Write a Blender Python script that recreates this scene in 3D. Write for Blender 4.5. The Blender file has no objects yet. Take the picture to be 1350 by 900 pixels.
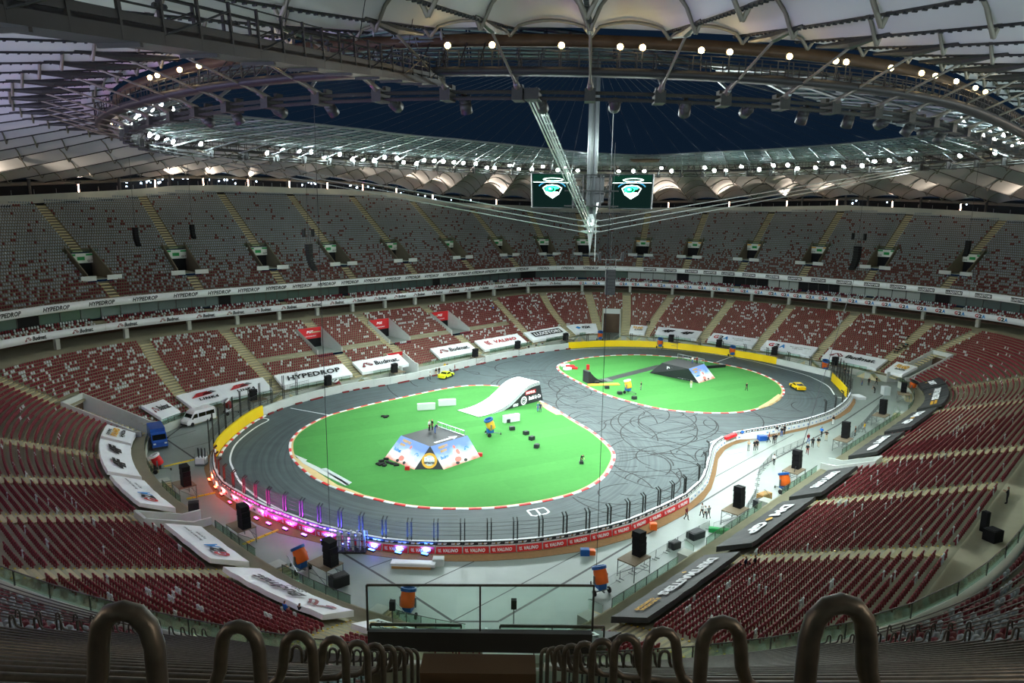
import bpy, bmesh, math, random
import numpy as np
from mathutils import Vector, Matrix
random.seed(11)
rng = np.random.default_rng(5)
PI = math.pi
SC = bpy.context.scene
COL = SC.collection

# ------------------------------------------------------------------ camera
PITCH, ROLL, EYE = math.radians(10.6667), math.radians(0.7007), 38.0
fw = Vector((0, math.cos(PITCH), -math.sin(PITCH)))
u0 = Vector((0, math.sin(PITCH), math.cos(PITCH)))
rt = Vector((1, 0, 0)) * math.cos(ROLL) + u0 * math.sin(ROLL)
up = Vector((-1, 0, 0)) * math.sin(ROLL) + u0 * math.cos(ROLL)
cam = bpy.data.cameras.new('camera')
cam.sensor_width = 36.0
cam.lens = 36.0 * 929.57 / 1350.0
cam.clip_start, cam.clip_end = 0.1, 2000
cam_o = bpy.data.objects.new('camera', cam)
cam_o.matrix_world = Matrix(((rt.x, up.x, -fw.x, 0), (rt.y, up.y, -fw.y, 0), (rt.z, up.z, -fw.z, EYE), (0, 0, 0, 1)))
COL.objects.link(cam_o)
SC.camera = cam_o

# ------------------------------------------------------------------ night sky, exposure
w = bpy.data.worlds.new('night_sky'); SC.world = w; w.use_nodes = True
bg = w.node_tree.nodes['Background']
bg.inputs[0].default_value = (0.0009, 0.0024, 0.0052, 1); bg.inputs[1].default_value = 1.0
SC.view_settings.view_transform = 'Standard'
SC.view_settings.look = 'None'
SC.view_settings.gamma = 1.0
SC.view_settings.use_curve_mapping = False
SC.view_settings.exposure = 2.05
FLOOD_W, WARM_W, UP_W = 4900.0, 5.0, 700.0          # watts per floodlight, walkway lamp, roof uplight and added roof spot

# ------------------------------------------------------------------ plan of the bowl: closed curve + normals, d metres outward, s metres along
Q = [9.2957, 10.6667, 14.0166, 129.9098, 46.3596, 51.6175, 11.2499, 1.0500, 0.7007, 19.7098, 11.6524, 12.9292, 58.6225, 52.9529, 60.6831, 30.8416, 2.3723, 0.3043, 0.5196, -6.4921, 1.2930, 0.1326, -0.1777, -1.2527, -0.6425, -0.0691, -0.1006, -0.1872, 0.2424]
TH, CX, CY = 0.80913, Q[2], Q[3]
def _plan():
    t = np.linspace(0, 1, 1501)
    t = np.where(t < .5, .5 * (2 * t) ** 2.5, 1 - .5 * (2 - 2 * t) ** 2.5) * PI / 2
    ph = np.concatenate([t[:-1] + i * PI / 2 for i in range(4)])
    a, b, m = Q[5:8]; c, s = np.cos(ph), np.sin(ph)
    ac, as_ = np.maximum(abs(c), 1e-9), np.maximum(abs(s), 1e-9)
    S = (a * ac) ** m + (b * as_) ** m
    gx = S ** (1 / m - 1) * a ** m * ac ** (m - 1) * np.sign(c)
    gy = S ** (1 / m - 1) * b ** m * as_ ** (m - 1) * np.sign(s)
    h = np.zeros_like(ph); hp = np.zeros_like(ph)
    for i in range(6):
        k = i + 1; A, Bb = Q[17 + 2 * i], Q[18 + 2 * i]
        h += A * np.cos(k * ph) + Bb * np.sin(k * ph); hp += k * (-A * np.sin(k * ph) + Bb * np.cos(k * ph))
    X = gx + h * c - hp * s; Y = gy + h * s + hp * c
    P = np.stack([X * math.cos(TH) - Y * math.sin(TH) + CX, X * math.sin(TH) + Y * math.cos(TH) + CY], 1)
    N = np.stack([np.cos(ph + TH), np.sin(ph + TH)], 1)
    P = P + N * (Q[15] - 3.85)
    R = P + N * 15
    R, P, N = [np.vstack([x, x[:1]]) for x in (R, P, N)]
    cc = np.concatenate([[0], np.cumsum(np.hypot(*np.diff(R, axis=0).T))]); L = cc[-1]
    S = np.linspace(0, L, 2601)
    P = np.stack([np.interp(S, cc, P[:, k]) for k in (0, 1)], 1); N = np.stack([np.interp(S, cc, N[:, k]) for k in (0, 1)], 1)
    return S, P, N / np.hypot(*N.T)[:, None], L
PS, PP, PN, LEN = _plan()
def bowl(s, d):
    """arrays s, d -> x, y, nx, ny"""
    s = np.mod(s, LEN)
    nx, ny = np.interp(s, PS, PN[:, 0]), np.interp(s, PS, PN[:, 1]); q = np.hypot(nx, ny); nx, ny = nx / q, ny / q
    return np.interp(s, PS, PP[:, 0]) + nx * d, np.interp(s, PS, PP[:, 1]) + ny * d, nx, ny
def at(s, d, z):
    x, y, _, _ = bowl(s, d); return Vector((float(x), float(y), z))
def nrm(s):
    _, _, a, b = bowl(s, 0.); return Vector((float(a), float(b), 0))
RIM = [(0, 60.9), (30, 59.6), (55, 58.4), (72, 60.3), (90, 64), (105, 65), (147, 65.1), (160, 64.3), (176, 61.3), (186, 59.4), (206, 57.6), (230, 59.6), (254, 60.9), (282, 59.4), (309, 57.6),
       (325, 60.3), (345, 64), (360, 65), (415, 65), (435, 63), (450, 60), (462, 57.6), (476, 57.6), (487, 59.1), (495, 59.9), (LEN, 60.9)]
def rim_d(s): return np.interp(np.mod(s, LEN), [r[0] for r in RIM], [r[1] for r in RIM])

# row geometry of the three tiers
LD0, LZ0, LDEP, LRISE, LN = 3.85, 1.45, 0.82, 0.362, 27
UD0, UZ0, UDEP, URISE = 31.9, 19.05, 0.80, 0.56
def lrow(i): return LD0 + LDEP * i, LZ0 + LRISE * i
def urow(i): return UD0 + UDEP * i, UZ0 + URISE * i
def urows_at(s): return np.floor((rim_d(s) - UD0 - 0.4) / UDEP).astype(int)

# ------------------------------------------------------------------ helpers
def tag(o, label=None, cat=None, group=None, kind=None):
    if label: o['label'] = label
    if cat: o['category'] = cat
    if group: o['group'] = group
    if kind: o['kind'] = kind
    return o
def empty(name, loc=(0, 0, 0), rz=0.0):
    o = bpy.data.objects.new(name, None); o.location = loc; o.rotation_euler = (0, 0, rz); o.empty_display_size = .3
    COL.objects.link(o); return o
def link(name, me, parent=None, M=None):
    o = bpy.data.objects.new(name, me); COL.objects.link(o)
    if parent: o.parent = parent
    if M is not None: o.matrix_local = M
    return o
def children(o): return KIDS.get(o.name, [])
KIDS = {}
def copy_tree(o, parent=None):
    c = o.copy(); COL.objects.link(c)
    if parent: c.parent = parent
    for ch in list(o.children): copy_tree(ch, c)
    return c
def frameM(p, x, y, z):
    return Matrix(((x.x, y.x, z.x, p.x), (x.y, y.y, z.y, p.y), (x.z, y.z, z.z, p.z), (0, 0, 0, 1)))
class MB:
    def __init__(s): s.v, s.f, s.m = [], [], []
    def add(s, vs, fs, mi=0):
        n = len(s.v); s.v += [tuple(v) for v in vs]; s.f += [tuple(i + n for i in f) for f in fs]; s.m += [mi] * len(fs); return s
    def box(s, c, size, mi=0, rz=0.0, M=None, top=None):
        hx, hy, hz = size[0] / 2, size[1] / 2, size[2] / 2; t = top or (1, 1)
        P = [Vector((x * hx * (t[0] if z > 0 else 1), y * hy * (t[1] if z > 0 else 1), z * hz)) for z in (-1, 1) for x, y in ((-1, -1), (1, -1), (1, 1), (-1, 1))]
        if M is not None: P = [M @ p for p in P]
        elif rz: 
            R = Matrix.Rotation(rz, 3, 'Z'); P = [R @ p for p in P]
        c = Vector(c); P = [p + c for p in P]
        return s.add(P, [(3, 2, 1, 0), (4, 5, 6, 7), (0, 1, 5, 4), (1, 2, 6, 5), (2, 3, 7, 6), (3, 0, 4, 7)], mi)
    def cyl(s, a, b, r, r2=None, n=8, mi=0, cap=True):
        a, b = Vector(a), Vector(b); d = (b - a).normalized(); x = d.orthogonal().normalized(); y = d.cross(x); r2 = r if r2 is None else r2
        P = [a + (x * math.cos(2 * PI * i / n) + y * math.sin(2 * PI * i / n)) * r for i in range(n)] + [b + (x * math.cos(2 * PI * i / n) + y * math.sin(2 * PI * i / n)) * r2 for i in range(n)]
        F = [(i, (i + 1) % n, n + (i + 1) % n, n + i) for i in range(n)]
        if cap: F += [tuple(range(n - 1, -1, -1)), tuple(range(n, 2 * n))]
        return s.add(P, F, mi)
    def tube(s, pts, r, n=6, mi=0, closed=False):
        pts = [Vector(p) for p in pts]; k = len(pts); P = []; F = []; px = None
        for i, p in enumerate(pts):
            if closed: d = pts[(i + 1) % k] - pts[i - 1]
            else: d = pts[min(i + 1, k - 1)] - pts[max(i - 1, 0)]
            d.normalize()
            x = (px - d * px.dot(d)) if px is not None else d.orthogonal()
            if x.length < 1e-6: x = d.orthogonal()
            x.normalize(); px = x; y = d.cross(x)
            P += [p + (x * math.cos(2 * PI * j / n) + y * math.sin(2 * PI * j / n)) * r for j in range(n)]
        for i in range(k if closed else k - 1):
            a, b = i * n, ((i + 1) % k) * n
            F += [(a + j, a + (j + 1) % n, b + (j + 1) % n, b + j) for j in range(n)]
        if not closed: F += [tuple(range(n - 1, -1, -1)), tuple(range((k - 1) * n, k * n))]
        return s.add(P, F, mi)
    def lathe(s, prof, n=12, M=None, mi=0):
        P = []; F = []; k = len(prof)
        for r, z in prof:
            for j in range(n): P.append(Vector((r * math.cos(2 * PI * j / n), r * math.sin(2 * PI * j / n), z)))
        if M is not None: P = [M @ p for p in P]
        for i in range(k - 1): F += [(i * n + j, i * n + (j + 1) % n, (i + 1) * n + (j + 1) % n, (i + 1) * n + j) for j in range(n)]
        if prof[0][0] > 1e-4: F.append(tuple(range(n - 1, -1, -1)))
        if prof[-1][0] > 1e-4: F.append(tuple(range((k - 1) * n, k * n)))
        return s.add(P, F, mi)
    def prism(s, poly, w, M=None, mi=0, axis='y'):
        """side profile (x,z) extruded across y from -w/2 to w/2"""
        n = len(poly); P = [Vector((x, -w / 2, z)) for x, z in poly] + [Vector((x, w / 2, z)) for x, z in poly]
        if M is not None: P = [M @ p for p in P]
        F = [tuple(range(n)), tuple(range(2 * n - 1, n - 1, -1))] + [(i, n + i, n + (i + 1) % n, (i + 1) % n) for i in range(n)]
        return s.add(P, F, mi)
    def poly(s, pts, z0, z1=None, mi=0):
        n = len(pts)
        if z1 is None: return s.add([(x, y, z0) for x, y in pts], [tuple(range(n))], mi)
        P = [(x, y, z0) for x, y in pts] + [(x, y, z1) for x, y in pts]
        return s.add(P, [tuple(range(n - 1, -1, -1)), tuple(range(n, 2 * n))] + [(i, (i + 1) % n, n + (i + 1) % n, n + i) for i in range(n)], mi)
    def mesh(s, name, mats, smooth=False):
        me = bpy.data.meshes.new(name); me.from_pydata(s.v, [], s.f)
        for m_ in (mats if isinstance(mats, (list, tuple)) else [mats]): me.materials.append(m_)
        me.polygons.foreach_set('material_index', s.m)
        if smooth: me.polygons.foreach_set('use_smooth', [True] * len(s.f))
        me.update(); return me
    def build(s, name, mats, parent=None, M=None, smooth=False):
        return link(name, s.mesh(name, mats, smooth), parent, M)
def np_mesh(name, V, F, mats, mi=None, smooth=False):
    """V (n,3), F (m,4) quads"""
    me = bpy.data.meshes.new(name); V = np.asarray(V, np.float32); F = np.asarray(F, np.int32)
    me.vertices.add(len(V)); me.vertices.foreach_set('co', V.ravel())
    me.loops.add(F.size); me.loops.foreach_set('vertex_index', F.ravel())
    me.polygons.add(len(F)); me.polygons.foreach_set('loop_start', np.arange(len(F), dtype=np.int32) * F.shape[1])
    for m_ in (mats if isinstance(mats, (list, tuple)) else [mats]): me.materials.append(m_)
    if mi is not None: me.polygons.foreach_set('material_index', np.asarray(mi, np.int32))
    if smooth: me.polygons.foreach_set('use_smooth', np.ones(len(F), bool))
    me.update(calc_edges=True); return me
def resample(pts, step, closed=False):
    P = np.array(pts, float)
    if closed: P = np.vstack([P, P[:1]])
    c = np.concatenate([[0], np.cumsum(np.hypot(*np.diff(P, axis=0).T))]); n = max(2, int(round(c[-1] / step)))
    t = np.linspace(0, c[-1], n + 1)
    return np.stack([np.interp(t, c, P[:, 0]), np.interp(t, c, P[:, 1])], 1)
def smooth_poly(pts, closed=True, it=3):
    P = [np.array(p, float) for p in pts]
    for _ in range(it):
        Q2 = []; n = len(P)
        if not closed: Q2.append(P[0])
        for i in range(n if closed else n - 1):
            a, b = P[i], P[(i + 1) % n]; Q2 += [a * .75 + b * .25, a * .25 + b * .75]
        if not closed: Q2.append(P[-1])
        P = Q2
    return [tuple(p) for p in P]
def offset_line(pts, d, closed=False):
    P = np.array(pts, float)
    if closed: T = np.roll(P, -1, 0) - np.roll(P, 1, 0)
    else: T = np.gradient(P, axis=0)
    T /= np.hypot(*T.T)[:, None] + 1e-9
    return P + np.stack([T[:, 1], -T[:, 0]], 1) * d

# ------------------------------------------------------------------ materials
def srgb(r, g, b):
    return tuple(((c / 255) / 12.92 if c / 255 <= .04045 else ((c / 255 + .055) / 1.055) ** 2.4) for c in (r, g, b)) + (1,)
def mat(name, col, rough=.6, metal=0., var=.12, scale=3., emit=0., spec=.4, bump=0., col2=None, detail=4, coord='Object'):
    m = bpy.data.materials.new(name); m.use_nodes = True; nt = m.node_tree; b = nt.nodes['Principled BSDF']
    c = srgb(*col); b.inputs['Roughness'].default_value = rough; b.inputs['Metallic'].default_value = metal
    b.inputs['Specular IOR Level'].default_value = spec
    if emit:
        b.inputs['Base Color'].default_value = c
        b.inputs['Emission Color'].default_value = c; b.inputs['Emission Strength'].default_value = emit
        return m
    tc = nt.nodes.new('ShaderNodeTexCoord'); nz = nt.nodes.new('ShaderNodeTexNoise'); nz.inputs['Scale'].default_value = scale; nz.inputs['Detail'].default_value = detail
    nt.links.new(tc.outputs[coord], nz.inputs['Vector'])
    mx = nt.nodes.new('ShaderNodeMix'); mx.data_type = 'RGBA'
    lo = srgb(*col2) if col2 else tuple(x * (1 - var) for x in c[:3]) + (1,); hi = c if col2 else tuple(min(1, x * (1 + var)) for x in c[:3]) + (1,)
    mx.inputs[6].default_value = lo; mx.inputs[7].default_value = hi
    nt.links.new(nz.outputs['Fac'], mx.inputs[0]); nt.links.new(mx.outputs[2], b.inputs['Base Color'])
    if bump:
        bp = nt.nodes.new('ShaderNodeBump'); bp.inputs['Strength'].default_value = bump; nt.links.new(nz.outputs['Fac'], bp.inputs['Height']); nt.links.new(bp.outputs[0], b.inputs['Normal'])
    return m
def glass_mat(name, tint, mixv=.0, rough=.05):
    m = bpy.data.materials.new(name); m.use_nodes = True; nt = m.node_tree; nt.nodes.remove(nt.nodes['Principled BSDF'])
    out = nt.nodes['Material Output']; t = nt.nodes.new('ShaderNodeBsdfTransparent'); g = nt.nodes.new('ShaderNodeBsdfGlossy'); mx = nt.nodes.new('ShaderNodeMixShader')
    t.inputs[0].default_value = srgb(*tint); g.inputs[0].default_value = (.7, .85, .8, 1); g.inputs['Roughness'].default_value = rough
    fr = nt.nodes.new('ShaderNodeFresnel'); ad = nt.nodes.new('ShaderNodeMath'); ad.operation = 'MULTIPLY_ADD'; ad.inputs[1].default_value = .6; ad.inputs[2].default_value = mixv * .3
    nt.links.new(fr.outputs[0], ad.inputs[0]); nt.links.new(ad.outputs[0], mx.inputs[0]); nt.links.new(t.outputs[0], mx.inputs[1]); nt.links.new(g.outputs[0], mx.inputs[2]); nt.links.new(mx.outputs[0], out.inputs['Surface'])
    return m
def emis(name, col, strength):
    """a light-giving lens; the watts come from the lamp object built with it"""
    m = bpy.data.materials.new(name); m.use_nodes = True; nt = m.node_tree; nt.nodes.remove(nt.nodes['Principled BSDF'])
    e = nt.nodes.new('ShaderNodeEmission'); e.inputs[0].default_value = srgb(*col); e.inputs[1].default_value = strength
    nt.links.new(e.outputs[0], nt.nodes['Material Output'].inputs['Surface'])
    try: m.cycles.emission_sampling = 'NONE'
    except Exception: pass
    return m
def sheet_mat(name, col, solid):
    """milky twin-wall sheet: part clear, part diffusing"""
    m = bpy.data.materials.new(name); m.use_nodes = True; nt = m.node_tree; nt.nodes.remove(nt.nodes['Principled BSDF']); out = nt.nodes['Material Output']
    t = nt.nodes.new('ShaderNodeBsdfTransparent'); t.inputs[0].default_value = (.8, .88, .87, 1); d = nt.nodes.new('ShaderNodeBsdfDiffuse'); d.inputs[0].default_value = srgb(*col); q = nt.nodes.new('ShaderNodeBsdfTranslucent'); q.inputs[0].default_value = srgb(*col)
    a = nt.nodes.new('ShaderNodeMixShader'); a.inputs[0].default_value = .4; nt.links.new(d.outputs[0], a.inputs[1]); nt.links.new(q.outputs[0], a.inputs[2])
    b = nt.nodes.new('ShaderNodeMixShader'); b.inputs[0].default_value = solid; nt.links.new(t.outputs[0], b.inputs[1]); nt.links.new(a.outputs[0], b.inputs[2]); nt.links.new(b.outputs[0], out.inputs['Surface']); return m
M = dict(
    concrete=mat('concrete', (138, 148, 140), .75, var=.18, scale=.35, detail=8, col2=(118, 130, 120)),
    tread=mat('terrace_concrete', (142, 138, 112), .85, var=.15, scale=.6, detail=6),
    uppertread_dim=mat('upper_concrete_dim', (104, 98, 80), .85, var=.15, scale=.6, detail=6),  # darker copy of the terrace concrete, upper tier's dim light put into the colour
    upmaroon_dim=mat('upper_maroon_seat_dim', (100, 26, 36), .5, var=.2, scale=.3),  # maroon seat colour darkened to paint in the weaker light up here
    upgrey_dim=mat('upper_grey_seat_dim', (134, 143, 148), .5, var=.15, scale=.3),  # grey seat colour darkened likewise for the dim upper tier
    stair=mat('stair_concrete', (186, 176, 136), .85, var=.15, scale=1.2),
    wall=mat('wall_concrete', (168, 172, 160), .8, var=.15, scale=.5, detail=6),
    paleconc=mat('pale_concrete', (200, 206, 200), .75, var=.1, scale=.8),
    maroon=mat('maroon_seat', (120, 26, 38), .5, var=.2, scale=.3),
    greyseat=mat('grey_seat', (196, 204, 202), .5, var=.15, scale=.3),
    white=mat('white_vinyl', (232, 236, 236), .5, var=.03),
    black=mat('black_vinyl', (34, 38, 40), .55, var=.1),
    charcoal=mat('charcoal_vinyl', (44, 48, 48), .6, var=.08),
    textblack=mat('black_print', (18, 18, 20), .6, var=.02),
    textwhite=mat('white_print', (238, 240, 240), .6, var=.02),
    textred=mat('red_print', (176, 30, 36), .6, var=.03),
    brick=mat('maroon_print', (122, 34, 36), .6, var=.03),
    textblue=mat('blue_print', (24, 132, 200), .6, var=.03),
    textgold=mat('gold_print', (222, 168, 52), .6, var=.03),
    red=mat('red_vinyl', (202, 30, 36), .5, var=.05),
    coral=mat('coral_vinyl', (216, 44, 46), .5, var=.05),
    yellow=mat('yellow_vinyl', (240, 206, 4), .5, var=.04),
    yellowpaint=mat('yellow_paint', (222, 190, 40), .6, var=.1),
    steel=mat('grey_steel', (120, 126, 126), .4, .6, var=.1),
    darksteel=mat('dark_steel', (58, 60, 58), .5, .5, var=.15),
    roofsteel=mat('roof_steel', (112, 108, 96), .55, .2, var=.12, scale=1.),
    tanbeam=mat('tan_beam', (66, 49, 31), .6, .1, var=.2, scale=1.),
    catwalk=mat('walkway_steel', (46, 46, 47), .55, .4, var=.15),
    cable=mat('bright_cable', (170, 178, 176), .35, .8, var=.05),
    darkcable=mat('dark_cable', (36, 38, 40), .6, .2, var=.05),
    rail=mat('worn_rail', (92, 88, 82), .4, .6, var=.35, scale=14., detail=8, col2=(44, 43, 43), spec=.5),
    membrane=mat('roof_membrane', (186, 188, 186), .7, var=.05, scale=.12),
    rubber=mat('rubber', (22, 22, 22), .8, var=.1),
    speaker=mat('speaker_black', (7, 8, 10), .9, var=.15),
    plywood=mat('stage_ply', (120, 106, 84), .7, var=.12),
    orange=mat('orange_paint', (226, 100, 24), .45, var=.06),
    bluepaint=mat('blue_paint', (22, 84, 150), .45, var=.06),
    truckblue=mat('truck_blue', (24, 78, 158), .4, var=.05),
    carwhite=mat('car_white', (232, 234, 232), .3, var=.02),
    caryellow=mat('car_yellow', (238, 196, 0), .3, var=.03),
    carlime=mat('car_lime', (206, 214, 32), .3, var=.03),
    carglass=mat('car_glass', (18, 26, 26), .1, var=.05, spec=.6),
    wood=mat('timber', (168, 126, 70), .7, var=.2),
    sand=mat('sand', (134, 102, 66), .95, var=.25, scale=2.5, detail=8, bump=.3),
    palesand=mat('pale_sand', (212, 186, 132), .95, var=.15, scale=2.),
    brownwall=mat('brown_wall', (84, 66, 50), .8, var=.3, scale=.25, detail=6),
    darkvoid=mat('dark_interior', (14, 16, 18), .9, var=.1),
    boxglass=mat('box_glass', (62, 78, 76), .15, var=.2, scale=.2, spec=.6),
    blind=mat('grey_blind', (150, 158, 152), .7, var=.05),
    skin=mat('skin', (196, 148, 118), .6, var=.05),
    hair=mat('hair', (38, 28, 22), .7, var=.1),
    signwhite=mat('sign_white', (206, 212, 200), .6, var=.03),
    signgreen=mat('sign_green', (16, 140, 66), .6, var=.03),
    guard=glass_mat('guard_glass', (240, 250, 245)),
    lexan=sheet_mat('roof_glazing', (150, 178, 174), .5),
    netting=glass_mat('fence_mesh', (150, 160, 156), .05, .6),
    lens=emis('flood_lens', (232, 250, 255), 60.),
    warmlens=emis('walkway_lens', (255, 214, 140), 10.),
    tubelens=emis('rim_tube', (255, 196, 164), 9.),
)
CLOTH = {n: mat('cloth_' + n, c, .85, var=.08) for n, c in dict(black=(24, 25, 28), navy=(30, 42, 70), white=(226, 226, 222), grey=(126, 130, 128), maroon=(112, 26, 34), blue=(40, 110, 200), yellow=(236, 190, 30),
        beige=(190, 172, 140), orange=(230, 104, 30), denim=(66, 96, 150), teal=(60, 130, 130)).items()}

# ------------------------------------------------------------------ lettering (the built-in font turned into shared meshes)
TXT = {}
def make_texts(specs):
    tmp = []
    for key, (body, size, off, shear, space, ex) in specs.items():
        c = bpy.data.curves.new('lettering', 'FONT'); c.body = body; c.size = size; c.offset = off; c.shear = shear; c.space_character = space
        c.align_x = 'CENTER'; c.align_y = 'CENTER'; c.resolution_u = 2; c.extrude = ex
        o = bpy.data.objects.new('lettering', c); COL.objects.link(o); tmp.append((key, o, c))
    dg = bpy.context.evaluated_depsgraph_get()
    for key, o, c in tmp:
        me = bpy.data.meshes.new_from_object(o.evaluated_get(dg)); me.name = 'lettering'
        TXT[key] = me
    for key, o, c in tmp:
        bpy.data.objects.remove(o); bpy.data.curves.remove(c)
def txt(key, material, sx=1.0):
    k = (key, material.name)
    if k not in TXT:
        me = TXT[key].copy(); me.materials.clear(); me.materials.append(material); TXT[k] = me
    return TXT[k]
def put_text(key, material, parent, M_, sx=1.0, sy=1.0, name='lettering'):
    return link(name, txt(key, material), parent, M_ @ Matrix.Diagonal((sx, sy, 1, 1)))
make_texts({
    'HYPEDROP': ('HYPEDROP', 1.0, .03, .25, 1.05, .01), 'Budmat.': ('Budmat.', 1.0, .025, .18, 1.0, .01), 'G2': ('G', 1.0, .045, 0, 1, .01), '2': ('2', 1.0, .045, 0, 1, .01), 'A': ('A', 1.0, .045, 0, 1, .01),
    'box': ('LUXSTOR!', 1.0, .03, .1, 1.0, .01), 'VALINO': ('VALINO', 1.0, .04, .2, 1.1, .01), 'LINK': ('LINK4', 1.0, .04, .15, 1.2, .01), '4F': ('4F', 1.0, .06, .3, 1.0, .01), 'DM': ('DM', 1.0, .05, .15, 1.0, .01), 'GP': ('GP', 1.0, .05, .15, 1.0, .01),
    'MASTERS': ('DRIFTMASTERS', 1.0, .04, .1, 1.0, .01), 'EUROPEAN': ('EUROPEAN', 1.0, .03, 0, 1.0, .01), 'CHAMP': ('CHAMPIONSHIP', 1.0, .03, 0, 1.0, .01), 'OPPS': ('DRIFT OPPS', 1.0, .05, .2, .95, .01), 'DRIFT': ('DRIFT', 1.0, .05, .2, .95, .01),
    'WRC': ('DRFT', 1.0, .06, .1, 1.0, .01), 'POLAND': ('POLAND', 1.0, .05, .1, 1.0, .01), 'DRIVING': ('DRIVING', 1.0, .02, 0, 1.0, .01), 'LADA': ('by JAZDA', 1.0, .03, .2, 1.0, .01), 'fine1': ('Best place for gamers', 1.0, .0, 0, 1.0, .004), 'fine2': ('to get more', 1.0, .0, 0, 1.0, .004),
    'PGE': ('PGE', 1.0, .04, .2, 1.0, .01), 'NAR': ('NARODOWY', 1.0, .02, 0, 1.15, .01), 'Drift': ('Drift', 1.0, .04, 0, .95, .01), 'PZM': ('PZM', 1.0, .05, .1, 1.0, .01), 'FMX': ('FREESTYLE', 1.0, .04, .1, 1.0, .01), 'SHOW': ('SHOW', 1.0, .04, .1, 1.0, .01),
    'MOTUL': ('MOTUL', 1.0, .05, 0, 1.0, .01), 'Build': ('Build & Co', 1.0, .05, .05, 1.0, .01), 'Nitro': ('NITRO', 1.0, .05, .1, 1.0, .01), 'G16': ('G16', 1.0, .02, 0, 1.0, .004), 'G17': ('G17', 1.0, .02, 0, 1.0, .004), 'Steel': ('Steel', 1.0, .0, .3, 1.0, .004), 'TOYO': ('DM', .8, .02, 0, 1.0, .004), 'G': ('G', 1.0, .03, 0, 1, .01),
})

# ================================================================== large structure
def scale_at(s, d):
    x0, y0, _, _ = bowl(s - .25, d); x1, y1, _, _ = bowl(s + .25, d); return np.hypot(x1 - x0, y1 - y0) / .5
def sweep(name, prof, mats, s0=0., s1=LEN, step=2.0, parent=None, mi=None, kind=None, dfun=None):
    n = max(2, int((s1 - s0) / step) + 1); s = np.linspace(s0, s1, n); V = []
    for j, (d, z) in enumerate(prof):
        dd = np.full(n, d, float); zz = np.full(n, z, float)
        if dfun: dd, zz = dfun(j, s, dd, zz)
        x, y, _, _ = bowl(s, dd); V.append(np.stack([x, y, zz], 1))
    V = np.stack(V, 1); k = len(prof); idx = np.arange(n * k).reshape(n, k)
    F = np.stack([idx[:-1, :-1], idx[1:, :-1], idx[1:, 1:], idx[:-1, 1:]], -1).reshape(-1, 4)
    m_ = None if mi is None else np.tile(mi, n - 1)
    o = link(name, np_mesh(name, V.reshape(-1, 3), F, mats, m_), parent)
    return tag(o, kind=kind)

# ---- field floor
x, y, _, _ = bowl(np.linspace(0, LEN, 400)[:-1], np.full(399, 3.0))
fl = MB(); fl.poly(list(zip(x, y)), -.4, 0.0)
floor = fl.build('floor', bpy.data.materials['concrete']); tag(floor, kind='structure')
nt = M['concrete'].node_tree
bs = nt.nodes['Principled BSDF']; bs.inputs['Roughness'].default_value = .38; bs.inputs['Specular IOR Level'].default_value = .5

# ---- aisles (bottom s, top s) and cuts
AISLES = [(225, 229), (207, 206), (186.9, 181.5), (165.8, 166.4), (146.6, 146.6), (132, 132), (110.8, 110.8), (89.4, 84), (72.1, 66), (55.3, 55.4), (44, 46), (36.5, 34), (17.3, 17.3), (0.2, 0.3), (494.7, 494.3),
          (476.2, 477.5), (470, 468), (446, 434), (423, 414), (386.5, 380), (365, 363.5), (345, 343.8), (327, 319.5), (289.5, 295.5), (271.5, 273), (252, 260), (237, 247)]
LOWER_CUTS = [  # s, half width (m), d0, d1, floor z, style
    (49.6, 2.6, 0, 15.5, 0.0, 'tunnel'), (204.2, 2.7, 0, 14.5, 0.0, 'tunnel'), (466.8, 2.7, 0, 14.5, 0.0, 'tunnel'), (309.2, 2.6, 0, 7.5, 0.0, 'tunnel'),
    (255.2, 1.5, 0, 8.5, 0.0, 'side'), (383.2, 1.5, 0, 8.5, 0.0, 'side'),
    (148.2, 3.1, 13.2, 21.5, 5.55, 'red'), (128.6, 3.1, 13.2, 21.5, 5.55, 'red'), (108.6, 3.1, 13.2, 21.5, 5.55, 'red'), (133.8, 2.3, 0, 8.2, 0.0, 'redlow')]
def aisle_s(a, d): return a[0] + (a[1] - a[0]) * (d - 4) / 21.
def wall_d(s): return 1.8 if 204.2 < s < 466.8 else 2.7
def near_s(s, c):
    return (s - c + LEN / 2) % LEN - LEN / 2
def lower_mask(sg, d, sc, aisle_hw, with_cuts=True, pad=0.):
    ok = np.ones(len(sg), bool)
    if aisle_hw:
        for a in AISLES: ok &= np.abs(near_s(sg, aisle_s(a, d))) * sc > aisle_hw
    for (c, hw, d0, d1, zf, st) in LOWER_CUTS:
        if d0 - .5 <= d <= d1 + pad: ok &= np.abs(near_s(sg, c)) * sc > hw + pad * .3
    return ok
def runs(ok):
    e = np.flatnonzero(np.diff(np.concatenate([[0], ok.astype(np.int8), [0]]))); return list(zip(e[::2], e[1::2]))
SG = np.linspace(0, LEN, 5201)[:-1]
def rowgeom(i_d): 
    x, y, nx, ny = bowl(SG, np.full(len(SG), i_d) if np.isscalar(i_d) else i_d)
    dx, dy = np.roll(x, -1) - x, np.roll(y, -1) - y; seg = np.hypot(dx, dy)
    return x, y, nx, ny, seg
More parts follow.
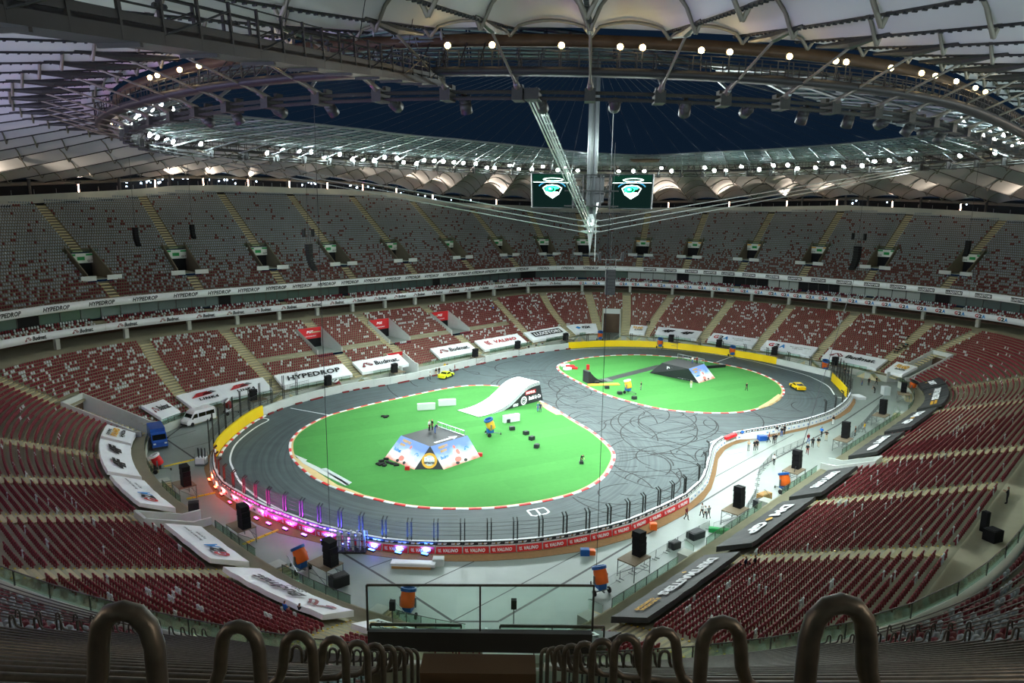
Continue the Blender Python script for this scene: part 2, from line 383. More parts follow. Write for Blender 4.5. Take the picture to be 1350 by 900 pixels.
def terrace(name, rows, parent, mats, maskf, depth, rise, base_z=None):
    """each row one piece: riser + tread (+ back skirt), open where the mask cuts it"""
    for i, (d, z) in enumerate(rows):
        xs, ys, nx, ny, seg = rowgeom(d); sc = seg / (SG[1] - SG[0]); ok = maskf(i, d, sc)
        V = []; F = []; n0 = 0
        for a, b in runs(ok):
            ids = np.unique(np.append(np.arange(a, b, 16), b - 1)); s = SG[ids]
            if b == len(SG): s = np.append(s, LEN)
            if len(s) < 2: continue
            pr = [(d, z - rise - .02), (d, z), (d + depth, z)]
            P = []
            for dd, zz in pr:
                X, Y, _, _ = bowl(s, np.full(len(s), dd)); P.append(np.stack([X, Y, np.full(len(s), zz)], 1))
            P = np.stack(P, 1); k = 3; idx = np.arange(len(s) * k).reshape(len(s), k) + n0
            V.append(P.reshape(-1, 3)); F.append(np.stack([idx[:-1, :-1], idx[1:, :-1], idx[1:, 1:], idx[:-1, 1:]], -1).reshape(-1, 4)); n0 += len(s) * k
        if V: link('terrace_row', np_mesh('terrace_row', np.vstack(V), np.vstack(F), mats), parent)

lower = tag(empty('lower_grandstand'), kind='structure')
terrace('lower', [lrow(i) for i in range(LN)], lower, M['tread'], lambda i, d, sc: lower_mask(SG, d, sc, 0), LDEP, LRISE)
# front wall and walkway
def lowfront():
    xs, ys, nx, ny, seg = rowgeom(1.8); sc = seg / (SG[1] - SG[0]); ok = lower_mask(SG, 1.8, sc, 0)
    for a, b in runs(ok):
        w_ = wall_d((SG[a] + SG[b - 1]) / 2)
        sweep('front_wall', [(w_, -.05), (w_, 1.45)], M['wall'], SG[a], SG[b - 1], 1.2, lower)
        sweep('walkway_edge', [(w_, 1.45), (w_ + .25, 1.45), (w_ + .25, 1.44), (LD0 + .02, 1.44)], M['tread'], SG[a], SG[b - 1], 1.2, lower)
lowfront()
sweep('concourse_slab', [(25.98, 10.87), (25.98, 10.95), (33.9, 10.95), (42, 10.95)], M['tread'], parent=lower)
sweep('concourse_wall', [(42, 10.95), (42, 14.2)], M['brownwall'], parent=lower)
# pillars under the middle tier
for s in np.arange(4, LEN, 10.4):
    p = at(s, 33.2, 0); n = nrm(s); MB().box((p.x, p.y, 11.9), (.8, .8, 2.1), rz=math.atan2(n.y, n.x)).build('pillar', M['wall'], lower)

middle = tag(empty('middle_grandstand'), kind='structure')
sweep('balcony_front', [(33.75, 12.93), (33.75, 14.3), (33.95, 14.3), (33.95, 13.9)], M['wall'], parent=middle)
sweep('balcony_soffit', [(33.75, 12.93), (42, 12.93)], M['darksteel'], parent=middle)
for i in range(3):
    sweep('terrace_row', [(34 + .85 * i, 13.5 + .4 * i), (34 + .85 * i, 13.9 + .4 * i), (34.87 + .85 * i, 13.9 + .4 * i)], M['tread'], parent=middle)
# box fronts: panes with posts, blinds on the far end, dark or grey-green elsewhere
pane_n = int(LEN / 2.9)
for k in range(pane_n):
    s = (k + .5) * LEN / pane_n; sc = float(scale_at(np.array([s]), np.array([36.6]))[0]); wd = LEN / pane_n * sc
    p = at(s, 36.6, 16.45); n = nrm(s); t = Vector((-n.y, n.x, 0))
    if k % 11 in (0,): m_ = M['darkvoid']
    elif s < 45 or s > 485: m_ = M['blind'] if k % 13 not in (4, 5, 6, 7) else M['darkvoid']
    else: m_ = M['boxglass']
    b = MB(); b.box((0, 0, 0), (wd - .18, .06, 2.5)); b.build('box_pane', m_, middle, frameM(p, t, n, Vector((0, 0, 1))))
    q = at(s + LEN / pane_n / 2, 36.6, 16.45); MB().box((q.x, q.y, q.z), (.16, .16, 2.6), rz=math.atan2(n.y, n.x)).build('box_post', M['darksteel'], middle)
sweep('box_back', [(37.4, 15.0), (37.4, 18.2)], M['darkvoid'], parent=middle)

upper = tag(empty('upper_grandstand'), kind='structure')
VOMS = [182.1, 168.0, 148.5, 128.5, 108.1, 86.1, 69.2, 61.5, 55.2, 43.8, 32.2, 17.9, 0.6, 494.9, 478.8]
VOMS += [235.5, 254, 272.5, 308.7, 345, 364, 383]
UAIS = list(VOMS)
UN = int((65.1 - UD0) / UDEP) + 1
VD0, VD1, VHW, VZ = 37.5, 44.9, 2.5, 19.05 + .7 * 5.6
def upper_mask(i, d, sc, aisle=0., pad=0.):
    ok = i < urows_at(SG)
    for c in VOMS:
        q = np.abs(near_s(SG, c)) * sc
        if VD0 - .3 <= d <= VD1: ok &= q > VHW + pad
        if aisle: ok &= q > aisle
    if aisle: ok &= np.abs(near_s(SG, 308.77)) * sc > aisle
    return ok
terrace('upper', [urow(i) for i in range(UN)], upper, M['uppertread_dim'], lambda i, d, sc: upper_mask(i, d, sc), UDEP, URISE)
sweep('balcony_front', [(31.6, 18.1), (31.6, 19.71), (31.92, 19.71), (31.92, 19.0)], M['wall'], parent=upper, step=1.2)
sweep('balcony_soffit', [(31.6, 18.1), (38, 18.2)], M['wall'], parent=upper)
def rimfun(j, s, dd, zz):
    r = UD0 + UDEP * urows_at(s); rr = rim_d(s); z = UZ0 + URISE * (rr - UD0) / UDEP
    off = [(-.6, -.9), (.3, -.9), (.3, .95), (.7, .95), (.7, .1), (9.0, .1)][j]
    return rr + off[0], z + off[1]
sweep('rim_wall', [(0, 0)] * 6, M['wall'], parent=upper, dfun=rimfun, step=1.5)
def facfun(j, s, dd, zz):
    rr = rim_d(s); z = UZ0 + URISE * (rr - UD0) / UDEP
    return rr * 0 + 73.5, z + (-12, 4.2)[j]
sweep('wall_outer', [(0, 0)] * 2, M['darkvoid'], dfun=facfun, step=4, kind='structure')
# columns behind the rim that carry the roof, and railing posts on the rim
def rim_z(s): return float(UZ0 + URISE * (rim_d(s) - UD0) / UDEP)
for s in np.arange(2, LEN, 11.2):
    if 215 < s < 420: continue
    p = at(s, float(rim_d(s)) + 5.5, rim_z(s)); MB().cyl((p.x, p.y, p.z), (p.x, p.y, p.z + 4.2), .35, n=8).build('roof_column', M['darksteel'], upper)
b = MB()
for s in np.arange(0, LEN, 2.6):
    if 225 < s < 400: continue
    p = at(s, float(rim_d(s)) + .5, rim_z(s) + .9); b.box((p.x, p.y, p.z + .55), (.07, .07, 1.1))
tag(b.build('rim_railing_posts', M['steel'], upper), kind='stuff')

# ---- aisle stairs: two low steps for each row
def stair_mesh(a_of_d, rows, hw, rise, depth, skip=None):
    st = MB()
    for i, (d, z) in enumerate(rows):
        if skip and skip(d): continue
        s = a_of_d(d); n = nrm(s); t = Vector((-n.y, n.x, 0)); p = at(s, d, z)
        q = p - n * (depth * .25)
        R = Matrix((t, n, Vector((0, 0, 1)))).transposed()
        st.box(q + Vector((0, 0, -rise * .5 - .1)), (hw * 2, depth * .5, .24 + .0), 0, M=R)
        for e in (-1, 1): st.box(p + n * .06 + t * (hw - .1) * e + Vector((0, 0, .03)), (.2, .12, .03), 1, M=R)
    return st
for a in AISLES:
    def sk(d, a=a):
        return any(d0 - .5 <= d <= d1 and abs(float(near_s(aisle_s(a, d), c))) < hw * .8 for c, hw, d0, d1, zf, sty in LOWER_CUTS if sty != 'tunnel')
    stair_mesh(lambda d, a=a: aisle_s(a, d), [lrow(i) for i in range(LN)], 1.2, LRISE, LDEP, sk).build('aisle_stair', [M['stair'], M['yellowpaint']], lower)
for c in UAIS:
    if 335 < c < 384: continue
    nr = int(urows_at(np.array([c]))[0])
    stair_mesh(lambda d: c, [urow(i) for i in range(nr)], .95, URISE, UDEP, (lambda d: VD0 - .3 <= d <= VD1) if c != 308.77 else None).build('aisle_stair', [M['stair'], M['yellowpaint']], upper)

# ---- entrances cut into the lower tier
def entrance(s, hw, d0, d1, zf, style, label):
    n = nrm(s); t = Vector((n.y, -n.x, 0)); red = style.startswith('red')
    dd0 = max(d0, wall_d(s))
    r = empty('stand_entrance', at(s, dd0, zf)); r.rotation_euler = (0, 0, math.atan2(t.y, t.x)); tag(r, label, 'entrance', 'entrances cut into the lower stand')
    depth = d1 - dd0 + .4; zs = lambda d: LZ0 + LRISE * ((d - LD0) / LDEP) + .95
    top = zs(d1) - zf
    # local frame: x along t, y outward n
    for e in (-1, 1):
        pr = [(0, 0), (depth, 0), (depth, top), (max(0., LD0 - dd0), max(zs(LD0), zs(dd0)) - zf), (0, max(2.3, zs(dd0)) - zf if zf < 1 else .9)]
        w_ = MB(); w_.prism(pr, .24, Matrix(((0, 1, 0, e * hw), (1, 0, 0, 0), (0, 0, 1, 0), (0, 0, 0, 1)))); w_.build('side_wall', M['paleconc'], r)
    oh = 2.3 if zf < 1 else 2.1
    if style == 'tunnel': oh = top - 1.5
    b = MB(); b.box((0, depth, oh / 2), (2 * hw, .2, oh)); b.build('doorway', M['brownwall'] if style == 'tunnel' else M['darkvoid'], r)  # dark sheet closes the opening, shade inside painted as its colour
    b = MB(); b.box((0, depth - .05, oh + (top - oh) / 2), (2 * hw + .2, .3, top - oh)); b.build('lintel', M['red'] if red else M['paleconc'], r)
    b = MB(); b.box((0, depth / 2, -.03), (2 * hw, depth, .1)); b.build('entrance_floor', M['concrete'], r)
    if red:
        F_ = Matrix(((1, 0, 0, 0), (0, 0, -1, depth - .22), (0, 1, 0, oh + (top - oh) * .62), (0, 0, 0, 1)))
        put_text('PGE', M['textwhite'], r, F_, .9, .8); F2 = F_.copy(); F2[2][3] = oh + (top - oh) * .22; put_text('NAR', M['textwhite'], r, F2, .5, .36)
        if zf > 1:
            for e in (-1, 1): MB().tube([(e * hw, 0, 1.0), (e * hw, depth, top + .05)], .07, 6).build('handrail', M['cable'], r)
    return r
LBL = {49.6: 'tall tunnel mouth with pale side walls in the far end stand', 204.2: 'concrete tunnel mouth in the corner behind the white minibus', 466.8: 'concrete tunnel mouth in the far right corner of the stand', 309.2: 'tunnel mouth in the near corner below the glass rail',
       255.2: 'low concrete passage beside the near left white gaming banner', 383.2: 'low concrete passage between the black banners on the right', 148.2: 'red fronted entrance above the white banner with eight black letters',
       128.6: 'red fronted entrance crowded with chairs, middle of three upper ones', 108.6: 'red fronted entrance above the red lettered white banner', 133.8: 'lowest red fronted entrance, opening at field level'}
for c in LOWER_CUTS: entrance(*c, LBL[c[0]])

# ---- openings of the upper tier with their signs
for k, c in enumerate(VOMS):
    if 335 < c < 384: continue
    n = nrm(c); t = Vector((-n.y, n.x, 0)); r = empty('stand_entrance', at(c, VD0, VZ)); r.rotation_euler = (0, 0, math.atan2(t.y, t.x))
    # local x = viewer's right, y = towards the field
    dp = VD1 - VD0 + .3
    tag(r, ('dark opening of the upper stand under a white and %s sign, aisle above it' % ('green' if c > 50 else 'orange')), 'entrance', 'upper stand openings with ' + ('green' if c > 50 else 'orange') + ' signs')
    for e in (-1, 1):
        MB().prism([(0, -.2), (0, 1.0), (-dp, 1.0 + dp * .7), (-dp, -.2)], .25, Matrix(((0, 1, 0, e * VHW), (1, 0, 0, 0), (0, 0, 1, 0), (0, 0, 0, 1)))).build('side_wall', M['uppertread_dim'], r)
        b = MB(); b.box((e * 2.6, .5, .25), (3.0, .18, .95)); b.build('landing_panel', M['paleconc'], r)
    b = MB(); b.box((0, -dp + .4, 1.35), (2 * VHW, .1, 2.9)); b.build('doorway', M['darkvoid'], r)  # near-black sheet painted as the unlit inside of the opening
    b = MB(); b.box((0, -dp / 2, -.05), (2 * VHW, dp, .1)); b.build('landing_floor', M['wall'], r)
    sg = MB(); sg.box((0, -dp + .9, 3.85), (2 * VHW + .8, .3, 2.0)); sgo = sg.build('sign_panel', M['signwhite'], r)
    gm = M['signgreen'] if c > 50 else M['textgold']
    for e in (-1, 1): MB().box((e * 1.75, -dp + 1.06, 4.55), (1.4, .03, .4)).build('sign_strip', gm, sgo)
    MB().box((0, -dp + 1.06, 3.8), (1.5, .03, .75)).build('sign_strip', M['signgreen'], sgo)
    Fm = Matrix(((1, 0, 0, -1.75), (0, 0, 1, -dp + 1.07), (0, 1, 0, 3.3), (0, 0, 0, 1)))
    # letters stand out of the panel towards the field
    Fm = Matrix(((-1, 0, 0, 1.75), (0, 0, 1, -dp + 1.07), (0, 1, 0, 3.3), (0, 0, 0, 1)))
    put_text('G16', M['textblack'], sgo, Fm, .6, .6); F2 = Fm.copy(); F2[0][3] = -1.75; put_text('G17', M['textblack'], sgo, F2, .6, .6)
    MB().box((0, -dp + .9, 5.3), (2 * VHW + 2.6, .05, .8)).build('guard_pane', M['guard'], r)

# ================================================================== roof
NQ = [44.4457, 10.0000, 1.2034, 37.2888, 47.2628, -10.6257, -4.1658, 0.4638, 1.8188]
OQ = [59.6860, 20.0712, 1.1000, 13.9115, 52.6525, -6.6296, 2.2282, -0.0333, 2.4374]
def closed_curve(q):
    t = np.linspace(0, 1, 801); t = np.where(t < .5, .5 * (2 * t) ** 2.5, 1 - .5 * (2 - 2 * t) ** 2.5) * PI / 2
    ph = np.concatenate([t[:-1] + i * PI / 2 for i in range(4)]); a, b, m, d = q[:4]; c, s = np.cos(ph), np.sin(ph)
    ac, as_ = np.maximum(abs(c), 1e-9), np.maximum(abs(s), 1e-9); S = (a * ac) ** m + (b * as_) ** m
    gx = S ** (1 / m - 1) * a ** m * ac ** (m - 1) * np.sign(c); gy = S ** (1 / m - 1) * b ** m * as_ ** (m - 1) * np.sign(s)
    h = np.full_like(ph, d); hp = np.zeros_like(ph)
    for i, k in enumerate((2, 4)):
        h += q[5 + 2 * i] * np.cos(k * ph) + q[6 + 2 * i] * np.sin(k * ph); hp += k * (-q[5 + 2 * i] * np.sin(k * ph) + q[6 + 2 * i] * np.cos(k * ph))
    X = gx + h * c - hp * s; Y = gy + h * s + hp * c
    P = np.stack([X * math.cos(TH) - Y * math.sin(TH), X * math.sin(TH) + Y * math.cos(TH)], 1)
    an = np.unwrap(np.arctan2(P[:, 1], P[:, 0])); r = np.hypot(*P.T); o = np.argsort(an % (2 * PI)); return (an % (2 * PI))[o], r[o]
NA, NRR = closed_curve(NQ); OA, ORR = closed_curve(OQ)
def rN(a): return np.interp(np.mod(a, 2 * PI), NA, NRR, period=2 * PI)
def rO(a): return np.interp(np.mod(a, 2 * PI), OA, ORR, period=2 * PI)
_s = np.linspace(0, LEN, 1201)[:-1]; _x, _y, _, _ = bowl(_s, np.full(1200, 70.)); _a = np.arctan2(_y - CY, _x - CX) % (2 * PI); _o = np.argsort(_a)
def rB(a): return np.interp(np.mod(a, 2 * PI), _a[_o], np.hypot(_x - CX, _y - CY)[_o], period=2 * PI)
def sB(a):
    s = np.unwrap(_s[_o] * 2 * PI / LEN) * LEN / (2 * PI); return np.interp(np.mod(a, 2 * PI), _a[_o], s)
ZN, ZO, ZM = NQ[4], OQ[4], 52.2
def pol(a, r, z): return Vector((CX + r * math.cos(a), CY + r * math.sin(a), z))
NR = 72
# radial lines spread evenly along the ring
aa = np.linspace(0, 2 * PI, 4001); rr = (rN(aa) + rB(aa)) / 2; cc = np.concatenate([[0], np.cumsum(np.hypot(np.diff(rr * np.cos(aa)), np.diff(rr * np.sin(aa))))])
RAD = np.interp((np.arange(NR) + .5) * cc[-1] / NR, cc, aa)
def valley(a, t):
    """point on a radial valley line, t = 0 at the inner edge, 1 at the outer edge"""
    r0 = float(rN(a)) + 1.6; r1 = float(rB(a)); z1 = rim_z(float(sB(a))) + 3.4
    return pol(a, r0 + (r1 - r0) * t, ZM + (z1 - ZM) * t - 1.2 * 4 * t * (1 - t) * .5)
roof = tag(empty('ceiling'), kind='structure')
V = [valley(a, 1.0) + Vector((0, 0, -.25)) for a in np.linspace(0, 2 * PI, 241)[:-1]]
MB().tube(V, .45, 6, closed=True).build('outer_beam', M['roofsteel'], roof)
STA = [.03, .16, .31, .46, .61, .76, .90]
NT, NU = 8, 25
def bulge(u, t):
    k = min(abs(t - s) for s in STA); rib = math.exp(-(k / .035) ** 2)
    f = min(1, t / .1); g = min(1, (1 - t) / .1); return (4 * u * (1 - u)) * (2.5 + .45 * rib) * (f * f * (3 - 2 * f)) * (.45 + .55 * g)
CAMV = Vector((0, 0, EYE))
far_arch = MB()
for j in range(NR):
    a0, a1 = RAD[j], RAD[(j + 1) % NR] + (2 * PI if j == NR - 1 else 0)
    V = []; F = []
    for iu in range(NU):
        t = iu / (NU - 1); p, q = valley(a0, t), valley(a1, t)
        for it in range(NT + 1):
            u = it / NT; V.append(p.lerp(q, u) + Vector((0, 0, bulge(u, t))))
    for iu in range(NU - 1):
        for it in range(NT):
            k = iu * (NT + 1) + it; F.append((k, k + 1, k + NT + 2, k + NT + 1))
    link('membrane_panel', np_mesh('membrane_panel', np.array(V), np.array(F), M['membrane'], smooth=True), roof)
    mid = valley((a0 + a1) / 2, .4); near = (mid - CAMV).length < 120
    for s_ in STA:
        p, q = valley(a0, s_), valley(a1, s_); pts = [p.lerp(q, u / 10) + Vector((0, 0, bulge(u / 10, s_) - .22)) for u in range(11)]
        pts[0] = p + Vector((0, 0, -.75)); pts[-1] = q + Vector((0, 0, -.75))
        m_ = MB() if near else far_arch; m_.tube(pts, .14 if near else .12, 6 if near else 5)
        if near: m_.build('arch_rib', M['roofsteel'], roof, smooth=True)
    # clamped valley cable
    cb = MB(); pts = [valley(a0, i / 16) + Vector((0, 0, -.12)) for i in range(17)]; cb.tube(pts, .09, 6)
    if near:
        for i in range(90): 
            p = valley(a0, (i + .5) / 90); cb.box((p.x, p.y, p.z - .2), (.1, .24, .13), rz=a0)
    cb.build('valley_cable', M['darkcable'], roof)
    # clamp casting and the strut down to the ring
    c0 = valley(a0, .12); c1 = valley(a0, .05); cl = MB(); cl.cyl(valley(a0, .18), c0 + Vector((0, 0, -.5)), .1, .36, 8); cl.cyl(c0 + Vector((0, 0, -.5)), c1 + Vector((0, 0, -.6)), .36, .12, 8)
    cl.build('cable_clamp', M['darksteel'], roof)
    st = MB(); st.cyl(c0 + Vector((0, 0, -.6)), pol(a0, float(rN(a0)) + .6, ZN + .5), .11, n=8); st.cyl(pol(a0, float(rN(a0)) + 2.2, ZN + 1.1), pol(a0, float(rN(a0)) + .3, ZN + .35), .13, .34, 8)
    st.build('ring_strut', M['roofsteel'], roof, smooth=True)
    nd = MB(); e = pol(a0, float(rN(a0)) + .1, ZN); nd.box(e, (1.5, .9, 1.0), rz=a0); nd.box(pol(a0, float(rN(a0)) - .9, ZN + .3), (.8, .35, 1.3), rz=a0); nd.build('ring_node', M['darksteel'], roof)
    # diagonal stay from the node below the glass roof, and its beam
    bm_ = MB(); bm_.cyl(pol(a0, float(rN(a0)) + 1.5, ZN + .6), pol(a0, (float(rN(a0)) * .72 + float(rO(a0)) * .28), ZN + 2.7), .16, n=6)
    bm_.cyl(pol(a0, float(rN(a0)) + .5, ZM - 2.3), pol(a0, float(rO(a0)), ZO), .13, n=6); bm_.build('glass_roof_beam', M['steel'], roof)
    # spoke cable from the ring over the opening to the mast
    if (Vector((math.cos(a0), math.sin(a0), 0)).y > -.5):
        MB().cyl(pol(a0, float(rO(a0)) - .2, ZO + .2), Vector((CX, CY, 66)), .022, n=4).build('spoke_cable', M['darksteel'], roof)
tag(far_arch.build('arch_ribs', M['roofsteel'], roof, smooth=True), kind='stuff')
# ring cables
def ring_pts(off, z, n=160): return [pol(a, float(rN(a)) + off, z) for a in np.linspace(0, 2 * PI, n + 1)[:-1]]
for off, z in ((-.35, ZN - .25), (0, ZN - .25), (.35, ZN - .25), (-.35, ZN + .25), (0, ZN + .25), (.35, ZN + .25)):
    MB().tube(ring_pts(off, z), .11, 6, closed=True).build('ring_cable', M['darksteel'], roof)
# brown edge beam of the membrane
V = []; F = []; n = 180
for i, a in enumerate(np.linspace(0, 2 * PI, n + 1)[:-1]):
    r = float(rN(a)) + .8; V += [pol(a, r, ZM - 1.35), pol(a, r, ZM - .45), pol(a, r + .6, ZM - .45), pol(a, r + .6, ZM - 1.35)]
for i in range(n):
    k, l = 4 * i, 4 * ((i + 1) % n); F += [(k + j, l + j, l + (j + 1) % 4, k + (j + 1) % 4) for j in range(4)]
link('edge_beam', np_mesh('edge_beam', np.array(V), np.array(F), M['tanbeam']), roof)
# glass roof: purlins and panes between ring and opening
NB = 9
zg = lambda f: ZM - 2.2 + (ZO - ZM + 2.4) * f
def gl(a, f): r0 = float(rN(a)) + .6; r1 = float(rO(a)); return pol(a, r0 + (r1 - r0) * f, zg(f))
purl = MB()
for k in range(NB + 1): purl.tube([gl(a, k / NB) for a in np.linspace(0, 2 * PI, 181)[:-1]], .09 if k < NB else .22, 5, closed=True)
tag(purl.build('glass_roof_purlins', M['steel'], roof), kind='stuff')
for j in range(NR):
    a0, a1 = RAD[j], RAD[(j + 1) % NR] + (2 * PI if j == NR - 1 else 0)
    pm = MB(); fr = MB()
    for sub in range(3):
        u0_, u1_ = sub / 3 + .03, (sub + 1) / 3 - .03
        for k in range(NB):
            f0, f1 = k / NB + .012, (k + 1) / NB - .012; A = a0 + (a1 - a0) * u0_; Bb = a0 + (a1 - a0) * u1_
            q = [gl(A, f0), gl(Bb, f0), gl(Bb, f1), gl(A, f1)]; dz = Vector((0, 0, .1)); pm.add([p + dz for p in q], [(0, 1, 2, 3)])
        if sub: fr.cyl(gl(a0 + (a1 - a0) * sub / 3, 0), gl(a0 + (a1 - a0) * sub / 3, 1), .05, n=4)
    tag(pm.build('glazing_panel', M['lexan'], roof), kind='stuff'); fr.build('glazing_bar', M['steel'], roof)

# ring walkway with railing
wk = tag(empty('ring_walkway'), 'dark steel maintenance walkway with railing circling under the roof opening', 'walkway')
def ann(r0, r1, z, name, m_, par, th=.12):
    V = []; F = []; n = 180
    for a in np.linspace(0, 2 * PI, n + 1)[:-1]:
        q = float(rN(a)); V += [pol(a, q + r0, z), pol(a, q + r1, z), pol(a, q + r1, z - th), pol(a, q + r0, z - th)]
    for i in range(n):
        k, l = 4 * i, 4 * ((i + 1) % n); F += [(k + j, l + j, l + (j + 1) % 4, k + (j + 1) % 4) for j in range(4)]
    return link(name, np_mesh(name, np.array(V), np.array(F), m_), par)
ann(2.2, 3.6, ZN + 1.6, 'deck', M['catwalk'], wk, .5)
for off in (2.2, 3.6):
    for h in (.55, 1.15): MB().tube(ring_pts(off, ZN + 1.6 + h, 180), .045, 4, closed=True).build('guard_rail', M['catwalk'], wk)
ps = MB()
for a in np.linspace(0, 2 * PI, 301)[:-1]:
    for off in (2.2, 3.6):
        p = pol(a, float(rN(a)) + off, ZN + 2.2); ps.box(p, (.08, .08, 1.2), rz=a)
    if int(a * 1000) % 3 == 0: ps.cyl(pol(a, float(rN(a)) + 3.6, ZN + 1.6), pol(a, float(rN(a)) + 1.6, ZM - 1.2), .07, n=5)
tag(ps.build('railing_posts', M['catwalk'], wk), kind='stuff')

# gantry running from the outer roof to the ring, upper left
ga = tag(empty('roof_gantry'), 'long dark steel gantry bridge with railing crossing the upper left under the roof', 'gantry')
G0, G1 = Vector((-17.1, .5, 40.1)), Vector((-6.6, 61.5, 47.9)); gd = (G1 - G0); gl_ = gd.length; gx = gd.normalized(); gy = Vector((0, 0, 1)).cross(gx).normalized(); gz = gx.cross(gy)
GM = frameM(G0, gx, gy, gz) @ Matrix.Diagonal((1, 1, .86, 1))
for e in (-1, 1):
    MB().box((gl_ / 2, e * .75, .25), (gl_, .16, .5)).build('beam', M['catwalk'], ga, GM)
    MB().box((gl_ / 2, e * .75, .85), (gl_, .1, .3)).build('beam', M['catwalk'], ga, GM)
    for h in (1.35, 1.75, 2.25): MB().tube([(0, e * .75, h), (gl_, e * .75, h)], .04, 5).build('guard_rail', M['catwalk'], ga, GM)
    ns = int(gl_ / 2.1)
    for i in range(ns + 1): MB().box((i * gl_ / ns, e * .78, 1.15), (.11, .11, 2.3)).build('railing_post', M['catwalk'], ga, GM)
    for i in range(0, ns, 3): MB().cyl((i * gl_ / ns, e * .8, .4), ((i + 2) * gl_ / ns, e * .8, 1.9), .05, n=5).build('brace', M['catwalk'], ga, GM)
MB().box((gl_ / 2, 0, .05), (gl_, 1.4, .1)).build('deck', M['catwalk'], ga, GM)
for i in range(14): MB().box(((i + .5) * gl_ / 14, 0, -.08), (.14, 1.6, .16)).build('cross_beam', M['catwalk'], ga, GM)
for i in range(9):
    o = MB(); o.cyl((-.35, 0, 0), (.35, 0, 0), .05, n=6); o.cyl((-.3, 0, 0), (-.2, 0, 0), .13, n=8); o.cyl((.2, 0, 0), (.3, 0, 0), .13, n=8); o.build('pulley_roller', M['darksteel'], ga, GM @ Matrix.Translation((3 + i * 4.9, .4, 1.75)))
# dark cables hanging from roof to the gantry
for i in range(5):
    p = G0 + gd * (.28 + .15 * i); MB().cyl(p + Vector((0, 0, 2)), p + Vector((.8, .6, 7)), .03, n=4).build('hanger', M['darkcable'], ga)

# ================================================================== seats
def proj(P):
    P = np.asarray(P, float) - np.array([0, 0, EYE]); f_, r_, u_ = [np.array(v) for v in (fw, rt, up)]
    d = P @ f_; k = cam.lens * 1350 / 36
    return 675 + k * (P @ r_) / d, 450 - k * (P @ u_) / d, d
def block(x0, x1, y0, y1, z0, z1, tx=1., bev=0.0):
    xm, w = (x0 + x1) / 2, (x1 - x0) / 2
    V = [(xm - w, y0, z0), (xm + w, y0, z0), (xm + w, y1, z0), (xm - w, y1, z0), (xm - w * tx, y0, z1), (xm + w * tx, y0, z1), (xm + w * tx, y1, z1), (xm - w * tx, y1, z1)]
    return V, [(4, 5, 6, 7), (0, 1, 5, 4), (1, 2, 6, 5), (2, 3, 7, 6), (3, 0, 4, 7)]
def seat_template(fine):
    """x along the row, y towards the field, z up from the tread"""
    V = []; F = []
    parts = [block(-.2, .2, .07, .17, .3, .42, .9), block(-.2, .2, -.0, .09, .34, .58, 1.06), block(-.212, .212, -.04, .05, .58, .72, .72)] if fine else [block(-.14, .14, .0, .14, .3, .5, 1.2), block(-.17, .17, -.03, .08, .5, .74, .72)]
    if fine: parts.append(block(-.05, .05, -.04, .06, .0, .36))
    for v, f in parts:
        n = len(V); V += v; F += [tuple(i + n for i in q) for q in f]
    return np.array(V, float), np.array(F, int)
def rows_of_seats(rows, maskf, off, pitch):
    out = []
    for i, (d, z) in enumerate(rows):
        dd = d + off; x, y, nx, ny, seg = rowgeom(dd); sc = seg / (SG[1] - SG[0]); ok = maskf(i, d, sc)
        c = np.concatenate([[0], np.cumsum(seg)])
        for a, b in runs(ok):
            ln = c[b] - c[a]; n = int(ln / pitch)
            if n < 1: continue
            q = c[a] + (np.arange(n) + .5) * ln / n; s = np.interp(q, c, np.append(SG, LEN))
            out.append(np.stack([s, np.full(n, dd), np.full(n, z), np.full(n, i)], 1))
    return np.vstack(out)
